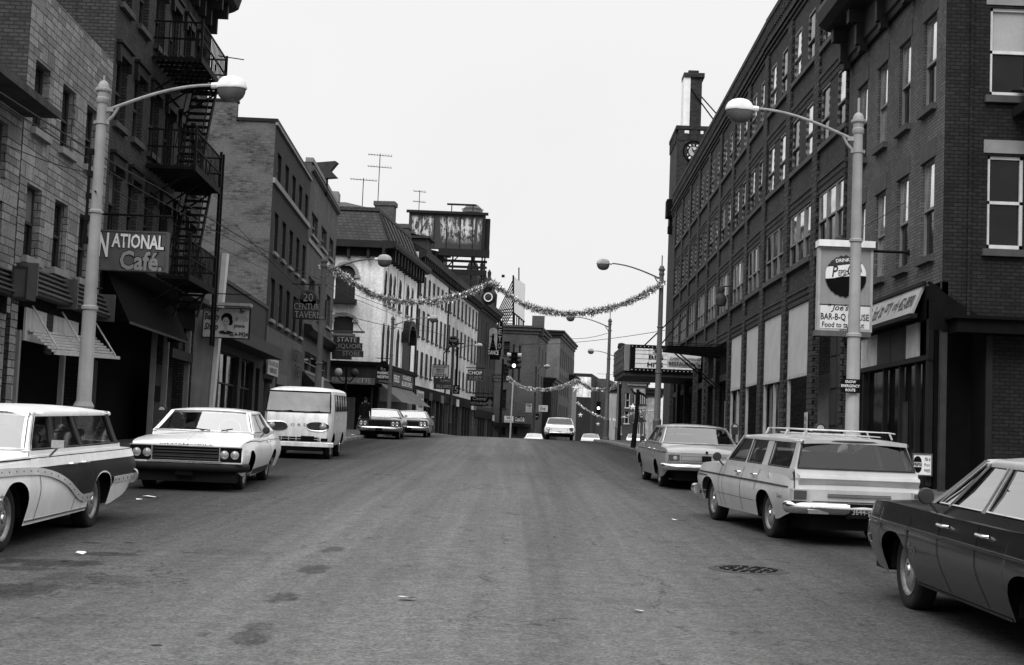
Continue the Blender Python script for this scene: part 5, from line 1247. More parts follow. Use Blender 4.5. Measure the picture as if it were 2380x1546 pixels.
wire([(1975, 540, 40), (2105, 470, 31.5)], .01, 'short service wire against the corner brick house', .05)
wire([(508, 130, 46), (567, 139, 47)], .018, 'twig like antenna wire at the fire escape top', 0)

# ------------------------------------------------------------------ signs
def arm(root, x0, x1, z, r=.03, name='bracket'):
    mb = MB(); mb.tube([(x0, .05, z), (x1, .05, z)], r, 6); mb.build(name, M_iron, root)
# cafe
c, w, h = px_sign(219, 537, 387, 629, 36.3); s_ = sign_root('cafe_sign', 'grey neon cafe sign hanging out between the stone building lamp and the fire escape', c)
board(s_, w, h, .25, M_dkgrey.copy() if False else plain('cafe_sign_face', .10, .6, .15), frame=M_grey, fw=.035)
for t, cx, cz, ww, hh_, m_ in (('N', -.70, .13, .27, .68, M_ltr_w), ('ATIONAL', .19, .245, 1.42, .4, M_ltr_w), ('Café.', .3, -.25, 1.16, .54, M_ltr_g)):
    letters(s_, t, cx * w / 1.88, cz, ww * w / 1.88, hh_, M_black, y=-.016, off=.06, rot=-.02); letters(s_, t, cx * w / 1.88, cz, ww * w / 1.88 * .96, hh_ * .93, m_, y=-.028, off=.03, rot=-.02)
arm(s_, -w / 2, w / 2 + .1, h / 2 + .42); mb = MB(); mb.tube([(w * .45, .1, h / 2), (w * .45, .1, h / 2 + .42)], .02, 5); mb.tube([(-w * .3, .1, h / 2), (-w * .3, .1, h / 2 + .42)], .02, 5); mb.build('hanger', M_iron, s_)
# blank box sign
c, w, h = px_sign(28, 620, 63, 693, 28.8); s_ = sign_root('box_sign', 'plain grey box sign projecting from the pier of the stone building', c); board(s_, w, h, .55, plain('box_sign_face', .07, .6, .2), frame=M_dkgrey, fw=.03)
# beauty shop
c, w, h = px_sign(471, 716, 580, 786, 49.9); s_ = sign_root('beauty_shop_sign', 'white painted beauty shop sign with a woman portrait under a lamp hood', c)
board(s_, w, h, .12, plain('dull_sign_white', .45, .6, .2, 2, streak=.2), frame=M_black, fw=.02)
u = w / 1.67
for t, cx, cz, ww, hh_, sh in (('Styles', -.52, .45, .5, .2, .2), ('By', .55, .42, .2, .17, .2), ('Beauty', -.5, .18, .56, .3, .3), ('Mr Willie', .55, .17, .48, .2, .45), ('Shop', -.52, -.17, .5, .32, .25), ('phone', .48, -.1, .38, .17, .05), ('GL4-9924', .46, -.38, .68, .16, 0)):
    letters(s_, t, cx * u, cz, ww * u, hh_, M_ltr_g if 'W' in t else M_ltr_k, y=-.014, shear=sh, off=.026)
def disc(root, cx, cz, rx, rz, m_, y, name='portrait', n=18):
    mb = MB(); mb.face([(cx + rx * math.cos(2 * math.pi * k / n), y, cz + rz * math.sin(2 * math.pi * k / n)) for k in range(n)]); return mb.build(name, m_, root)
M_face = plain('portrait_tone', .3, .6, .1)
disc(s_, .02, .17, .2, .19, M_black, -.012); disc(s_, .14, .05, .1, .13, M_black, -.0125); disc(s_, -.01, .03, .125, .18, M_face, -.015); disc(s_, 0, -.2, .07, .12, M_face, -.014); disc(s_, .0, -.33, .24, .07, M_ltr_k, -.0135)
disc(s_, -.06, .06, .025, .01, M_black, -.018); disc(s_, .04, .06, .025, .01, M_black, -.018); disc(s_, -.02, -.07, .03, .012, M_black, -.018)
mb = MB(); mb.box(-w / 2, w / 2 + .06, -.35, .1, h / 2 + .06, h / 2 + .16); mb.build('lamp_hood', M_ltgrey, s_); arm(s_, -w / 2, w / 2, h / 2 + .5, .02)
# tavern
c, w, h = px_sign(681, 697, 758, 742, 73.5); s_ = sign_root('tavern_sign', 'dark neon tavern sign hanging behind the garland lamp', c); T_f = plain('tavern_sign_face', .035, .6, .3)
board(s_, w, h, .25, T_f, frame=M_dark, fw=.03); mb = MB(); mb.lathe([(.52, 0), (.52, .25)], 24, (-.1, 0, h / 2), 'y'); mb.build('round_top', T_f, s_)
mb = MB(); mb.lathe([(.44, -.02), (.5, -.02), (.5, .0), (.44, 0)], 24, (-.1, 0, h / 2), 'y', cap=False); mb.build('ring', M_grey, s_)
for t, cz, ww, hh_ in (('20', h / 2 + .12, .5, .42), ('CENTURY', .14, 1.5, .34), ('TAVERN', -.28, 1.4, .34)): letters(s_, t, -.05 if t != '20' else -.1, cz, ww, hh_, M_ltr_g, y=-.03, off=-.005)
arm(s_, -w / 2 - .1, w / 2, h / 2 + .8, .03)
# wall letters and small shop board on the dark building
def wall_sign(fr, name, label, x0, y0, x1, y1, lines, face, o=.1, t=.08, lm=None, cat='sign', frame=None):
    """flat sign lying on a facade, read off the photo corner to corner"""
    (sa, za), (sb_, zb_) = fr.px(x0, y0), fr.px(x1, y1); s0, s1 = min(sa, sb_), max(sa, sb_); z0, z1 = min(za, zb_), max(za, zb_)
    return facade_sign(fr, name, label, s0, s1, z0, z1, lines, face, o, t, lm, cat, frame)
def facade_sign(fr, name, label, s0, s1, z0, z1, lines, face, o=.1, t=.08, lm=None, cat='sign', frame=None):
    w, h = s1 - s0, z1 - z0; p = Vector((fr.a + fr.b * fr.d0, fr.d0, 0)); tv = Vector((fr.b, 1, 0)) / fr.k
    out = Vector((tv.y, -tv.x, 0)) if fr.sg > 0 else Vector((-tv.y, tv.x, 0))
    c = p + tv * (s0 + s1) / 2 + out * (o + t); c.z = (z0 + z1) / 2
    rz = math.atan2(tv.y, tv.x) if fr.sg > 0 else math.atan2(-tv.y, -tv.x)
    r = sign_root(name, label, c, rz, cat)
    if face: board(r, w, h, t, face, frame=frame, fw=.03)
    for t_, cx, cz, ww, hh_, m_ in lines: letters(r, t_, cx * w, cz * h, ww * w, hh_ * h, m_ or lm or M_ltr_k, y=-.015 if face else .02, off=.01, thick=.05)
    return r
facade_sign(E, 'small_shop_sign', 'white shop board with small lettering over the dark building doorway', .35, 3.9, 4.35, 5.15, [('PAUL AND SONS', 0, .2, .85, .26, None), ('HOME RADIO', 0, -.2, .7, .3, None)], M_cream)
facade_sign(E, 'wall_letter_sign', 'dark cut out tavern letters fixed to the stained grey shop front', 9.0, 13.2, 4.6, 6.2, [('20 CENTURY', 0, .25, 1, .42, None), ('TAVERN', .15, -.25, .7, .42, None)], None, lm=M_black)
# liquor store
c, w, h = px_sign(772, 782, 843, 830, 94.5); s_ = sign_root('liquor_store_sign', 'dark three tier neon liquor store sign before the white corner wall', c)
for cx, cz, ww, hh_, t, tw_ in ((-.1, .47, 1.75, .42, 'STATE', 1.3), (.0, .02, 1.95, .5, 'LIQUOR', 1.75), (.02, -.45, 2.1, .4, 'STORE.', 1.25)):
    mb = MB(); mb.box(cx - ww / 2, cx + ww / 2, 0, .25, cz - hh_ / 2, cz + hh_ / 2); mb.build('panel', T_f, s_); letters(s_, t, cx + (.3 if 'ST' in t and '.' in t else .05), cz, tw_, hh_ * .72, M_ltr_g if t != 'STATE' else plain('bright_sign_letter', .5, .6), y=-.03)
mb = MB(); mb.box(-1.0, .3, 0, .2, -.85, -.65); mb.build('panel', T_f, s_); mb = MB(); mb.box(-1.6, 1.1, .05, .15, .95, 1.08); mb.tube([(1.0, .1, 1.0), (.2, .1, 2.0)], .03, 5); mb.build('bracket', M_grey, s_)
# luncheonette board on the corner's side
c, w, h = px_sign(772, 878, 871, 892, 100.3); s_ = sign_root('luncheonette_sign', 'long luncheonette fascia sign on the white corner building side', c); board(s_, w, h * 1.1, .1, plain('fascia_tone', .12, .6))
letters(s_, 'LUNCHEONETTE', -.12 * w, .03, w * 1.05, h * .85, M_ltr_g, y=-.03, off=.02)
# pharmacy
c, w, h = px_sign(876, 851, 905, 883, 100); s_ = sign_root('pharmacy_sign', 'dark hanging pharmacy sign at the corner of the white building', c); board(s_, w, h, .2, M_black, frame=M_dark, fw=.03)
for t, cz in (('PHARMAC', .0), ('PRESCRIPTION', -.28)): letters(s_, t, 0, cz, w * .9, .2, M_ltr_w, y=-.03, off=.01)
mb = MB(); mb.lathe([(.33, 0), (.33, .2)], 16, (0, 0, h / 2 + .05), 'y', ); mb.build('round_top', M_black, s_); letters(s_, 'Rx', 0, h / 2 - .2, .35, .22, M_ltr_g, y=-.03); arm(s_, -w * .6, w * .6, h / 2 + .55)
facade_sign(G, 'fascia_sign', 'long lettered supply shop fascia on the white corner building', 4.3, 13.4, 5.5, 6.65, [('PEERLESS', -.33, 0, .25, .45, M_ltr_w), ('POUGHKEEPSIE', .15, .22, .4, .3, M_ltr_w), ('BILLIARD SUPPLIES', .17, -.2, .5, .32, M_ltr_w)], M_dkgrey, o=.14)
facade_sign(H1, 'shop_board', 'pale shop board with three rows of small letters on the pale row', .6, 4.0, 3.2, 5.6, [('THE STORE', 0, .33, .8, .16, None), ('FOR MEN', 0, .0, .7, .16, None), ('SHOES', 0, -.3, .6, .16, None)], M_cream, o=.2)
# men and boys
c, w, h = px_sign(1005, 848, 1043, 876, 122); s_ = sign_root('clothing_store_sign', 'white clothing store sign hung on a bent bracket over billiards sign', c); board(s_, w, h, .15, M_cream, frame=M_dark, fw=.04)
for t, cz, ww in (('ECONOMY', .33, .82), ("MEN'S", .1, .5), ('BOYS', -.11, .42), ('CENTER', -.34, .72)): letters(s_, t, 0, cz, w * ww, .17, M_ltr_k, y=-.03, off=.012)
mb = MB(); mb.tube([(.2, .1, h / 2), (.2, .1, h / 2 + 1.0), (1.0, .1, h / 2 + 1.9), (1.9, .1, h / 2 + 1.9)], .06, 6); mb.build('bracket', M_iron, s_)
c, w, h = px_sign(1008, 879, 1050, 905, 121); s_ = sign_root('billiards_sign', 'dark billiards sign hanging just below the white clothing store sign', c); board(s_, w, h, .15, T_f)
letters(s_, 'BILLIARD', .1, -.22, w * .8, .26, M_ltr_g, y=-.03); letters(s_, 'SUIMML', .2, .25, w * .55, .2, M_ltr_g, y=-.03) if False else letters(s_, 'SUMMIT', .2, .25, w * .55, .2, M_ltr_g, y=-.03)
# loan
c, w, h = px_sign(1043, 783, 1065, 806, 128); s_ = sign_root('loan_sign', 'round dark loan sign on a tall post in front of the pale row', c); mb = MB(); mb.lathe([(0, -.05), (w / 2, -.05), (w / 2, .25), (0, .25)], 22, axis='y'); mb.build('disc', M_black, s_)
letters(s_, 'MONEY', 0, .1, w * .8, .24, M_ltr_g, y=-.08); letters(s_, 'TO', 0, -.22, w * .35, .2, M_ltr_g, y=-.08)
mb = MB(); mb.lathe([(w / 2 + .02, .0), (w / 2 + .12, .0), (w / 2 + .12, .2), (w / 2 + .02, .2)], 22, axis='y', cap=False); mb.build('rim', M_grey, s_); mb = MB(); mb.box(-.12, .12, .05, .3, -8, -h / 2); mb.box(.3, .5, .05, .25, -4.6, -h / 2); mb.box(.15, .75, .0, .1, -4.7, -3.9); mb.build('post', M_black, s_)
letters(s_, '5', .45, -4.3, .35, .55, M_ltr_g, y=-.03)
# chop suey and beyond
c, w, h = px_sign(1087, 860, 1126, 885, 141); s_ = sign_root('restaurant_sign', 'dark framed chop suey sign on the pale row', c); board(s_, w, h, .2, T_f, frame=M_grey, fw=.06)
letters(s_, 'CHOP', -.1, .24, w * .8, .34, M_ltr_w, y=-.04, off=.01); letters(s_, 'SUEY', -.05, -.24, w * .78, .34, M_ltr_g, y=-.04); arm(s_, -w * .6, w * .5, h / 2 + .2, .05)
c, w, h = px_sign(1093, 922, 1146, 944, 147); s_ = sign_root('restaurant_sign', 'wide dark restaurant sign with script top line on the pale row', c); board(s_, w, h, .2, M_black)
letters(s_, 'Central', -.2, .28, w * .6, .36, M_ltr_g, y=-.03, shear=.35); letters(s_, 'RESTAURANT', -.25, -.22, w * .75, .26, M_ltr_g, y=-.03); letters(s_, 'CAFE', .6, -.52, w * .35, .2, M_ltr_g, y=-.03); disc(s_, .85, -.1, .3, .4, M_grey, -.02, 'side_panel', 4); arm(s_, -w * .7, w * .5, h / 2 + .35, .05)
c, w, h = px_sign(1144, 871, 1172, 888, 160); s_ = sign_root('tailor_sign', 'dark tailor sign on the ornate building beside the traffic light', c); board(s_, w, h, .2, T_f, frame=M_dark, fw=.04); letters(s_, 'ROYAL', 0, .16, w * .75, .26, M_ltr_g, y=-.04); letters(s_, 'TAILOR', 0, -.2, w * .8, .26, M_ltr_g, y=-.04)
c, w, h = px_sign(1156, 747, 1168, 812, 166); s_ = sign_root('tall_neon_sign', 'tall upright dark neon sign beside the dancing figure panel', c); board(s_, w, h, .3, M_black)
for i, t in enumerate('LETO'): letters(s_, t, 0, h * (.375 - .25 * i), w * .6, h * .19, M_ltr_g, y=-.04, off=.02)
c, w, h = px_sign(1135, 762, 1156, 812, 166); s_ = sign_root('dance_sign', 'pale rounded sign with a dark dancing figure above dance lettering', c); M_dp = plain('dance_panel', .42, .7, .2)
mb = MB(); n = 14; pts = [(-w / 2, -h / 2), (w / 2, -h / 2), (w / 2, h / 2 - w / 2)] + [(w / 2 * math.cos(math.pi * k / n), h / 2 - w / 2 + w / 2 * math.sin(math.pi * k / n)) for k in range(1, n)] + [(-w / 2, h / 2 - w / 2)]; mb.prism(pts, 'y', 0, .25); mb.build('panel', M_dp, s_)
mb = MB(); mb.face([(-.3, -.02, -h / 2), (.42, -.02, -h / 2), (.12, -.02, -.1), (-.12, -.02, -.1)]); mb.face([(-.1, -.022, -.15), (.12, -.022, -.15), (.15, -.022, .32), (-.12, -.022, .32)]); mb.face([(-.42, -.021, .25), (-.1, -.021, .2), (-.1, -.021, .32)]); mb.face([(.1, -.021, .2), (.45, -.021, .75), (.15, -.021, .34)]); mb.build('figure', M_black, s_)
disc(s_, .02, .44, .1, .13, M_black, -.024, 'figure'); mb = MB(); mb.box(-w / 2, w / 2 + .5, 0, .25, -h / 2 - .75, -h / 2); mb.box(-w / 4, w / 2 + .4, 0, .2, -h / 2 - 1.2, -h / 2 - .75); mb.build('base', M_black, s_); letters(s_, 'DANCE', .12, -h / 2 - .38, w * 1.15, .5, M_ltr_w, y=-.03, off=.01)
c, w, h = px_sign(1221, 937, 1237, 959, 178); s_ = sign_root('wig_shop_sign', 'small white wig shop sign by the far brick corner', c); board(s_, w, h, .15, M_cream, frame=M_dkgrey, fw=.04); letters(s_, 'Wigs', 0, .28, w * .7, .45, M_ltr_k, y=-.04, shear=.2, off=.02); [letters(s_, 'FASHIONS', 0, z, w * .7, .12, M_ltr_k, y=-.04) for z in (-.1, -.33)]
c, w, h = px_sign(1195, 966, 1221, 983, 182); s_ = sign_root('soft_drink_sign', 'dark soft drink sign with white script on the far corner shop', c); board(s_, w, h, .15, M_dkgrey, frame=M_grey, fw=.06); letters(s_, 'Coca-Cola', .0, .0, w * .8, h * .62, M_ltr_w, y=-.04, shear=.3, off=.01)
c, w, h = px_sign(1172, 967, 1193, 982, 182); s_ = sign_root('fountain_sign', 'white fountain sign beside the dark soft drink sign', c); board(s_, w, h, .15, M_white); letters(s_, 'SODA', 0, .18, w * .5, .3, M_ltr_k, y=-.03, off=.02); letters(s_, 'FOUNTAIN', 0, -.24, w * .85, .2, M_ltr_k, y=-.03, off=.01)
c, w, h = px_sign(1252, 942, 1273, 957, 172); s_ = sign_root('shop_sign', 'small white script sign crossed by the far thin lamp post', c); board(s_, w, h, .1, M_cream); letters(s_, 'Eve', -.05, 0, w * .6, h * .6, M_ltr_k, y=-.03, shear=.3)
c, w, h = px_sign(1238, 960, 1254, 976, 176); s_ = sign_root('oval_sign', 'dark oval script sign low by the far brick corner', c); mb = MB(); mb.lathe([(0, -.05), (w / 2, -.05), (w / 2, .15), (0, .15)], 20, axis='y'); mb.build('disc', M_black, s_); letters(s_, 'Rexall', 0, 0, w * .7, .25, M_ltr_g, y=-.08, shear=.3) if False else letters(s_, 'Rosen', 0, 0, w * .7, .25, M_ltr_g, y=-.08, shear=.3)
# soft drink and bar-b-q sign on the right
c, w, h = px_sign(1902, 575, 2027, 770, 34.3); s_ = sign_root('soft_drink_sign', 'tall pale soft drink and barbecue sign with a bottle cap crossed by a lamp post', c)
M_pg = plain('sign_mid_grey', .24, .6, .12, 2, streak=.1); M_pw = plain('sign_white', .62, .6, .1, 2, streak=.12)
board(s_, w, h, .22, M_pg, frame=M_ltgrey, fw=.05); zl = -h * .19
mb = MB(); mb.box(-w / 2 + .05, w / 2 - .05, -.012, 0, -h / 2 + .06, zl); mb.build('lower_panel', M_pw, s_)
mb = MB(); mb.box(-w / 2 + .03, w / 2 - .03, -.02, -.0, zl - .012, zl + .012); mb.build('divider', M_dkgrey, s_)
mb = MB(); mb.box(-w / 2 - .03, w / 2 + .03, -.12, .3, h / 2, h / 2 + .16); mb.build('lamp_hood', M_white, s_); mb = MB(); mb.box(-w / 2 - .06, w / 2 - .02, -.05, .25, -h / 2 - .13, -h / 2); mb.build('foot_rail', M_grey, s_)
# bottle cap: scalloped disc with light middle band
R_, zc, n = .5, h * .155, 96
def cap_r(a): return R_ * (1 + .028 * math.cos(24 * a))
def wave(x, up): return zc + (.24 if up else -.06) + .05 * math.sin((x / R_) * 1.7 + .4) + (.03 if not up else .02)
mb = MB()
for k in range(-31, 31):
    x0, x1 = k * R_ / 31.5, (k + 1) * R_ / 31.5; q0, q1 = math.sqrt(max(R_ ** 2 - x0 ** 2, 0)), math.sqrt(max(R_ ** 2 - x1 ** 2, 0))
    f0 = 1 + .03 * math.cos(24 * math.asin(max(-1, min(1, x0 / R_)))); f1 = 1 + .03 * math.cos(24 * math.asin(max(-1, min(1, x1 / R_))))
    u0, u1 = wave(x0, 1), wave(x1, 1); l0, l1 = wave(x0, 0), wave(x1, 0)
    for m_, y_, (a0, a1, b0, b1) in ((M_dkgrey, -.03, (min(u0, zc + q0), min(u1, zc + q1), zc + q0 * f0, zc + q1 * f1)), (M_white, -.032, (max(l0, zc - q0), max(l1, zc - q1), min(u0, zc + q0), min(u1, zc + q1))), (M_black, -.03, (zc - q0 * f0, zc - q1 * f1, max(min(l0, zc + q0), zc - q0), max(min(l1, zc + q1), zc - q1)))):
        mb.use(m_); mb.face([(x0, y_, a0), (x1, y_, a1), (x1, y_, b1), (x0, y_, b0)])
mb.use(M_ltr_k); mb.build('bottle_cap', None, s_)
letters(s_, 'DRINK', -.08, zc + .385, .34, .085, M_ltr_w, y=-.04, rot=.12, off=.01)
letters(s_, 'P', -.27, zc + .11, .17, .27, M_ltr_k, y=-.042, shear=.35, off=.012, rot=.12); letters(s_, 'EPSI', -.09, zc + .08, .2, .14, M_ltr_k, y=-.042, shear=.2, off=.012, rot=.12); letters(s_, '-', .03, zc + .12, .05, .025, M_ltr_k, y=-.042, rot=.12)
letters(s_, 'C', .12, zc + .15, .17, .26, M_ltr_k, y=-.042, shear=.35, off=.012, rot=.12); letters(s_, 'OLA', .3, zc + .15, .18, .14, M_ltr_k, y=-.042, shear=.2, off=.012, rot=.12)
mb = MB(); mb.grid([[(-.25 + .3 * t, -.041, zc - .055 + .05 * t * t * 2), (-.25 + .3 * t, -.041, zc - .03 + .05 * t * t * 2 - .02 * abs(t - .5))] for t in [i / 8 for i in range(9)]]); mb.build('flourish', M_ltr_k, s_)
for t, cx, cz, ww, hh_, sh, of in (('" Joe\'s "', -.08, -.08, .62, .2, .3, .012), ('BAR-B-Q HOUSE', 0, -.30, 1.12, .19, 0, .014), ('Food to take out', -.04, -.48, .98, .13, .05, .014), ('only', .02, -.6, .28, .12, .05, .014)):
    letters(s_, t, cx * w / 1.3, zl + cz * h / 2.04, ww * w / 1.25, hh_, M_ltr_k, y=-.02, shear=sh, off=of)
mb = MB(); mb.tube([(w / 2, .1, h / 2 - .05), (9.55 - c.x, .1, h / 2 - .05)], .035, 8); mb.lathe([(.07, 0), (.07, .08)], 10, (9.55 - c.x, .1, h / 2 - .05), 'x'); mb.build('bracket', M_iron, s_)
# leaning shop board over the take out shop
p0, p1 = 33.0 - 31.7, 38.4 - 31.7
bq = empty('shop_board', (9.6, 31.7, K.zb), K.ang, 'long leaning white shop board offering food to carry on the corner house', 'sign')
mb = MB(); zt_, zb_ = 5.66, 4.98; o0, o1 = .05, .32
mb.hexa([K.L(p0, o0 - .06, zt_), K.L(p1, o0 - .06, zt_), K.L(p1, o0, zt_), K.L(p0, o0, zt_), K.L(p0, o1 - .06, zb_), K.L(p1, o1 - .06, zb_), K.L(p1, o1, zb_), K.L(p0, o1, zb_)]); mb.build('panel', plain('shop_board_white', .3, .65, .15, 1.5, streak=.15), bq)
def tilt_letters(t, sc, ww, hh_, sh):
    o = letters(bq, t, 0, 0, ww, hh_, M_ltr_k, y=0, shear=sh, off=.005)
    tl = math.hypot(zt_ - zb_, o1 - o0)
    for v in o.data.vertices:
        s, q = -v.co.x + sc, v.co.z; f = .5 - q / tl; v.co = K.L(s, o0 + (o1 - o0) * f + .012, zt_ + (zb_ - zt_) * f)
tilt_letters('452-8890', 2.15, 1.25, .34, 0); tilt_letters('only', 3.1, .5, .36, .2); tilt_letters('carry', 3.8, .62, .36, .2); tilt_letters('to', 4.4, .3, .36, .2); tilt_letters('food', 4.95, .55, .45, .2); tilt_letters('B.B.Q.', 5.85, .85, .42, 0)
mb = MB(); K.box(mb, p0 - .1, p1, -.1, .1, zt_, zt_ + .08); K.box(mb, p0 - .1, p1, .2, .38, zb_ - .1, zb_); mb.build('edge_rail', M_dark, bq)
# little signs
pl = [o for o in COL.objects if o.name.startswith('street_lamp') and 'bottle cap' in o['label']][0].location
c, w, h = px_sign(1955, 881, 2000, 913, pl.y - .2); s_ = sign_root('snow_route_sign', 'small dark snow emergency route plate on the lamp post before the barbecue sign', Vector((c.x, pl.y - .17, c.z))); board(s_, w, h, .015, M_black)
for t, cz, ww in (('SNOW', .3, .55), ('EMERGENCY', 0, .95), ('ROUTE', -.3, .5)): letters(s_, t, 0, cz * h, w * ww, h * .2, M_ltr_w, y=-.01, off=.008)
c, w, h = px_sign(2120, 1056, 2162, 1105, 33.2); s_ = sign_root('soft_drink_poster', 'small white soft drink poster low on the corner shop window', Vector((W(2144, 1080, 32.6).x, 32.6, W(2144, 1080, 32.6).z)), math.radians(-25)); board(s_, w, h, .02, M_white, frame=M_grey, fw=.015)
mb = MB()
for zz, sg_ in ((.06, 1), (-.06, -1)): mb.face([(-w * .25 + .09 * math.cos(a) * 1.0, -.012, zz + sg_ * .13 * math.sin(a)) for a in [math.pi * k / 10 for k in range(11)]])
mb.build('emblem', M_black, s_); letters(s_, 'PEPSI', -w * .25, 0, w * .44, .08, M_ltr_k, y=-.02, off=.03); [letters(s_, t, w * .26, z, w * .3, .07, M_ltr_k, y=-.014) for t, z in (('Si', .13), ('Por', 0), ('FREE', -.13))]
facade_sign(L, 'wall_notice', 'small white notice on the brick pilaster beside the ribbed screens', L.s_of(45.05), L.s_of(45.5), 2.05, 2.95, [('HALL', 0, .3, .8, .2, None), ('FOR', 0, 0, .6, .2, None), ('SALE', 0, -.3, .8, .2, None)], M_cream, o=.14, t=.02)
c, w, h = px_sign(1551, 826, 1629, 855, 68.0); s_ = sign_root('restaurant_sign', 'pale painted restaurant sign with scrollwork under the dark canopy', Vector((c.x, 68.0, c.z))); board(s_, w, h, .12, M_white)
letters(s_, 'Little Gourmet', 0, h * .22, w * .85, h * .28, M_ltr_k, y=-.02, shear=.35); letters(s_, 'RESTAURANT', -.02, -h * .2, w * .88, h * .3, M_ltr_k, y=-.02, off=.01)
for cz in (.1, -.2): mb = MB(); mb.tube([(w * .45 + .08 * math.cos(a) * (1 - a / 9), -.02, cz + .1 * math.sin(a) * (1 - a / 9)) for a in [k * .5 for k in range(16)]], .012, 4); mb.build('scroll', M_ltr_k, s_)
tr = W(1683, 690, 63.5); q_ = empty('wall_bell', (9.62, 63.5, tr.z), 0, 'pale lamp bracket hanging on the dark brick wall above the canopy', 'lamp')
mb = MB(); mb.lathe([(0, -.45), (.2, -.4), (.26, -.15), (.2, .05), (.1, .15), (.16, .3), (.12, .45), (0, .5)], 12, (-.3, 0, 0)); mb.build('body', M_dkgrey, q_, 40); mb = MB(); mb.tube([(-.3, 0, .45), (0.1, 0, .5)], .03, 5); mb.build('bracket', M_iron, q_)

# ------------------------------------------------------------------ small street furniture
def meter(x, y, label, lean=0.0, h=1.25):
    z = grd(y) + .14; o = empty('parking_meter', (x, y, z), 0, label, 'parking meter', 'parking meters along the kerbs'); o.rotation_euler = (0, lean, 0)
    mb = MB(); mb.tube([(0, 0, -.05), (0, 0, h - .3)], .032, 8); mb.build('post', M_dkgrey, o)
    mb = MB(); n = 12; pts = [(-.085, h - .32), (.085, h - .32), (.1, h - .1)] + [(.1 * math.cos(math.pi * k / n), h - .1 + .11 * math.sin(math.pi * k / n)) for k in range(1, n)] + [(-.1, h - .1)]
    mb.prism(pts, 'y', -.055, .055); mb.build('head', M_dkgrey, o); mb = MB(); mb.face([(.07 * math.cos(math.pi * k / 8), -.058, h - .1 + .075 * math.sin(math.pi * k / 8)) for k in range(9)]); mb.build('window', M_ltgrey, o)
def meter_px(x, y, d, label, lean=0.0):
    p = W(x, y, d); meter(p.x, d, label, lean, max(1.0, p.z - grd(d) - .14))
meter_px(378, 943, 33, 'parking meter before the dark shop doors behind the white hardtop'); meter_px(640, 925, 58, 'parking meter partly behind the white van') if False else None
meter_px(1906, 985, 27.4, 'parking meter close beside the bottle cap sign lamp post'); pass
meter_px(1491, 965, 61, 'leaning dark meter post under the marquee', .0); meter_px(1708, 985, 42, 'parking meter by the ribbed shop screens')
# dark tree trunks / poles under the marquee
def bare_tree(x0, y0, d, x1, y1, label, fork):
    a = W(x0, y0, d); b = W(x1, y1, d); a.z = grd(d) + .1; o = empty('young_tree', a, 0, label, 'tree'); h = b - a
    mb = MB(); mb.tube([(0, 0, 0), h * .5 + Vector((.03, 0, 0)), h], [.12, .1, .07], 7); mb.build('trunk', M_iron, o)
    mb = MB()
    for dx, dz, s in fork: mb.tube([h * s, h * s + Vector((dx * .6, .1, dz * .4)), h * s + Vector((dx, .2, dz))], [.07, .05, .02], 5)
    mb.build('branch', M_iron, o)
bare_tree(1438, 1025, 92, 1441, 893, 'bare dark street tree rising straight beside the far end of the marquee', ((.15, .5, .9),))
bare_tree(1471, 1045, 62, 1483, 905, 'bare dark street tree leaning beneath the marquee', ((.45, -.25, .95), (-.3, .3, .9)))
# old twin globe lamp
p = W(798, 1012, 88); o = empty('twin_globe_lamp', (p.x, 88, grd(88) + .1), 0, 'old dark twin globe lamp standing before the luncheonette', 'street lamp'); hz = W(798, 862, 88).z - o.location.z
mb = MB(); mb.tube([(0, 0, 0), (0, 0, hz + .3)], [.1, .06], 8); mb.tube([(-.5, 0, hz - .35), (-.3, 0, hz - .65), (0, 0, hz - .6), (.3, 0, hz - .65), (.5, 0, hz - .35)], .04, 6); mb.build('post', M_black, o)
for sx_, m_ in ((-.5, M_ltgrey), (.5, M_dkgrey)): mb = MB(); mb.lathe([(0, -.28), (.15, -.22), (.24, -.08), (.25, .05), (.17, .2), (0, .27)], 14, (sx_, 0, hz - .1)); mb.build('globe', m_, o, 60)
# traffic signal
p = W(1195, 838, 108); o = empty('traffic_signal', (p.x - .85, 108, grd(108)), 0, 'traffic signal with its bottom lens lit hanging over the crest', 'traffic light'); zz = p.z - o.location.z
mb = MB(); mb.tube([(0, 0, 0), (0, 0, zz + .1)], [.11, .08], 8); mb.tube([(0, 0, zz - .9), (.85, 0, zz - .55)], .04, 6); mb.build('pole', M_black, o)
mb = MB(); mb.box(.6, 1.1, -.15, .15, zz - .62, zz + .62); mb.box(.45, 1.25, .15, .18, zz - .6, zz + .6); [mb.box(.55 - .3 * k, .6 - .3 * k, -.1, .1, zz - .5, zz + .5) for k in (0,)]; mb.build('housing', M_black, o)
for k, z in enumerate((.4, 0, -.4)):
    mb = MB(); mb.lathe([(0, -.17), (.14, -.16)], 14, (.85, 0, zz + z), 'y'); mb.build('lens', emis('lit_lens', .9, 2.2) if k == 2 else M_dark, o)
    mb = MB(); mb.grid([[(.85 + .18 * math.cos(a), y, zz + z + .18 * math.sin(a)) for a in [math.pi * q / 8 for q in range(9)]] for y in (-.15, -.4)]); mb.build('visor', M_dark, o)
    for sx_ in (-1, 1): mb = MB(); mb.lathe([(.16, 0), (.18, .3)], 10, (.85 + sx_ * .25, 0, zz + z), 'x', cap=False) if sx_ > 0 else mb.lathe([(.16, 0), (.18, -.3)], 10, (.85 - .25, 0, zz + z), 'x'); mb.build('side_visor', M_ltgrey if k == 0 else M_dkgrey, o)
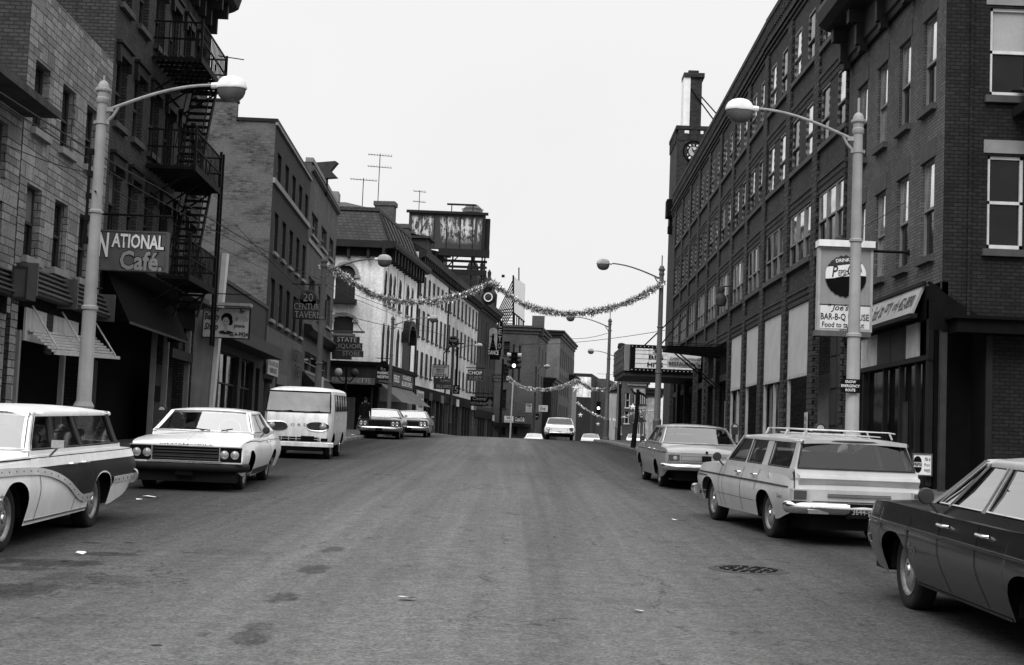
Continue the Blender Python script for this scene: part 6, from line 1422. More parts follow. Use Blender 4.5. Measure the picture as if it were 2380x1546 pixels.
p = W(1391, 948, 200); o = empty('traffic_signal', (p.x, 200, p.z), 0, 'far traffic signal hanging low before the dark far shops', 'traffic light'); mb = MB(); mb.box(-.3, .3, 0, .4, -.9, .9); mb.tube([(0, .2, .9), (0, .2, 3)], .04, 5); mb.build('housing', M_black, o); mb = MB(); mb.lathe([(0, -.03), (.2, -.02)], 12, (0, 0, -.05), 'y'); mb.build('lens', MATS['lit_lens'], o)
mb = MB(); x, y = ong(1187, 1012) if False else (0, 0); p = W(1189, 930, 100); tb = MB(); mb.bm.free()
o = empty('thin_pole', (p.x, 100, grd(100)), 0, 'thin pale pole standing before the far brick corner', 'pole'); tb.tube([(0, 0, 0), (.06, 0, W(1191, 888, 100).z - grd(100))], .06, 6); tb.build('shaft', M_ltgrey, o)
# manhole
x, y = ong(1740, 1325); o = empty('manhole_cover', (x, y, grd(y)), 0, 'round cast iron manhole cover set in the asphalt behind the station wagon', 'manhole cover'); o.rotation_euler = (math.atan(.0243), 0, 0)
mb = MB(); mb.lathe([(0, .006), (.34, .006), (.345, .001), (.36, .001), (.365, .008), (.42, .008), (.43, .0)], 40); mb.build('ring', M_dkgrey, o)
mb = MB(); rnd = random.Random(3)
for r_, n in ((.1, 6), (.19, 12), (.28, 18)):
    for k in range(n): a = 2 * math.pi * (k + .5 * rnd.random()) / n; mb.lathe([(.032, .006), (.028, .014), (0, .015)], 6, (r_ * math.cos(a), r_ * math.sin(a), 0))
mb.build('pattern', M_black, o)
# litter
M_paper = plain('scrap_paper', .6, .8, .1)
for i, (px, py, s) in enumerate(((840, 1022, .18), (822, 1019, .12), (352, 1157, .12), (323, 1164, .05), (1570, 1211, .05), (186, 1291, .05), (945, 1396, .07), (1484, 1423, .04))):
    x, y = ong(px, py); mb = MB(); rnd = random.Random(i); pts = [(s * (1 + .4 * rnd.random()) * math.cos(a), s * .7 * math.sin(a), .01 + .03 * rnd.random()) for a in [k * 1.05 for k in range(6)]]; mb.face(pts)
    z = grd(y) + (.145 if i < 2 else 0); o = mb.build('paper_scrap', M_paper, loc=(x, y, z)); tag(o, ['white paper scrap on the pavement beside the dark parked saloon', 'smaller paper scrap on the pavement corner past the van', 'pale scrap on the road before the hardtop bumper', 'tiny scrap by the wood sided wagon rear', 'tiny scrap on the road beside the silver wagon front wheel', 'tiny pale fleck by the oil stains', 'thin pale scrap in the middle of the near road', 'tiny fleck on the near road before the manhole cover'][i], 'litter')
# ------------------------------------------------------------------ cars
def paint(name, v, rough=.28, coat=.6, var=.08, streak=.1): return plain(name, v, rough, var, 1.2, 9, spec=.5, streak=streak, coat=coat)
P_white = paint('white_car_paint', .82); P_wagon = paint('worn_white_car_paint', .78, .4, .3, .12, .08); P_silver = paint('silver_grey_car_paint', .38, .33, .5, .1); P_gray = paint('mid_grey_car_paint', .2, .33, .5, .1)
P_dark = paint('dark_car_paint', .008, .2, .3, .05, 0); P_mid = paint('slate_car_paint', .07, .25, .5, .1); P_black = paint('black_car_paint', .02, .16, .9, .05, 0); P_van = paint('dusty_white_van_paint', .72, .45, .2, .14, .25)
M_under = plain('underbody_black', .006, .9, .2)
GLS = car_glass('screen_glass', .20, .7); GLD = car_glass('side_glass', .0, .6, 1.0); GLR = car_glass('rear_glass', .06, .6, 1.2); GLM = car_glass('sky_side_glass', .2, .5)
M_lens = plain('headlamp_glass', .24, .1, .15, 20, spec=1.0); M_tail = plain('tail_lamp_glass', .05, .15, .2, spec=.8)
M_wood = plain('dark_wood_panel', .012, .4, .3, 2, 14, streak=.3); M_woodtrim = plain('pale_wood_trim', .40, .45, .2, 4, 20)

def wheel_meshes(r, w, cap, whitewall=False):
    t = MB(); t.lathe([(r * .63, -w * .38), (r * .72, -w * .48), (r * .9, -w * .5), (r * .975, -w * .42), (r, -w * .25), (r, w * .25), (r * .975, w * .42), (r * .9, w * .5), (r * .72, w * .48), (r * .63, w * .38)], 36, axis='y', cap=False)
    tm = t.mesh('wheel', M_tyre, 50)
    h = MB(); h.use(M_rim); h.lathe([(r * .645, w * .40), (r * .66, w * .46), (r * .62, w * .44), (r * .56, w * .3), (r * .45, w * .34), (r * .42, w * .3)], 30, axis='y', cap=False)
    h.lathe([(r * .64, -w * .3), (.0, -w * .3)], 20, axis='y')
    h.use(M_chrome if cap else M_rim); h.lathe([(r * .43, w * .30), (r * .41, w * .40), (r * .28, w * .47), (r * .16, w * .46), (r * .14, w * .53), (0, w * .55)], 30, axis='y')
    return tm, h.mesh('hubcap', None, 40)

class Car:
    def __init__(s, name, label, sp, paint_m, group=None):
        s.sp = sp; s.paint = paint_m; s.root = empty(name, (0, 0, 0), 0, label, 'car', group)
        s.body(); s.green(); s.wheels()
    def W(s, tab, x): return smooth_tab(s.sp[tab], x)
    def yz(s, x, z):
        """half width of the flank at height z"""
        zb, zs = s.W('bot', x), s.W('sh', x); k = s.W('plan', x)
        zm = zb + .55 * (zs - zb)
        return k * smooth_tab([(zb, s.sp['wlow']), (zm, s.sp['wmax']), (zs, s.sp['wsh'])], min(max(z, zb), zs))
    def zlow(s, x):
        z = s.W('bot', x)
        for xw, r, zc, fl in s.sp['arch']:
            dx = abs(x - xw) / r
            if dx < 1: z = max(z, zc + r * fl * (1 - dx ** 2.4) ** (1 / 2.4))
        return z
    def body(s):
        sp = s.sp; xs = [sp['xr'] + (sp['xf'] - sp['xr']) * i / 110 for i in range(111)]
        for xw, r, zc, fl in sp['arch']:
            xs += [xw - r * q for q in (1.001, .999, .97, .9, -.9, -.97, -.999, -1.001)]
        xs = sorted(set(round(x, 4) for x in xs if sp['xr'] <= x <= sp['xf']))
        fr = [0, .06, .2, .36, .52, .68, .82, .92, .975, 1.0]; tr = [.04, .12, .3, .55, .8, 1.0]
        g = sp['gh']; mb = MB(); mb.use(s.paint); mb.use(M_seat); mb.mi = 0; cols = []
        for x in xs:
            zl, zs, zc, k = s.zlow(x), s.W('sh', x), s.W('top', x), s.W('plan', x); p = []
            for f in fr:
                z = zl + (zs - zl) * f; p.append((x, s.yz(x, z), z))
            ys = s.yz(x, zs)
            for u in tr:
                p.append((x, ys * (1 - u), zs + (zc - zs) * (1 - (1 - u) ** 2.2)))
            full = p + [(q[0], -q[1], q[2]) for q in p[-2::-1]]; cols.append([mb.v(q) for q in full])
        n = len(cols[0]); nf = len(fr)
        for i in range(len(cols) - 1):
            xm = (xs[i] + xs[i + 1]) / 2
            for j in range(n - 1):
                ins = g['xd'] + .12 < xm < g['xa'] - .12 and nf < j < n - nf - 2
                mb.mi = 1 if ins else 0
                mb.fv([cols[i][j], cols[i][j + 1], cols[i + 1][j + 1], cols[i + 1][j]])
        mb.mi = 0
        for c in (cols[0], cols[-1]):
            for j in range(n // 2): mb.fv([c[j], c[j + 1], c[n - 2 - j], c[n - 1 - j]])
        s.bodyo = mb.build('body', None, s.root, 38)
        u = MB(); w = sp['wlow'] - .24; u.box(sp['xr'] + .15, sp['xf'] - .2, -w, w, .2, sp['gh']['zb'] - .22)
        for xw, r, zc, fl in sp['arch']:
            for sg in (-1, 1):
                rows = []
                for k in range(13):
                    a = math.pi * k / 12; x = xw + (r - .004) * math.cos(a); z = zc + (r * fl - .004) * math.sin(a) ** .9
                    rows.append([(x, sg * (sp['wlow'] - .015), z), (x, sg * (w - .05), z)])
                u.grid(rows); u.face([(xw - r, sg * (w - .02), .2), (xw + r, sg * (w - .02), .2), (xw + r, sg * (w - .02), zc + r), (xw - r, sg * (w - .02), zc + r)])
        u.build('underbody', M_under, s.root)
    def side_pt(s, x0, x1, t, inset=0.0, sg=1):
        """t up the greenhouse side from belt point x0 to roof point x1"""
        g = s.sp['gh']; zb = g.get('zbt') and lerp_tab(g['zbt'], x0) or g['zb']
        y = g['wb'] + (g['wr'] - g['wb']) * t ** .85; return Vector((x0 + (x1 - x0) * t, sg * (y - inset), zb + (g['zr'] - zb) * t))
    def strip_side(s, mb, a0, a1, b0, b1, th=.045, steps=5, o=0.0, t0=0, t1=1, sides=(-1, 1)):
        for sg in sides:
            rows = []
            for i in range(steps + 1):
                t = t0 + (t1 - t0) * i / steps; p, q = s.side_pt(a0, a1, t, -o, sg), s.side_pt(b0, b1, t, -o, sg); r_, v_ = s.side_pt(a0, a1, t, th, sg), s.side_pt(b0, b1, t, th, sg)
                rows.append([r_, p, q, v_])
            mb.grid(rows)
    def green(s):
        sp = s.sp; g = sp['gh']; xa, xb, xc, xd = g['xa'], g['xb'], g['xc'], g['xd']; cr = g.get('crown', .05)
        mb = MB(); rows = []; nx, ny = 22, 14; oh0, oh1 = g.get('oh', (.03, .05))
        for i in range(nx + 1):
            t = i / nx; x = xc - oh1 + (xb + oh0 - xc + oh1) * t; bow = 1 - (2 * t - 1) ** 4; row = []
            hw = g['wr'] * (1 - g.get('taper', .02) * abs(2 * t - 1) ** 3)
            row.append((x, -(hw + .018), g['zr'] - .045)); row.append((x, -(hw + .02), g['zr'] - .02))
            for j in range(ny + 1):
                y = -hw + 2 * hw * j / ny; yn = abs(2 * j / ny - 1)
                row.append((x - .05 * (1 - yn ** 2) * (-1 if t > .5 else 1) * abs(2 * t - 1) ** 6 * -1, y, g['zr'] + (cr * (1 - yn ** 2.6)) * (.35 + .65 * bow) + .012 * bow))
            row.append((x, hw + .02, g['zr'] - .02)); row.append((x, hw + .018, g['zr'] - .045)); rows.append(row)
        V = mb.grid(rows)
        for e in (V[0], V[-1]):
            dx = .0
            a = [mb.v((v.co.x + dx, v.co.y, v.co.z - .05)) for v in e[2:-2]]
            for k in range(len(a) - 1): mb.fv([e[2 + k], e[3 + k], a[k + 1], a[k]])
        mb.build('roof', g.get('roofm') or s.paint, s.root, 40)
        for sg in (1, -1):
            mb = MB(); s.strip_side(mb, xa - .09, xb - .07, xa + .02, xb + .03, .07, sides=(sg,)); mb.build('pillar', s.paint, s.root, 40)
            for p in g['pillars']: mb = MB(); s.strip_side(mb, *p, sides=(sg,)); mb.build('pillar', g.get('pilm') or s.paint, s.root, 40)
        # glass
        def screen(x0, x1, dr, nm, t0=.03, t1=.97, bul=.14):
            rows = []; P = lambda y, t, o=0: None
            m = MB(); tr = []
            for i in range(7):
                t = t0 + (t1 - t0) * i / 6; hw = g['wb'] + (g['wr'] - g['wb']) * t - .035; row = []
                for j in range(15):
                    yn = 2 * j / 14 - 1; zb = g['zb'] + (g['zr'] - g['zb']) * t + .02 * t * (1 - yn * yn) * cr / .05
                    row.append(Vector((x0 + (x1 - x0) * t + dr * bul * (1 - .6 * t) * (1 - abs(yn) ** 2.2), yn * hw, zb)))
                rows.append(row)
            m.grid(rows); sk = MB(); sk.grid([[p + Vector((dr * .004, 0, .0)), p + Vector((dr * .05, 0, -.13))] for p in [rows[0][0] + Vector((0, -.04, 0))] + rows[0] + [rows[0][-1] + Vector((0, .04, 0))]]); sk.build('scuttle', s.paint, s.root, 60); o = m.build(nm, g.get('sg', GLS) if nm == 'windshield' else g.get('rg', GLS), s.root, 60)
            e = rows[0] + [r[-1] for r in rows[1:]] + rows[-1][::-1][1:] + [r[0] for r in rows[-2::-1]]
            m = MB(); m.tube([p + Vector((dr * .012, 0, .006)) for p in e], g.get('trimr', .013), 5); m.build('glass_trim', g.get('trimm') or M_chromed, o, 60)
        screen(xa, xb, 1, 'windshield'); screen(xd, xc, -1, 'rear_window', *g.get('rw', (.03, .97)), g.get('rbul', .1))
        for sg in (1, -1):
            m = MB(); q = [s.side_pt(xd + (xa - xd) * i / 12, 0, 0, -.004, sg) for i in range(13)]; m.grid([[p, p - Vector((0, -sg * .015, .13))] for p in q]); m.build('belt_moulding', s.paint, s.root, 50)
        for (a0, a1, b0, b1) in g['wins']:
            for sg in (-1, 1):
                m = MB(); m.grid([[s.side_pt(a0, a1, t, .02, sg), s.side_pt(b0, b1, t, .02, sg)] for t in (.02, .35, .7, .95)]); o = m.build('side_window', g.get('wg', GLD), s.root, 60)
                e = [s.side_pt(a0, a1, .03, .004, sg), s.side_pt(b0, b1, .03, .004, sg), s.side_pt(b0, b1, .95, .004, sg), s.side_pt(a0, a1, .95, .004, sg), s.side_pt(a0, a1, .03, .004, sg)]
                m = MB(); m.tube(e, .009, 4); m.build('window_trim', g.get('wtrim') or M_chromed, o)
        # seats, dashboard, steering wheel
        zb = g['zb']; m = MB(); w = g['wb'] - .12
        for x in g['seats']:
            m = MB()
            for sg in (-1, 1):
                m.prism([(x - .09, zb - .05), (x + .06, zb - .05), (x + .02, zb + .15), (x - .02, zb + .19), (x - .1, zb + .17)], 'y', sg * .0, sg * w)
            m.build('seat', M_seat, s.root)
        m = MB(); m.box(xa - .42, xa - .1, -w, w, zb - .06, zb + .03); m.build('dashboard', M_dkgrey, s.root)
        c = Vector((xa - .55, .38, zb + .05)); m = MB(); R_ = Matrix.Rotation(math.radians(62), 3, 'Y')
        m.tube([c + R_ @ Vector((.2 * math.cos(a), .2 * math.sin(a), 0)) for a in [2 * math.pi * k / 20 for k in range(21)]], .014, 6, False); m.build('steering_wheel', M_ltgrey, s.root)
    def wheels(s):
        sp = s.sp; tm, hm = wheel_meshes(sp['wr'], .185, sp.get('cap', True)); 
        for x in (0, sp['wb']):
            for sg in (1, -1):
                o = link_mesh('wheel', tm, s.root, (x, sg * (sp['wlow'] - .125 - sp.get('win', 0)), sp['wr'] - .01), (0, random.random() * 6, 0 if sg > 0 else math.pi)); link_mesh('hubcap', hm, o)
    # ---- fittings
    def flank(s, name, x0, x1, lo, hi, mat, o=.004, both=True, n=None, parent=None):
        """a sheet lying on the flank between two height curves"""
        n = n or max(2, int(abs(x1 - x0) / .05)); lo = lo if callable(lo) else (lambda v: (lambda x: v))(lo); hi = hi if callable(hi) else (lambda v: (lambda x: v))(hi)
        for sg in ((1, -1) if both else (1,)):
            rows = []; m = MB()
            for i in range(n + 1):
                x = x0 + (x1 - x0) * i / n; a, b = lo(x), hi(x); rows.append([(x, sg * (s.yz(x, a) + (o if k else 0 if o > .01 else o)), a) if False else (x, sg * (s.yz(x, a + (b - a) * k / 4) + o), a + (b - a) * k / 4) for k in range(5)])
            V = m.grid(rows)
            if o > .007:
                for k in (0, -1): m.grid([[tuple(v[k].co), (v[k].co.x, v[k].co.y - sg * o, v[k].co.z)] for v in V])
            ob = m.build(name, mat, parent or s.root, 40)
        return ob
    def trim(s, x0, x1, zf, h=.025, mat=None, name='side_trim', o=.012):
        zf = zf if callable(zf) else (lambda v: (lambda x: v))(zf); return s.flank(name, x0, x1, lambda x: zf(x) - h / 2, lambda x: zf(x) + h / 2, mat or M_chrome, o)
    def seam(s, xt, xb, zt, zb, name='door_seam'):
        for sg in (1, -1):
            m = MB(); m.grid([[(xt + (xb - xt) * t - .006, sg * (s.yz(xt + (xb - xt) * t, zt + (zb - zt) * t) + .003), zt + (zb - zt) * t), (xt + (xb - xt) * t + .006, sg * (s.yz(xt + (xb - xt) * t, zt + (zb - zt) * t) + .003), zt + (zb - zt) * t)] for t in [k / 8 for k in range(9)]]); ob = m.build(name, M_black, s.root)
        return ob
    def handle(s, x, z, name='door_handle'):
        for sg in (1, -1):
            y = s.yz(x, z); m = MB(); m.tube([(x - .09, sg * (y + .005), z), (x - .08, sg * (y + .04), z), (x + .07, sg * (y + .04), z + .004), (x + .09, sg * (y + .005), z)], .013, 6); m.build(name, M_chrome, s.root, 50)
    def bumper(s, x, hw, z0, z1, wrap, dr, mat=None, bow=.12, name='bumper', drop=0.0):
        path = [(x - dr * wrap, hw), (x - dr * .22, hw + .005), (x - dr * .08, hw - .03), (x - dr * .0, hw - .16)] + [(x + dr * bow * (1 - q * q), (hw - .16) * q) for q in (.8, .6, .4, .2, 0)]
        path = path + [(a, -b) for a, b in path[-2::-1]]; m = MB(); rows = []; zc = (z0 + z1) / 2; hh = (z1 - z0) / 2
        for i, (a, b) in enumerate(path):
            p, q = path[max(i - 1, 0)], path[min(i + 1, len(path) - 1)]; t = Vector((q[0] - p[0], q[1] - p[1], 0)).normalized(); nrm = Vector((t.y, -t.x, 0)) * (1 if dr > 0 else -1)
            if (Vector((a, b, 0)) - Vector((x - dr * 1.0, 0, 0))).dot(nrm) < 0: nrm = -nrm
            rows.append([Vector((a, b, zc)) + nrm * ox + Vector((0, 0, oz * hh)) for ox, oz in ((-.05, 1), (.0, 1), (.04, .75), (.055, .2), (.05, -.3), (.03, -.8), (0, -1), (-.05, -1))])
        m.grid(rows); m.face(rows[0]); m.face(rows[-1]); return m.build(name, mat or M_chrome, s.root, 45)
    def lamp(s, x, y, z, r, dr, both=True, bezel=True, name='headlight', mat=None):
        for sg in ((1, -1) if both else (1,)):
            m = MB(); m.lathe([(0, dr * .03), (r * .6, dr * .022), (r * .9, dr * .006), (r, 0)], 20, (x, sg * y, z), 'x'); o = m.build(name, mat or M_lens, s.root, 60)
            if bezel: m = MB(); m.lathe([(r, -dr * .02), (r, dr * .012), (r * 1.14, dr * .016), (r * 1.18, -dr * .03)], 20, (x, sg * y, z), 'x', cap=False); m.build('bezel', M_chrome, o, 50)
    def box(s, name, mat, *b):
        m = MB(); [m.box(*q) for q in b]; return m.build(name, mat, s.root)
    def mirror(s, x, y, z, round_=False, sides=(1,)):
        for sg in sides:
            m = MB(); m.tube([(x, sg * (y - .1), z - .13), (x, sg * (y - .02), z - .04), (x, sg * y, z)], .012, 6)
            if round_: m.lathe([(0, -.025), (.06, -.02), (.068, .01), (.05, .03), (0, .035)], 16, (x, sg * y, z), 'x')
            else: m.box(x - .03, x + .03, sg * y - .07, sg * y + .06, z - .03, z + .05)
            m.build('wing_mirror', M_dkgrey if round_ else M_chromed, s.root, 40)
    def plate(s, x, z, text, dr, w=.3, h=.15, y=0.0):
        r = empty('plate_anchor', (0, 0, 0)) if False else None
        m = MB(); m.box(x - .008, x + .008, y - w / 2, y + w / 2, z - h / 2, z + h / 2); o = m.build('licence_plate', M_black, s.root)
        if text:
            l = letters(o, text, 0, 0, w * .85, h * .45, M_ltr_g, y=0, off=.0)
            for v in l.data.vertices:
                a, b = v.co.x, v.co.z; v.co = (x + dr * .012, y + (a if dr > 0 else -a), z + b)
        return o
    def word(s, text, x, z, w, h, mat, y0=0.0, face=1, sh=0.0, lift=.006):
        """letters on the front (face=1), rear (-1) or left flank (0)"""
        l = letters(s.root, text, 0, 0, w, h, mat, y=0, shear=sh, off=.004, name='badge')
        for v in l.data.vertices:
            a, b = v.co.x, v.co.z
            if face == 0: X = x - a; v.co = (X, s.yz(X, z + b) + lift, z + b)
            else: v.co = (x + face * lift, y0 + (a if face > 0 else -a), z + b)
        return l
    def place(s, fp, rp, ht):
        """stand the car on the road from where its near (left) tyres touch: front and rear points (X, Y)"""
        f, r = Vector(fp), Vector(rp); h = (f - r).normalized(); mid = (f + r) / 2; left = Vector((-h.y, h.x)); c = mid - left * ht; wb = s.sp['wb']
        rear = c - h * wb / 2; front = c + h * wb / 2; zr, zf = grd(rear.y), grd(front.y); ang = math.atan2(h.y, h.x)
        s.root.rotation_mode = 'XYZ'; s.root.rotation_euler = (0, -math.asin((zf - zr) / wb), ang); s.root.location = (rear.x, rear.y, zr)
def spec(**k):
    b = dict(wlow=.86, wmax=.92, wsh=.86, wr=.34, plan=[(-9, 1), (9, 1)]); b.update(k); return b
def ends(xr, xf, r0=.93, r1=.93, l=.5):
    return [(xr, r0), (xr + .08, r0 + (1 - r0) * .35), (xr + l, 1), (xf - l, 1), (xf - .08, r1 + (1 - r1) * .35), (xf, r1)]

# 1 wood sided station wagon, facing down the hill on the left
def wagon_spec():
    xr, xf = -1.6, 3.78
    return spec(wb=2.95, xr=xr, xf=xf, wlow=.84, wmax=.925, wsh=.85, wr=.335, plan=ends(xr, xf, .94, .95),
        top=[(xr, .86), (-1.45, .93), (2.3, .97), (3.0, .965), (3.6, .9), (xf, .82)], sh=[(xr, .86), (-1.45, .9), (-.6, .93), (2.3, .92), (3.2, .91), (3.65, .88), (xf, .82)], bot=[(xr, .42), (-1.0, .3), (-.4, .24), (3.0, .22), (3.5, .28), (xf, .4)],
        arch=[(0, .41, .3, .86), (2.95, .43, .3, .9)],
        gh=dict(xa=2.42, xb=1.95, xc=-.78, xd=-.92, wb=.83, wr=.70, zb=.97, zr=1.36, crown=.055, oh=(.08, .12), seats=(1.25, .25), rbul=.05,
            wins=[(2.36, 1.92, 1.66, 1.48), (1.56, 1.38, .68, .78), (.54, .66, -.72, -.62)], pillars=[(1.56, 1.38, 1.66, 1.48), (.54, .66, .68, .78), (-.88, -.78, -.72, -.62)], pilm=M_dkgrey, wtrim=M_dkgrey))
cw1 = Car('station_wagon', 'white station wagon with dark wood panelled side parked furthest down on the cafe side', wagon_spec(), P_wagon)
zt_ = lambda x: .865 - .012 * (x > 9)
curve = lambda x: smooth_tab([(.62, .385), (.8, .41), (1.05, .48), (1.4, .60), (1.75, .69), (2.1, .745), (2.5, .775), (3.6, .80)], x)
lowp = lambda x: .555 if x < -.38 else (.44 if x < .62 else curve(x))
cw1.flank('wood_panel', -1.55, .62, lambda x: .56 if x < -.42 else max(.43, cw1.zlow(x) + .02), lambda x: .80, M_wood, .004, n=60)
cw1.flank('wood_panel', .62, 2.4, curve, lambda x: min(.80, max(curve(x) + .002, .80)), M_wood, .0042, n=40)
cw1.trim(-1.57, 2.45, .845, .09, P_wagon, 'wood_rail', .009); cw1.trim(2.3, 3.74, lambda x: .845 - (x - 2.3) * .02, .07, P_wagon, 'wood_rail', .009)
cw1.trim(-1.57, 3.7, .893, .014, M_black, 'body_line', .005)
cw1.trim(.66, 3.6, curve, .075, M_woodtrim, 'wood_moulding', .02); cw1.trim(-1.57, -.38, .545, .075, M_woodtrim, 'wood_moulding', .02); cw1.trim(.36, .70, .39, .085, M_woodtrim, 'wood_moulding', .02)
m = MB()
for x in [q * .2 + .75 for q in range(14)]: m.lathe([(.009, 0), (.007, .004), (0, .005)], 8, (x, cw1.yz(x, curve(x)) + .02, curve(x)), 'y')
for x in (-1.2, -1.0, -.8, -.6, -.45, .42, .55): z = .545 if x < 0 else .39; m.lathe([(.011, 0), (.009, .006), (0, .007)], 8, (x, cw1.yz(x, z) + .02, z), 'y')
m.build('rivet', M_black, cw1.root)
for xt, xb in ((2.28, 2.22), (.98, .98), (.62, .5)): cw1.seam(xt, xb, .9, .27 if xb > .6 else .46)
cw1.handle(1.18, .80); cw1.handle(.42 + .3, .80); cw1.mirror(2.05, 1.02, 1.03)
cw1.trim(.4, 2.5, .262, .02, M_chromed, 'rocker_trim', .008)
cw1.bumper(-1.64, .9, .46, .64, .28, -1); cw1.bumper(3.82, .92, .40, .58, .35, 1)
cw1.lamp(3.775, .62, .7, .085, 1); cw1.lamp(3.775, .42, .7, .085, 1); cw1.box('grille', M_chromed, *[(3.77, 3.80, -.3, .3, .58 + k * .05, .6 + k * .05) for k in range(5)])
cw1.box('tail_lamp', M_tail, (-1.61, -1.57, .68, .82, .55, .78), (-1.61, -1.57, -.82, -.68, .55, .78)); cw1.word('Squire', 3.42, .56, .3, .07, M_ltr_k, face=0, sh=.3)
cw1.place((-4.87, 14.0), (-4.86, 17.0), .83)

# 2 white hardtop
xr, xf = -1.5, 4.03
ol = Car('hardtop_car', 'white two door hardtop with wide dark grille and paired round headlights', spec(wb=3.1, xr=xr, xf=xf, wlow=.9, wmax=1.0, wsh=.93, wr=.35, plan=[(xr, .93), (xr + .5, 1), (3.3, 1), (3.9, .985), (xf, .96)],
    top=[(xr, .80), (-1.2, .9), (-.3, .96), (2.3, .965), (2.9, .965), (3.6, .90), (3.95, .84), (xf, .79)], sh=[(xr, .76), (-1.2, .84), (-.2, .9), (.6, .86), (1.4, .865), (2.4, .88), (3.4, .85), (3.95, .80), (xf, .77)], bot=[(xr, .4), (-.9, .26), (3.0, .22), (3.7, .27), (xf, .34)],
    arch=[(0, .40, .3, .8), (3.1, .42, .3, .92)],
    gh=dict(xa=2.42, xb=1.72, xc=.42, xd=-.45, wb=.9, wr=.72, zb=.965, zr=1.33, crown=.05, seats=(1.05, .1), rbul=.12, oh=(.03, .03), wins=[(2.2, 1.62, 1.1, 1.05), (1.08, 1.03, .15, .48)], pillars=[(-.45, .42, .12, .46)], wtrim=M_chromed)), P_white)
gx = xf + .012
ol.box('grille', M_black, (xf - .06, xf + .006, -.93, .93, .50, .745)); ol.box('grille_bar', M_dkgrey, *[(xf, xf + .018, -.56, .56, z, z + .022) for z in (.53, .575, .64, .69)], (xf, xf + .02, -.56, .56, .605, .615))
ol.box('grille_frame', M_chromed, (xf, xf + .02, -.94, .94, .745, .76), (xf, xf + .025, -.6, .6, .50, .512), (xf, xf + .018, .555, .575, .5, .75), (xf, xf + .018, -.575, -.555, .5, .75))
ol.lamp(xf + .01, .82, .625, .072, 1, bezel=False); ol.lamp(xf + .01, .645, .625, .072, 1, bezel=False)
ol.bumper(xf + .05, .98, .335, .475, .42, 1, M_dark, .05); ol.box('bumper_lip', M_chrome, (xf + .06, xf + .115, -.62, .62, .488, .502), (xf + .03, xf + .09, .62, .97, .47, .485), (xf + .03, xf + .09, -.97, -.62, .47, .485))  # bumper coloured dark to stand in for chrome reflecting the road
ol.box('valance', M_under, (xf - .3, xf + .02, -.85, .85, .16, .36))
ol.word('OLDSMOBILE', xf - .02, .785, .9, .022, M_black, face=1, lift=.03); ol.trim(-1.3, 2.0, .815, .016, M_chromed); ol.trim(2.1, 3.55, lambda x: .82 + .02 * math.sin((x - 2.1) * 2), .014, M_black, 'fender_line', .004)
ol.flank('sill_panel', .45, 2.62, .235, .34, M_dkgrey, .005); ol.seam(2.05, 2.0, .86, .3); ol.seam(.55, .55, .86, .3); ol.handle(.78, .79); ol.mirror(1.95, 1.06, 1.02, True)
for sx in (-1, 1): m = MB(); m.tube([(2.62, sx * .1 + .25, .995), (2.45, sx * .42 + .1, 1.03)], .011, 5); m.build('wiper', M_black, ol.root)
m = MB(); m.tube([(2.55, 0, .975), (3.3, 0, .945), (3.95, 0, .85)], .006, 4); m.build('hood_crease', M_chromed, ol.root); ol.plate(xf + .1, .34, '', 1)
ol.place((-4.56, 25.0), (-4.69, 28.1), .88)

# 3 van: flat nosed, built the same way with a tall body
xr, xf = -1.15, 2.98
class Van(Car):
    def green(s):
        pass
vn = empty('passenger_van', (0, 0, 0), 0, 'dusty white flat nosed passenger van with oval headlight panels', 'van')
def van_sec(x, zt):      # half width and heights along the body
    return None
mb = MB(); mb.use(P_van); xs = [xr + (xf - xr) * i / 60 for i in range(61)]
for xw in (0.0, 2.29): xs += [xw + .4 * q for q in (-1.001, -.999, -.95, .95, .999, 1.001)]
xs = sorted(set(round(x, 4) for x in xs)); ZT = [(xr, 1.84), (xr + .25, 1.92), (1.9, 1.95), (2.45, 1.93), (2.62, 1.86)]
def vfront(z): return smooth_tab([(.35, 2.93), (.55, 2.97), (.95, 2.98), (1.15, 2.95), (1.26, 2.90), (1.84, 2.66), (1.98, 2.56)], z)
def vhw(z): return smooth_tab([(.36, .87), (.55, .93), (1.0, .95), (1.25, .95), (1.7, .92), (1.86, .88)], z)
def vlow(x):
    z = .36
    for xw in (0.0, 2.29):
        d = abs(x - xw) / .4
        if d < 1: z = max(z, .33 + .39 * (1 - d ** 2.3) ** (1 / 2.3))
    return z
zs_ = [0, .05, .15, .3, .45, .58, .66, .75, .85, .93, 1.0]; cols = []
for x in xs:
    u = (x - xr) / (xf - xr); p = []; zl = vlow(x)
    for f in zs_:
        z = zl + (1.86 - zl) * f; X = xr + (vfront(z) - xr) * u; k = 1 - .13 * max(0, (u - .9) / .1) ** 2.2 - .05 * max(0, (.06 - u) / .06) ** 2; p.append((X, vhw(z) * k, z))
    for q in (.93, .75, .5, .25, 0):
        z = 1.86 + .11 * (1 - q ** 5); X = xr + (vfront(min(z, 1.95)) - xr) * u; p.append((X, .88 * q * (1 - .06 * max(0, (u - .93) / .07)), z - .04 * max(0, (u - .9) / .1)))
    cols.append([mb.v(q) for q in p + [(a, -b, c) for a, b, c in p[-2::-1]]])
n = len(cols[0])
for i in range(len(cols) - 1):
    for j in range(n - 1): mb.fv([cols[i][j], cols[i][j + 1], cols[i + 1][j + 1], cols[i + 1][j]])
for c in (cols[0], cols[-1]):
    for j in range(n // 2): mb.fv([c[j], c[j + 1], c[n - 2 - j], c[n - 1 - j]])
mb.build('body', None, vn, 40)
GV = plain('van_glass', .03, .08, .3, 1.5, 8, spec=.4)
mb = MB(); rows = []
for i in range(7):
    z = 1.28 + .55 * i / 6; rows.append([(vfront(z) + .012 - .012 * abs(y) ** 2, y * (.88 - .04 * i / 6), z) for y in [k / 6 - 1 for k in range(13)]])
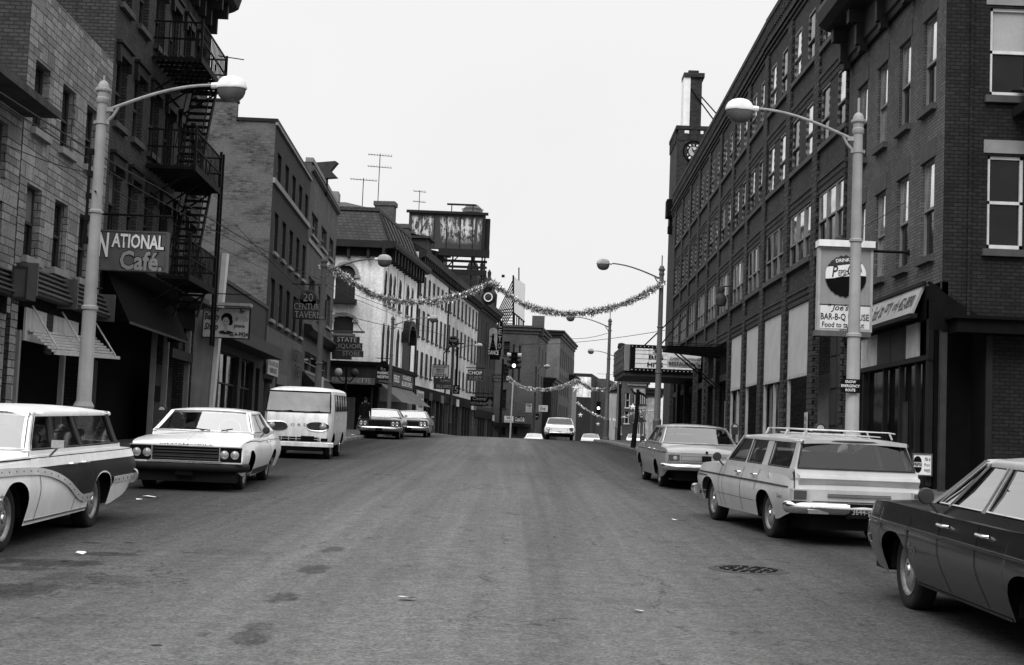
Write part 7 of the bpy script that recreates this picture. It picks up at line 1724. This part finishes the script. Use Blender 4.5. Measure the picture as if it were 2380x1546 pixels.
mb.grid(rows); wsv = mb.build('windshield', plain('reflecting_windscreen', .10, .12, .5, 1.6, 4, spec=.25), vn, 60); e = rows[0] + [r[-1] for r in rows[1:]] + rows[-1][::-1][1:] + [r[0] for r in rows[-2::-1]]
mb = MB(); mb.tube([Vector(q) + Vector((.006, 0, 0)) for q in e], .02, 5); mb.build('glass_trim', M_black, wsv, 60)
mb = MB(); mb.grid([[(vfront(z) + .016, y, z) for y in (-.82 + .1 * (z - 1.33), -.52)] for z in (1.36, 1.5, 1.7)]); mb.build('screen_shadow', M_black, wsv) if False else mb.bm.free()
for x0, x1 in ((1.75, 2.35), (1.08, 1.66), (.44, 1.0), (-.2, .36), (-.86, -.28)):
    for sg in (1, -1):
        m = MB(); m.grid([[(x, sg * (vhw(z) + .006), z) for x in (x0, x1)] for z in (1.33, 1.45, 1.6, 1.76)]); o = m.build('side_window', GV, vn); m = MB(); q = [(x, sg * (vhw(z) + .01), z) for x, z in ((x0, 1.33), (x1, 1.33), (x1, 1.76), (x0, 1.76), (x0, 1.33))]; m.tube(q, .014, 4); m.build('window_trim', M_black, o)
for sg in (1, -1):
    m = MB(); pts = []
    for k in range(24):
        a = 2 * math.pi * k / 24; cx_ = math.copysign(abs(math.cos(a)) ** .8, math.cos(a)); pts.append((.56 + .30 * cx_, .89 + .115 * math.copysign(abs(math.sin(a)) ** .8, math.sin(a))))
    m.face([(2.99, sg * y, z) for y, z in pts]); o = m.build('headlight_panel', M_dkgrey, vn); m = MB(); m.tube([(2.992, sg * y, z) for y, z in pts + pts[:1]], .016, 5); m.build('rim', M_chrome, o)
    m = MB(); [m.box(2.988, 3.0, sg * .32, sg * .6, .80 + .03 * k, .807 + .03 * k) for k in range(7)]; m.build('mesh_bar', M_grey, o)
    m = MB(); m.lathe([(0, .04), (.06, .03), (.085, 0)], 18, (2.995, sg * .70, .89), 'x'); o = m.build('headlight', M_lens, vn, 60); m = MB(); m.lathe([(.085, -.01), (.085, .015), (.097, .012), (.1, -.02)], 18, (2.995, sg * .70, .89), 'x', cap=False); m.build('bezel', M_chrome, o)
    for x, r_ in ((0.0, 1), (2.29, 1)):
        pass
m = MB(); m.box(2.93, 2.99, -.62, .62, .49, .60); m.box(2.93, 2.99, .66, .84, .5, .58); m.box(2.93, 2.99, -.84, -.66, .5, .58); m.build('grille', M_black, vn); m = MB(); [m.box(2.99, 3.0, -.62 + .2 * k, -.6 + .2 * k, .49, .60) for k in range(7)]; m.box(2.99, 3.0, -.62, .62, .54, .552); m.build('grille_bar', M_cream, vn)
m = MB(); m.box(2.99, 3.012, .12, .48, .48, .63); m.build('licence_plate', M_black, vn)
m = MB(); rows = [[(2.9 if abs(y) > .98 else 3.08 - .04 * y * y, y, z) for z in (.34, .35, .45, .47)] if True else 0 for y in [k / 8 * 1.0 for k in range(-8, 9)]]; m.grid([[(a[0] + (.0 if i in (0, 3) else .04), a[1], a[2]) for i, a in enumerate(r)] for r in rows]); m.build('bumper', P_van, vn, 40)
m = MB(); m.box(-1.05, 2.9, -.68, .68, .22, .6)
for xw in (0, 2.29):
    for sg in (-1, 1): m.grid([[(xw + .395 * math.cos(a), sg * .86, .33 + .385 * math.sin(a)), (xw + .395 * math.cos(a), sg * .6, .33 + .385 * math.sin(a))] for a in [math.pi * k / 12 for k in range(13)]])
m.build('underbody', M_under, vn)
tm, hm = wheel_meshes(.34, .18, True)
for x in (0, 2.29):
    for sg in (1, -1): o = link_mesh('wheel', tm, vn, (x, sg * .78, .335), (0, 1, 0 if sg > 0 else math.pi)); link_mesh('hubcap', hm, o)
for xt in (1.70, 1.04, 2.42):
    m = MB(); [m.grid([[(xt - .006, sg * (vhw(z) + .004), z), (xt + .006, sg * (vhw(z) + .004), z)] for z in (.42 if xt < 1.8 else .75, .7, 1.0, 1.3)]) for sg in (1, -1)]; m.build('door_seam', M_dkgrey, vn)
for x, z in ((1.82, 1.1), (1.55, 1.12)): m = MB(); m.box(x, x + .1, .955, .985, z, z + .03); m.build('door_handle', M_chrome, vn)
l = letters(vn, 'F  O  R  D', 0, 0, .58, .075, M_grey, y=0, off=.0, name='badge')
for v in l.data.vertices: v.co = (2.995, v.co.x - .02, v.co.z + .93)
for sx in (-1, 1): m = MB(); m.tube([(vfront(1.27) + .03, sx * .38 - .22, 1.27), (vfront(1.31) + .04, sx * .38 + .22, 1.31)], .012, 5); m.build('wiper', M_black, vn)
m = MB(); m.box(-1.3, -1.15, -.9, .9, .45, .58); m.build('rear_bumper', P_van, vn)
class _V: pass
v_ = _V(); v_.sp = dict(wb=2.29); v_.root = vn; Car.place(v_, (-4.9, 39.5), (-4.93, 41.79), .85)

# 4, 5 dark saloons on the far left
def caddy(label, paint_m, group=None):
    xr, xf = -1.35, 4.25
    c = Car('saloon_car', label, spec(wb=3.3, xr=xr, xf=xf, wlow=.92, wmax=1.01, wsh=.95, wr=.36, plan=[(xr, .93), (xr + .5, 1), (3.6, 1), (xf, .975)],
        top=[(xr, .82), (-1.0, .93), (2.5, .98), (3.2, .985), (xf - .15, .92), (xf, .84)], sh=[(xr, .86), (-1.0, .9), (0, .92), (2.6, .93), (xf - .2, .91), (xf, .86)], bot=[(xr, .38), (-.9, .25), (3.6, .24), (xf, .34)],
        arch=[(0, .40, .3, .78), (3.3, .43, .3, .92)],
        gh=dict(xa=2.5, xb=1.75, xc=.35, xd=-.3, wb=.90, wr=.68, zb=.975, zr=1.32, crown=.05, seats=(1.1, .1), roofm=P_black, wins=[(2.25, 1.62, 1.25, 1.2), (1.17, 1.12, .2, .5)], pillars=[(1.17, 1.12, 1.25, 1.2), (-.3, .35, .18, .48)])), paint_m, group)
    for y in (.62, .80): c.lamp(xf + .01, y, .71, .08, 1)
    c.box('headlight_panel', M_dkgrey, (xf - .03, xf + .004, .5, .93, .58, .82), (xf - .03, xf + .004, -.93, -.5, .58, .82)); c.box('grille', M_black, (xf - .03, xf + .05, -.48, .48, .5, .80)); c.box('grille_bar', M_dkgrey, *[(xf + .05, xf + .06, -.48 + .08 * k, -.47 + .08 * k, .5, .8) for k in range(13)])
    c.bumper(xf + .06, .98, .36, .56, .4, 1, M_chromed, .06); c.box('bumper_strip', M_chrome, (xf + .09, xf + .14, .5, .95, .565, .585), (xf + .09, xf + .14, -.95, -.5, .565, .585)); c.plate(xf + .2, .42, '', 1)
    c.mirror(2.2, 1.08, 1.05); c.trim(-1.2, 3.9, .62, .02); c.seam(2.2, 2.1, .92, .3); c.seam(1.2, 1.2, .92, .3); c.handle(1.4, .8); return c
cd = caddy('large dark saloon with four headlights parked before the luncheonette', P_dark); cd.place((-4.9 + .02, 64.6), (-4.95, 67.9), .9)
c2 = caddy('second saloon half hidden behind the large dark one', P_mid); c2.place((W(1000, 1012, 74).x - .1, 73.0), (W(1000, 1012, 74).x - .1, 76.3), .9)

# 6 grey saloon seen from behind, right
def sedan(label, paint_m, name='sedan', grp=None):
    xr, xf = -1.32, 3.82
    c = Car(name, label, spec(wb=2.95, xr=xr, xf=xf, wlow=.86, wmax=.93, wsh=.87, wr=.335, plan=ends(xr, xf, .955, .95, .4),
        top=[(xr, .80), (xr + .06, .86), (-1.0, .93), (-.3, .965), (2.2, .97), (3.0, .96), (3.6, .9), (xf, .82)], sh=[(xr, .80), (xr + .1, .86), (-.9, .89), (0, .90), (2.3, .90), (3.3, .89), (xf, .82)], bot=[(xr, .42), (-.9, .28), (-.4, .24), (3.1, .23), (xf, .38)],
        arch=[(0, .39, .3, .80), (2.95, .41, .3, .88)],
        gh=dict(xa=2.3, xb=1.75, xc=.25, xd=-.28, wb=.845, wr=.69, zb=.965, zr=1.335, crown=.055, seats=(1.1, .15), rbul=.16, rg=GLR, wins=[(2.15, 1.66, 1.12, 1.08), (1.04, 1.0, .12, .38)], pillars=[(1.04, 1.0, 1.12, 1.08), (-.28, .25, .1, .36)])), paint_m, grp)
    return c
sd = sedan('grey saloon seen from behind beneath the pale boarded shop panels', P_gray); xr = -1.32
def rear_lamp_box(c, xr):
    for sg in (1, -1):
        c.box('tail_lamp_frame', M_chrome, (xr - .03, xr + .03, sg * .56, sg * .84, .60, .77)); c.box('tail_lamp', M_tail, (xr - .036, xr, sg * .58, sg * .82, .615, .755)); m = MB(); m.lathe([(0, -.05), (.04, -.045), (.045, -.03)], 12, (xr, sg * .68, .685), 'x'); m.build('reflector', M_ltgrey, c.root)
rear_lamp_box(sd, xr); sd.box('tail_panel', M_chromed, (xr - .02, xr + .02, -.54, .54, .64, .72), (xr - .026, xr, -.54, .54, .60, .612), (xr - .026, xr, -.54, .54, .73, .742))
sd.bumper(xr - .04, .91, .42, .565, .35, -1); sd.plate(xr - .035, .68, '', -1, .2, .13); sd.trim(-1.25, 3.6, .80, .022); sd.seam(1.08, 1.08, .88, .3); sd.seam(.15, .3, .88, .6); sd.seam(2.15, 2.1, .88, .3); sd.handle(1.3, .82); sd.handle(.4, .82); sd.mirror(2.0, .98, 1.02, True)
m = MB(); m.tube([(-1.1, .86, .93), (-.3, .84, .985)], .008, 4); m.tube([(-1.1, -.86, .93), (-.3, -.84, .985)], .008, 4); m.build('deck_trim', M_chromed, sd.root); m = MB(); m.lathe([(0, -.02), (.03, -.015), (.03, 0)], 10, (xr - .01, 0, .82), 'x'); m.build('boot_lock', M_black, sd.root)
sd.place((3.32, 34.75), (3.40, 31.9), .83)

# 7 silver station wagon with a roof rack
xr, xf = -1.2, 3.68
rb = Car('station_wagon', 'pale silver station wagon with roof rack seen from behind', spec(wb=2.84, xr=xr, xf=xf, wlow=.835, wmax=.905, wsh=.835, wr=.33, plan=[(xr, .95), (xr + .04, .965), (xr + .4, 1), (3.2, 1), (3.6, .96), (xf, .92)],
    top=[(xr, .72), (xr + .05, .84), (xr + .12, .90), (-.5, .96), (2.0, .965), (2.7, .955), (3.4, .9), (xf, .82)], sh=[(xr, .72), (xr + .05, .80), (xr + .14, .86), (-.5, .89), (1.9, .90), (2.9, .89), (3.4, .86), (xf, .80)], bot=[(xr, .45), (-.8, .36), (-.42, .28), (.5, .26), (2.3, .25), (3.2, .3), (xf, .42)],
    arch=[(0, .385, .29, .9), (2.84, .40, .3, .92)], cap=True,
    gh=dict(xa=2.1, xb=1.58, xc=-.92, xd=-1.08, wb=.825, wr=.71, zb=.965, zr=1.345, crown=.05, oh=(.03, .1), seats=(1.0, .12), rbul=.07, rw=(.04, .93), rg=GLD, wtrim=M_dkgrey, trimm=M_dkgrey,
        wins=[(2.0, 1.53, 1.12, 1.10), (1.04, 1.02, .34, .36), (.06, .08, -.86, -.80)], pillars=[(1.04, 1.02, 1.12, 1.10), (.06, .08, .34, .36), (-1.06, -.92, -.86, -.80)])), P_silver)
for sg in (1, -1):
    rb.box('tail_lamp_frame', M_ltgrey, (xr - .05, xr + .06, sg * .70, sg * .90, .575, .72)); rb.box('tail_lamp', M_tail, (xr - .056, xr, sg * .715, sg * .885, .59, .705))
rb.bumper(xr - .06, .895, .41, .565, .25, -1, None, .07); rb.box('bumper_step', M_chromed, (xr - .14, xr - .05, -.72, -.45, .42, .47), (xr - .14, xr - .05, .45, .72, .42, .47))
rb.plate(xr - .17, .465, '3644-PV', -1, .36, .17); rb.box('plate_frame', M_black, (xr - .16, xr - .1, -.21, .21, .37, .56))
rb.box('tailgate_shadow_line', M_dkgrey, (xr - .012, xr + .02, -.62, .62, .555, .575)); m = MB(); m.tube([(xr - .012, -.42, .64), (xr - .014, 0, .637), (xr - .012, .42, .64)], .014, 5); m.tube([(xr - .013, -.42, .665), (xr - .013, .42, .665)], .006, 4); m.build('tailgate_trim', M_grey, rb.root)
m = MB(); m.prism([(xr + .12, .93), (xr - .015, .895), (xr - .03, .86), (xr - .015, .835), (xr + .05, .74), (xr + .12, .74)], 'y', -.8, .8); m.build('tailgate_ledge', P_silver, rb.root)
rb.box('tailgate_handle', M_black, (xr - .0, xr + .1, -.09, .09, .855, .885)); rb.word('660 Cross Country', xr + .13, .925, .62, .045, M_chromed, face=-1, sh=.3, lift=.03)
m = MB(); [m.tube([(xr + .02, sg * .86, .5), (xr + .06, sg * .845, .84), (xr + .14, sg * .84, .93)], .007, 4) for sg in (1, -1)]; m.build('tailgate_seam', M_black, rb.root)
rb.trim(-1.0, 3.55, .735, .016, M_dkgrey); rb.trim(2.9, 3.6, .69, .01, M_dkgrey); rb.trim(.42, 2.4, .46, .006, M_dkgrey, 'sill_line', .004)
rb.seam(1.1, 1.1, .9, .28); rb.seam(.34, .42, .9, .62); rb.seam(2.05, 2.0, .9, .28); rb.seam(2.25, 2.2, .86, .28); rb.handle(1.3, .82); rb.handle(.52, .82)
m = MB(); y = rb.yz(-.12, .82); m.lathe([(.05, 0), (.05, .01), (.042, .012), (0, .012)], 16, (-.12, y - .002, .82), 'y'); m.build('fuel_cap', P_silver, rb.root, 40); rb.word('Classic', -.72, .6, .2, .05, M_ltr_k, face=0, sh=.3); rb.mirror(2.05, .98, 1.0, True)
m = MB()
for sg in (1, -1):
    m.tube([(.95, sg * .56, 1.40), (.85, sg * .56, 1.475), (-.75, sg * .56, 1.475), (-.95, sg * .56, 1.465)], .009, 6)
    for x in (.9, .05, -.75): m.tube([(x, sg * .60, 1.385), (x, sg * .56, 1.475)], .013, 5)
for x in (.85, .05, -.75): m.tube([(x, -.56, 1.475), (x, .56, 1.475)], .009, 6)
for k in range(6): m.tube([(.85, -.4 + .16 * k, 1.42), (-.85, -.4 + .16 * k, 1.415)], .008, 4)
m.build('roof_rack', M_chromed, rb.root, 60)
rb.bumper(xf + .05, .93, .36, .52, .35, 1); rb.place((3.205, 22.2), (3.55, 19.45), .83)

# 8 dark saloon in the near right corner
xr, xf = -1.35, 4.03
py = Car('saloon_car', 'dark four door saloon with thin chrome side strip parked behind the silver wagon', spec(wb=3.03, xr=xr, xf=xf, wlow=.88, wmax=.99, wsh=.93, wr=.345, plan=[(xr, .94), (xr + .5, 1), (3.3, 1), (3.8, .975), (xf, .945)],
    top=[(xr, .80), (-1.0, .92), (2.2, .965), (2.9, .965), (3.6, .93), (xf - .06, .88), (xf, .83)], sh=[(xr, .80), (-1.0, .86), (-.2, .90), (.6, .885), (1.6, .885), (2.4, .895), (3.3, .90), (3.8, .885), (xf, .84)], bot=[(xr, .4), (-.9, .27), (3.3, .26), (3.8, .28), (xf, .30)],
    arch=[(0, .40, .3, .80), (3.03, .42, .3, .86)],
    gh=dict(xa=2.28, xb=1.58, xc=.1, xd=-.45, wb=.885, wr=.69, zb=.965, zr=1.345, crown=.05, seats=(.95, .0), roofm=P_silver, pilm=P_dark, wg=GLM, wins=[(2.12, 1.5, 1.86, 1.42), (1.82, 1.40, 1.12, 1.06), (1.04, .98, .0, .25)], pillars=[(1.04, .98, 1.12, 1.06), (1.82, 1.40, 1.86, 1.42), (-.45, .1, -.02, .23)])), P_dark)
py.trim(-1.2, xf - .02, lambda x: .715 + .003 * x, .022, M_chrome); py.seam(1.88, 1.72, .88, .3); py.seam(1.02, .88, .88, .3); py.handle(1.74, .815); py.handle(.86, .815); py.mirror(2.0, 1.02, 1.03, True)
py.word('Fury', 2.46, .56, .2, .09, M_chromed, face=0, sh=.4); py.flank('marker_lamp', 3.84, 3.92, .50, .57, M_chromed, .012); py.box('front_valance', M_under, (xf - .35, xf - .02, -.84, .84, .26, .5)); py.trim(.45, 2.58, .27, .02, M_dkgrey, 'sill_trim', .006)
py.place((3.52, 12.55), (3.58, 9.52), .86)

# 9 white finned car on the crest and the cars hidden beyond it
def crest_car():
    xr, xf = -1.35, 3.9
    c = Car('hardtop_car', 'white car with round tail lights driving over the crest', spec(wb=3.0, xr=xr, xf=xf, wlow=.9, wmax=.99, wsh=.9, wr=.35, plan=ends(xr, xf, .93, .95, .4),
        top=[(xr, .80), (xr + .15, .92), (-.3, 1.0), (2.3, 1.0), (xf, .85)], sh=[(xr, .78), (xr + .15, .86), (0, .93), (2.3, .92), (xf, .84)], bot=[(xr, .42), (-.8, .28), (3.3, .25), (xf, .4)], arch=[(0, .40, .3, .7), (3.0, .42, .3, .9)],
        gh=dict(xa=2.35, xb=1.75, xc=.1, xd=-.45, wb=.87, wr=.74, zb=.99, zr=1.38, crown=.05, rg=GLD, seats=(1.1, .1), wins=[(2.2, 1.66, 1.1, 1.06), (1.02, .98, .1, .3)], pillars=[(1.02, .98, 1.1, 1.06), (-.45, .1, .08, .28)])), P_white)
    for sg, m_ in ((1, M_white), (-1, M_tail)):
        m = MB(); m.lathe([(.1, 0), (.105, -.05), (.085, -.06), (.0, -.06)], 18, (xr - .0, sg * .72, .72), 'x'); m.build('tail_lamp', m_, c.root); m = MB(); m.lathe([(.1, 0), (.13, -.02), (.1, -.05)], 18, (xr, sg * .72, .72), 'x', cap=False); m.build('bezel', M_chrome, c.root)
        m = MB(); m.lathe([(0, -.12), (.1, -.1), (.13, -.03)], 16, (xr - .03, sg * .75, .46), 'x'); m.build('bumper_pod', M_chromed, c.root); c.box('boot_mark', M_dark, (xr - .01, xr + .03, sg * .5 - .012, sg * .5 + .012, .62, .72))
    c.bumper(xr - .04, .93, .40, .5, .3, -1, M_chromed); c.plate(xr - .06, .46, '', -1); return c
cc_ = crest_car(); px_ = W(1300, 1018, 91).x; cc_.place((px_ - .87 + .1, 94.0), (px_ - .87, 91.0), .87)
for d, xp, flip, lab in ((139, 1240, 1, 'white saloon whose windscreen shows just over the crest'), (135, 1373, 0, 'white saloon roof showing over the crest beside the kerb'), (131, 1478, 0, 'pale saloon roof showing over the pavement below the marquee')):
    c = sedan(lab, P_white, grp='pale cars half hidden by the crest'); X = W(xp, 1012, d).x
    if flip: c.place((X + .83, d), (X + .83 + .2, d + 2.95), .83)
    else: c.place((X - .83 + .2, d + 2.95), (X - .83, d), .83)

# ------------------------------------------------------------------ person by the parked cars
def person(loc, rz, label):
    o = empty('person', loc, rz, label, 'person'); v = {}; E_ = []
    J = dict(pel=(0, 0, .95), sp=(0, .01, 1.12), ch=(0, .0, 1.32), nk=(0, .0, 1.45), hd=(0, -.02, 1.55), top=(0, -.01, 1.66),
        shl=(.17, 0, 1.38), ell=(.25, .02, 1.12), wrl=(.24, -.08, .90), hal=(.235, -.11, .82), shr=(-.17, 0, 1.38), elr=(-.25, .02, 1.12), wrr=(-.25, -.05, .9), har=(-.245, -.07, .82),
        hil=(.09, 0, .88), knl=(.11, -.02, .50), anl=(.12, .02, .08), tol=(.13, -.14, .04), hir=(-.09, 0, .88), knr=(-.1, -.05, .5), anr=(-.11, .06, .08), tor=(-.12, -.1, .04))
    R = dict(pel=.16, sp=.14, ch=.155, nk=.06, hd=.088, top=.07, shl=.075, ell=.05, wrl=.035, hal=.04, shr=.075, elr=.05, wrr=.035, har=.04, hil=.09, knl=.06, anl=.045, tol=.04, hir=.09, knr=.06, anr=.045, tor=.04)
    Ed = [('pel', 'sp'), ('sp', 'ch'), ('ch', 'nk'), ('nk', 'hd'), ('hd', 'top'), ('ch', 'shl'), ('shl', 'ell'), ('ell', 'wrl'), ('wrl', 'hal'), ('ch', 'shr'), ('shr', 'elr'), ('elr', 'wrr'), ('wrr', 'har'), ('pel', 'hil'), ('hil', 'knl'), ('knl', 'anl'), ('anl', 'tol'), ('pel', 'hir'), ('hir', 'knr'), ('knr', 'anr'), ('anr', 'tor')]
    for s_, hd_ in (('l', 'hal'), ('r', 'har')):
        hx, hy, hz = J[hd_]
        for k in range(4): n1 = f'f{s_}{k}'; J[n1] = (hx + (.0), hy - .035 + .02 * k - .02, hz - .09 + .012 * abs(k - 1.5)); R[n1] = .009; Ed.append((hd_, n1))
        n1 = f't{s_}'; J[n1] = (hx - (.02 if s_ == 'l' else -.02), hy - .05, hz - .03); R[n1] = .010; Ed.append((hd_, n1))
    names = list(J); me = bpy.data.meshes.new('body'); me.from_pydata([J[n] for n in names], [(names.index(a), names.index(b)) for a, b in Ed], [])
    t = bpy.data.objects.new('t', me); COL.objects.link(t); md = t.modifiers.new('s', 'SKIN'); t.modifiers.new('u', 'SUBSURF').levels = 1
    for i, n in enumerate(names): sv = me.skin_vertices[0].data[i]; sv.radius = (R[n], R[n] * (.75 if n in ('pel', 'sp', 'ch') else 1)); sv.use_root = (n == 'pel')
    dg = bpy.context.evaluated_depsgraph_get(); dg.update(); bm_ = bpy.data.meshes.new_from_object(t.evaluated_get(dg)); bpy.data.objects.remove(t)
    for p in bm_.polygons: p.use_smooth = True
    bm_.materials.clear(); bm_.materials.append(plain('skin_tone', .22, .6, .1)); bm_.materials.append(M_black)
    for p in bm_.polygons:
        if p.center.z < .82 or (abs(p.center.x) < .3 and .86 < p.center.z < 1.43): p.material_index = 1
    link_mesh('body', bm_, o)
    m = MB(); rows = [[(rx * math.cos(a), ry * math.sin(a), z) for a in [2 * math.pi * k / 18 for k in range(19)]] for rx, ry, z in ((.24, .2, .55), (.22, .18, .8), (.19, .15, 1.05), (.21, .15, 1.28), (.2, .13, 1.4), (.09, .08, 1.47))]; m.grid(rows); m.build('coat', M_black, o, 60)
    m = MB(); m.lathe([(.098, 1.56), (.1, 1.6), (.085, 1.67), (.0, 1.71)], 14, (0, .02, 0)); m.lathe([(.15, 1.61), (.1, 1.615)], 16, (0, .0, 0)); m.build('hat', M_black, o, 60)
    m = MB(); [m.lathe([(0, -.012), (.012, 0)], 8, (sx * .032, -.105, 1.575), 'y') for sx in (1, -1)]; m.box(-.025, .025, -.11, -.1, 1.515, 1.522); m.prism([(-.012, 1.54), (.012, 1.54), (0, 1.575)], 'y', -.125, -.1); m.build('face', M_dark, o)
    for sx in (1, -1): m = MB(); m.lathe([(0, -.01), (.02, 0), (0, .01)], 8, (sx * .09, 0, 1.56), 'x'); m.build('ear', MATS['skin_tone'], o)
x, y = ong(847, 1018) if False else (W(846, 1015, 64.0).x, 64.0)
person((x, y, grd(y) + .14), .4, 'person in a dark coat and hat standing beside the large dark saloon')
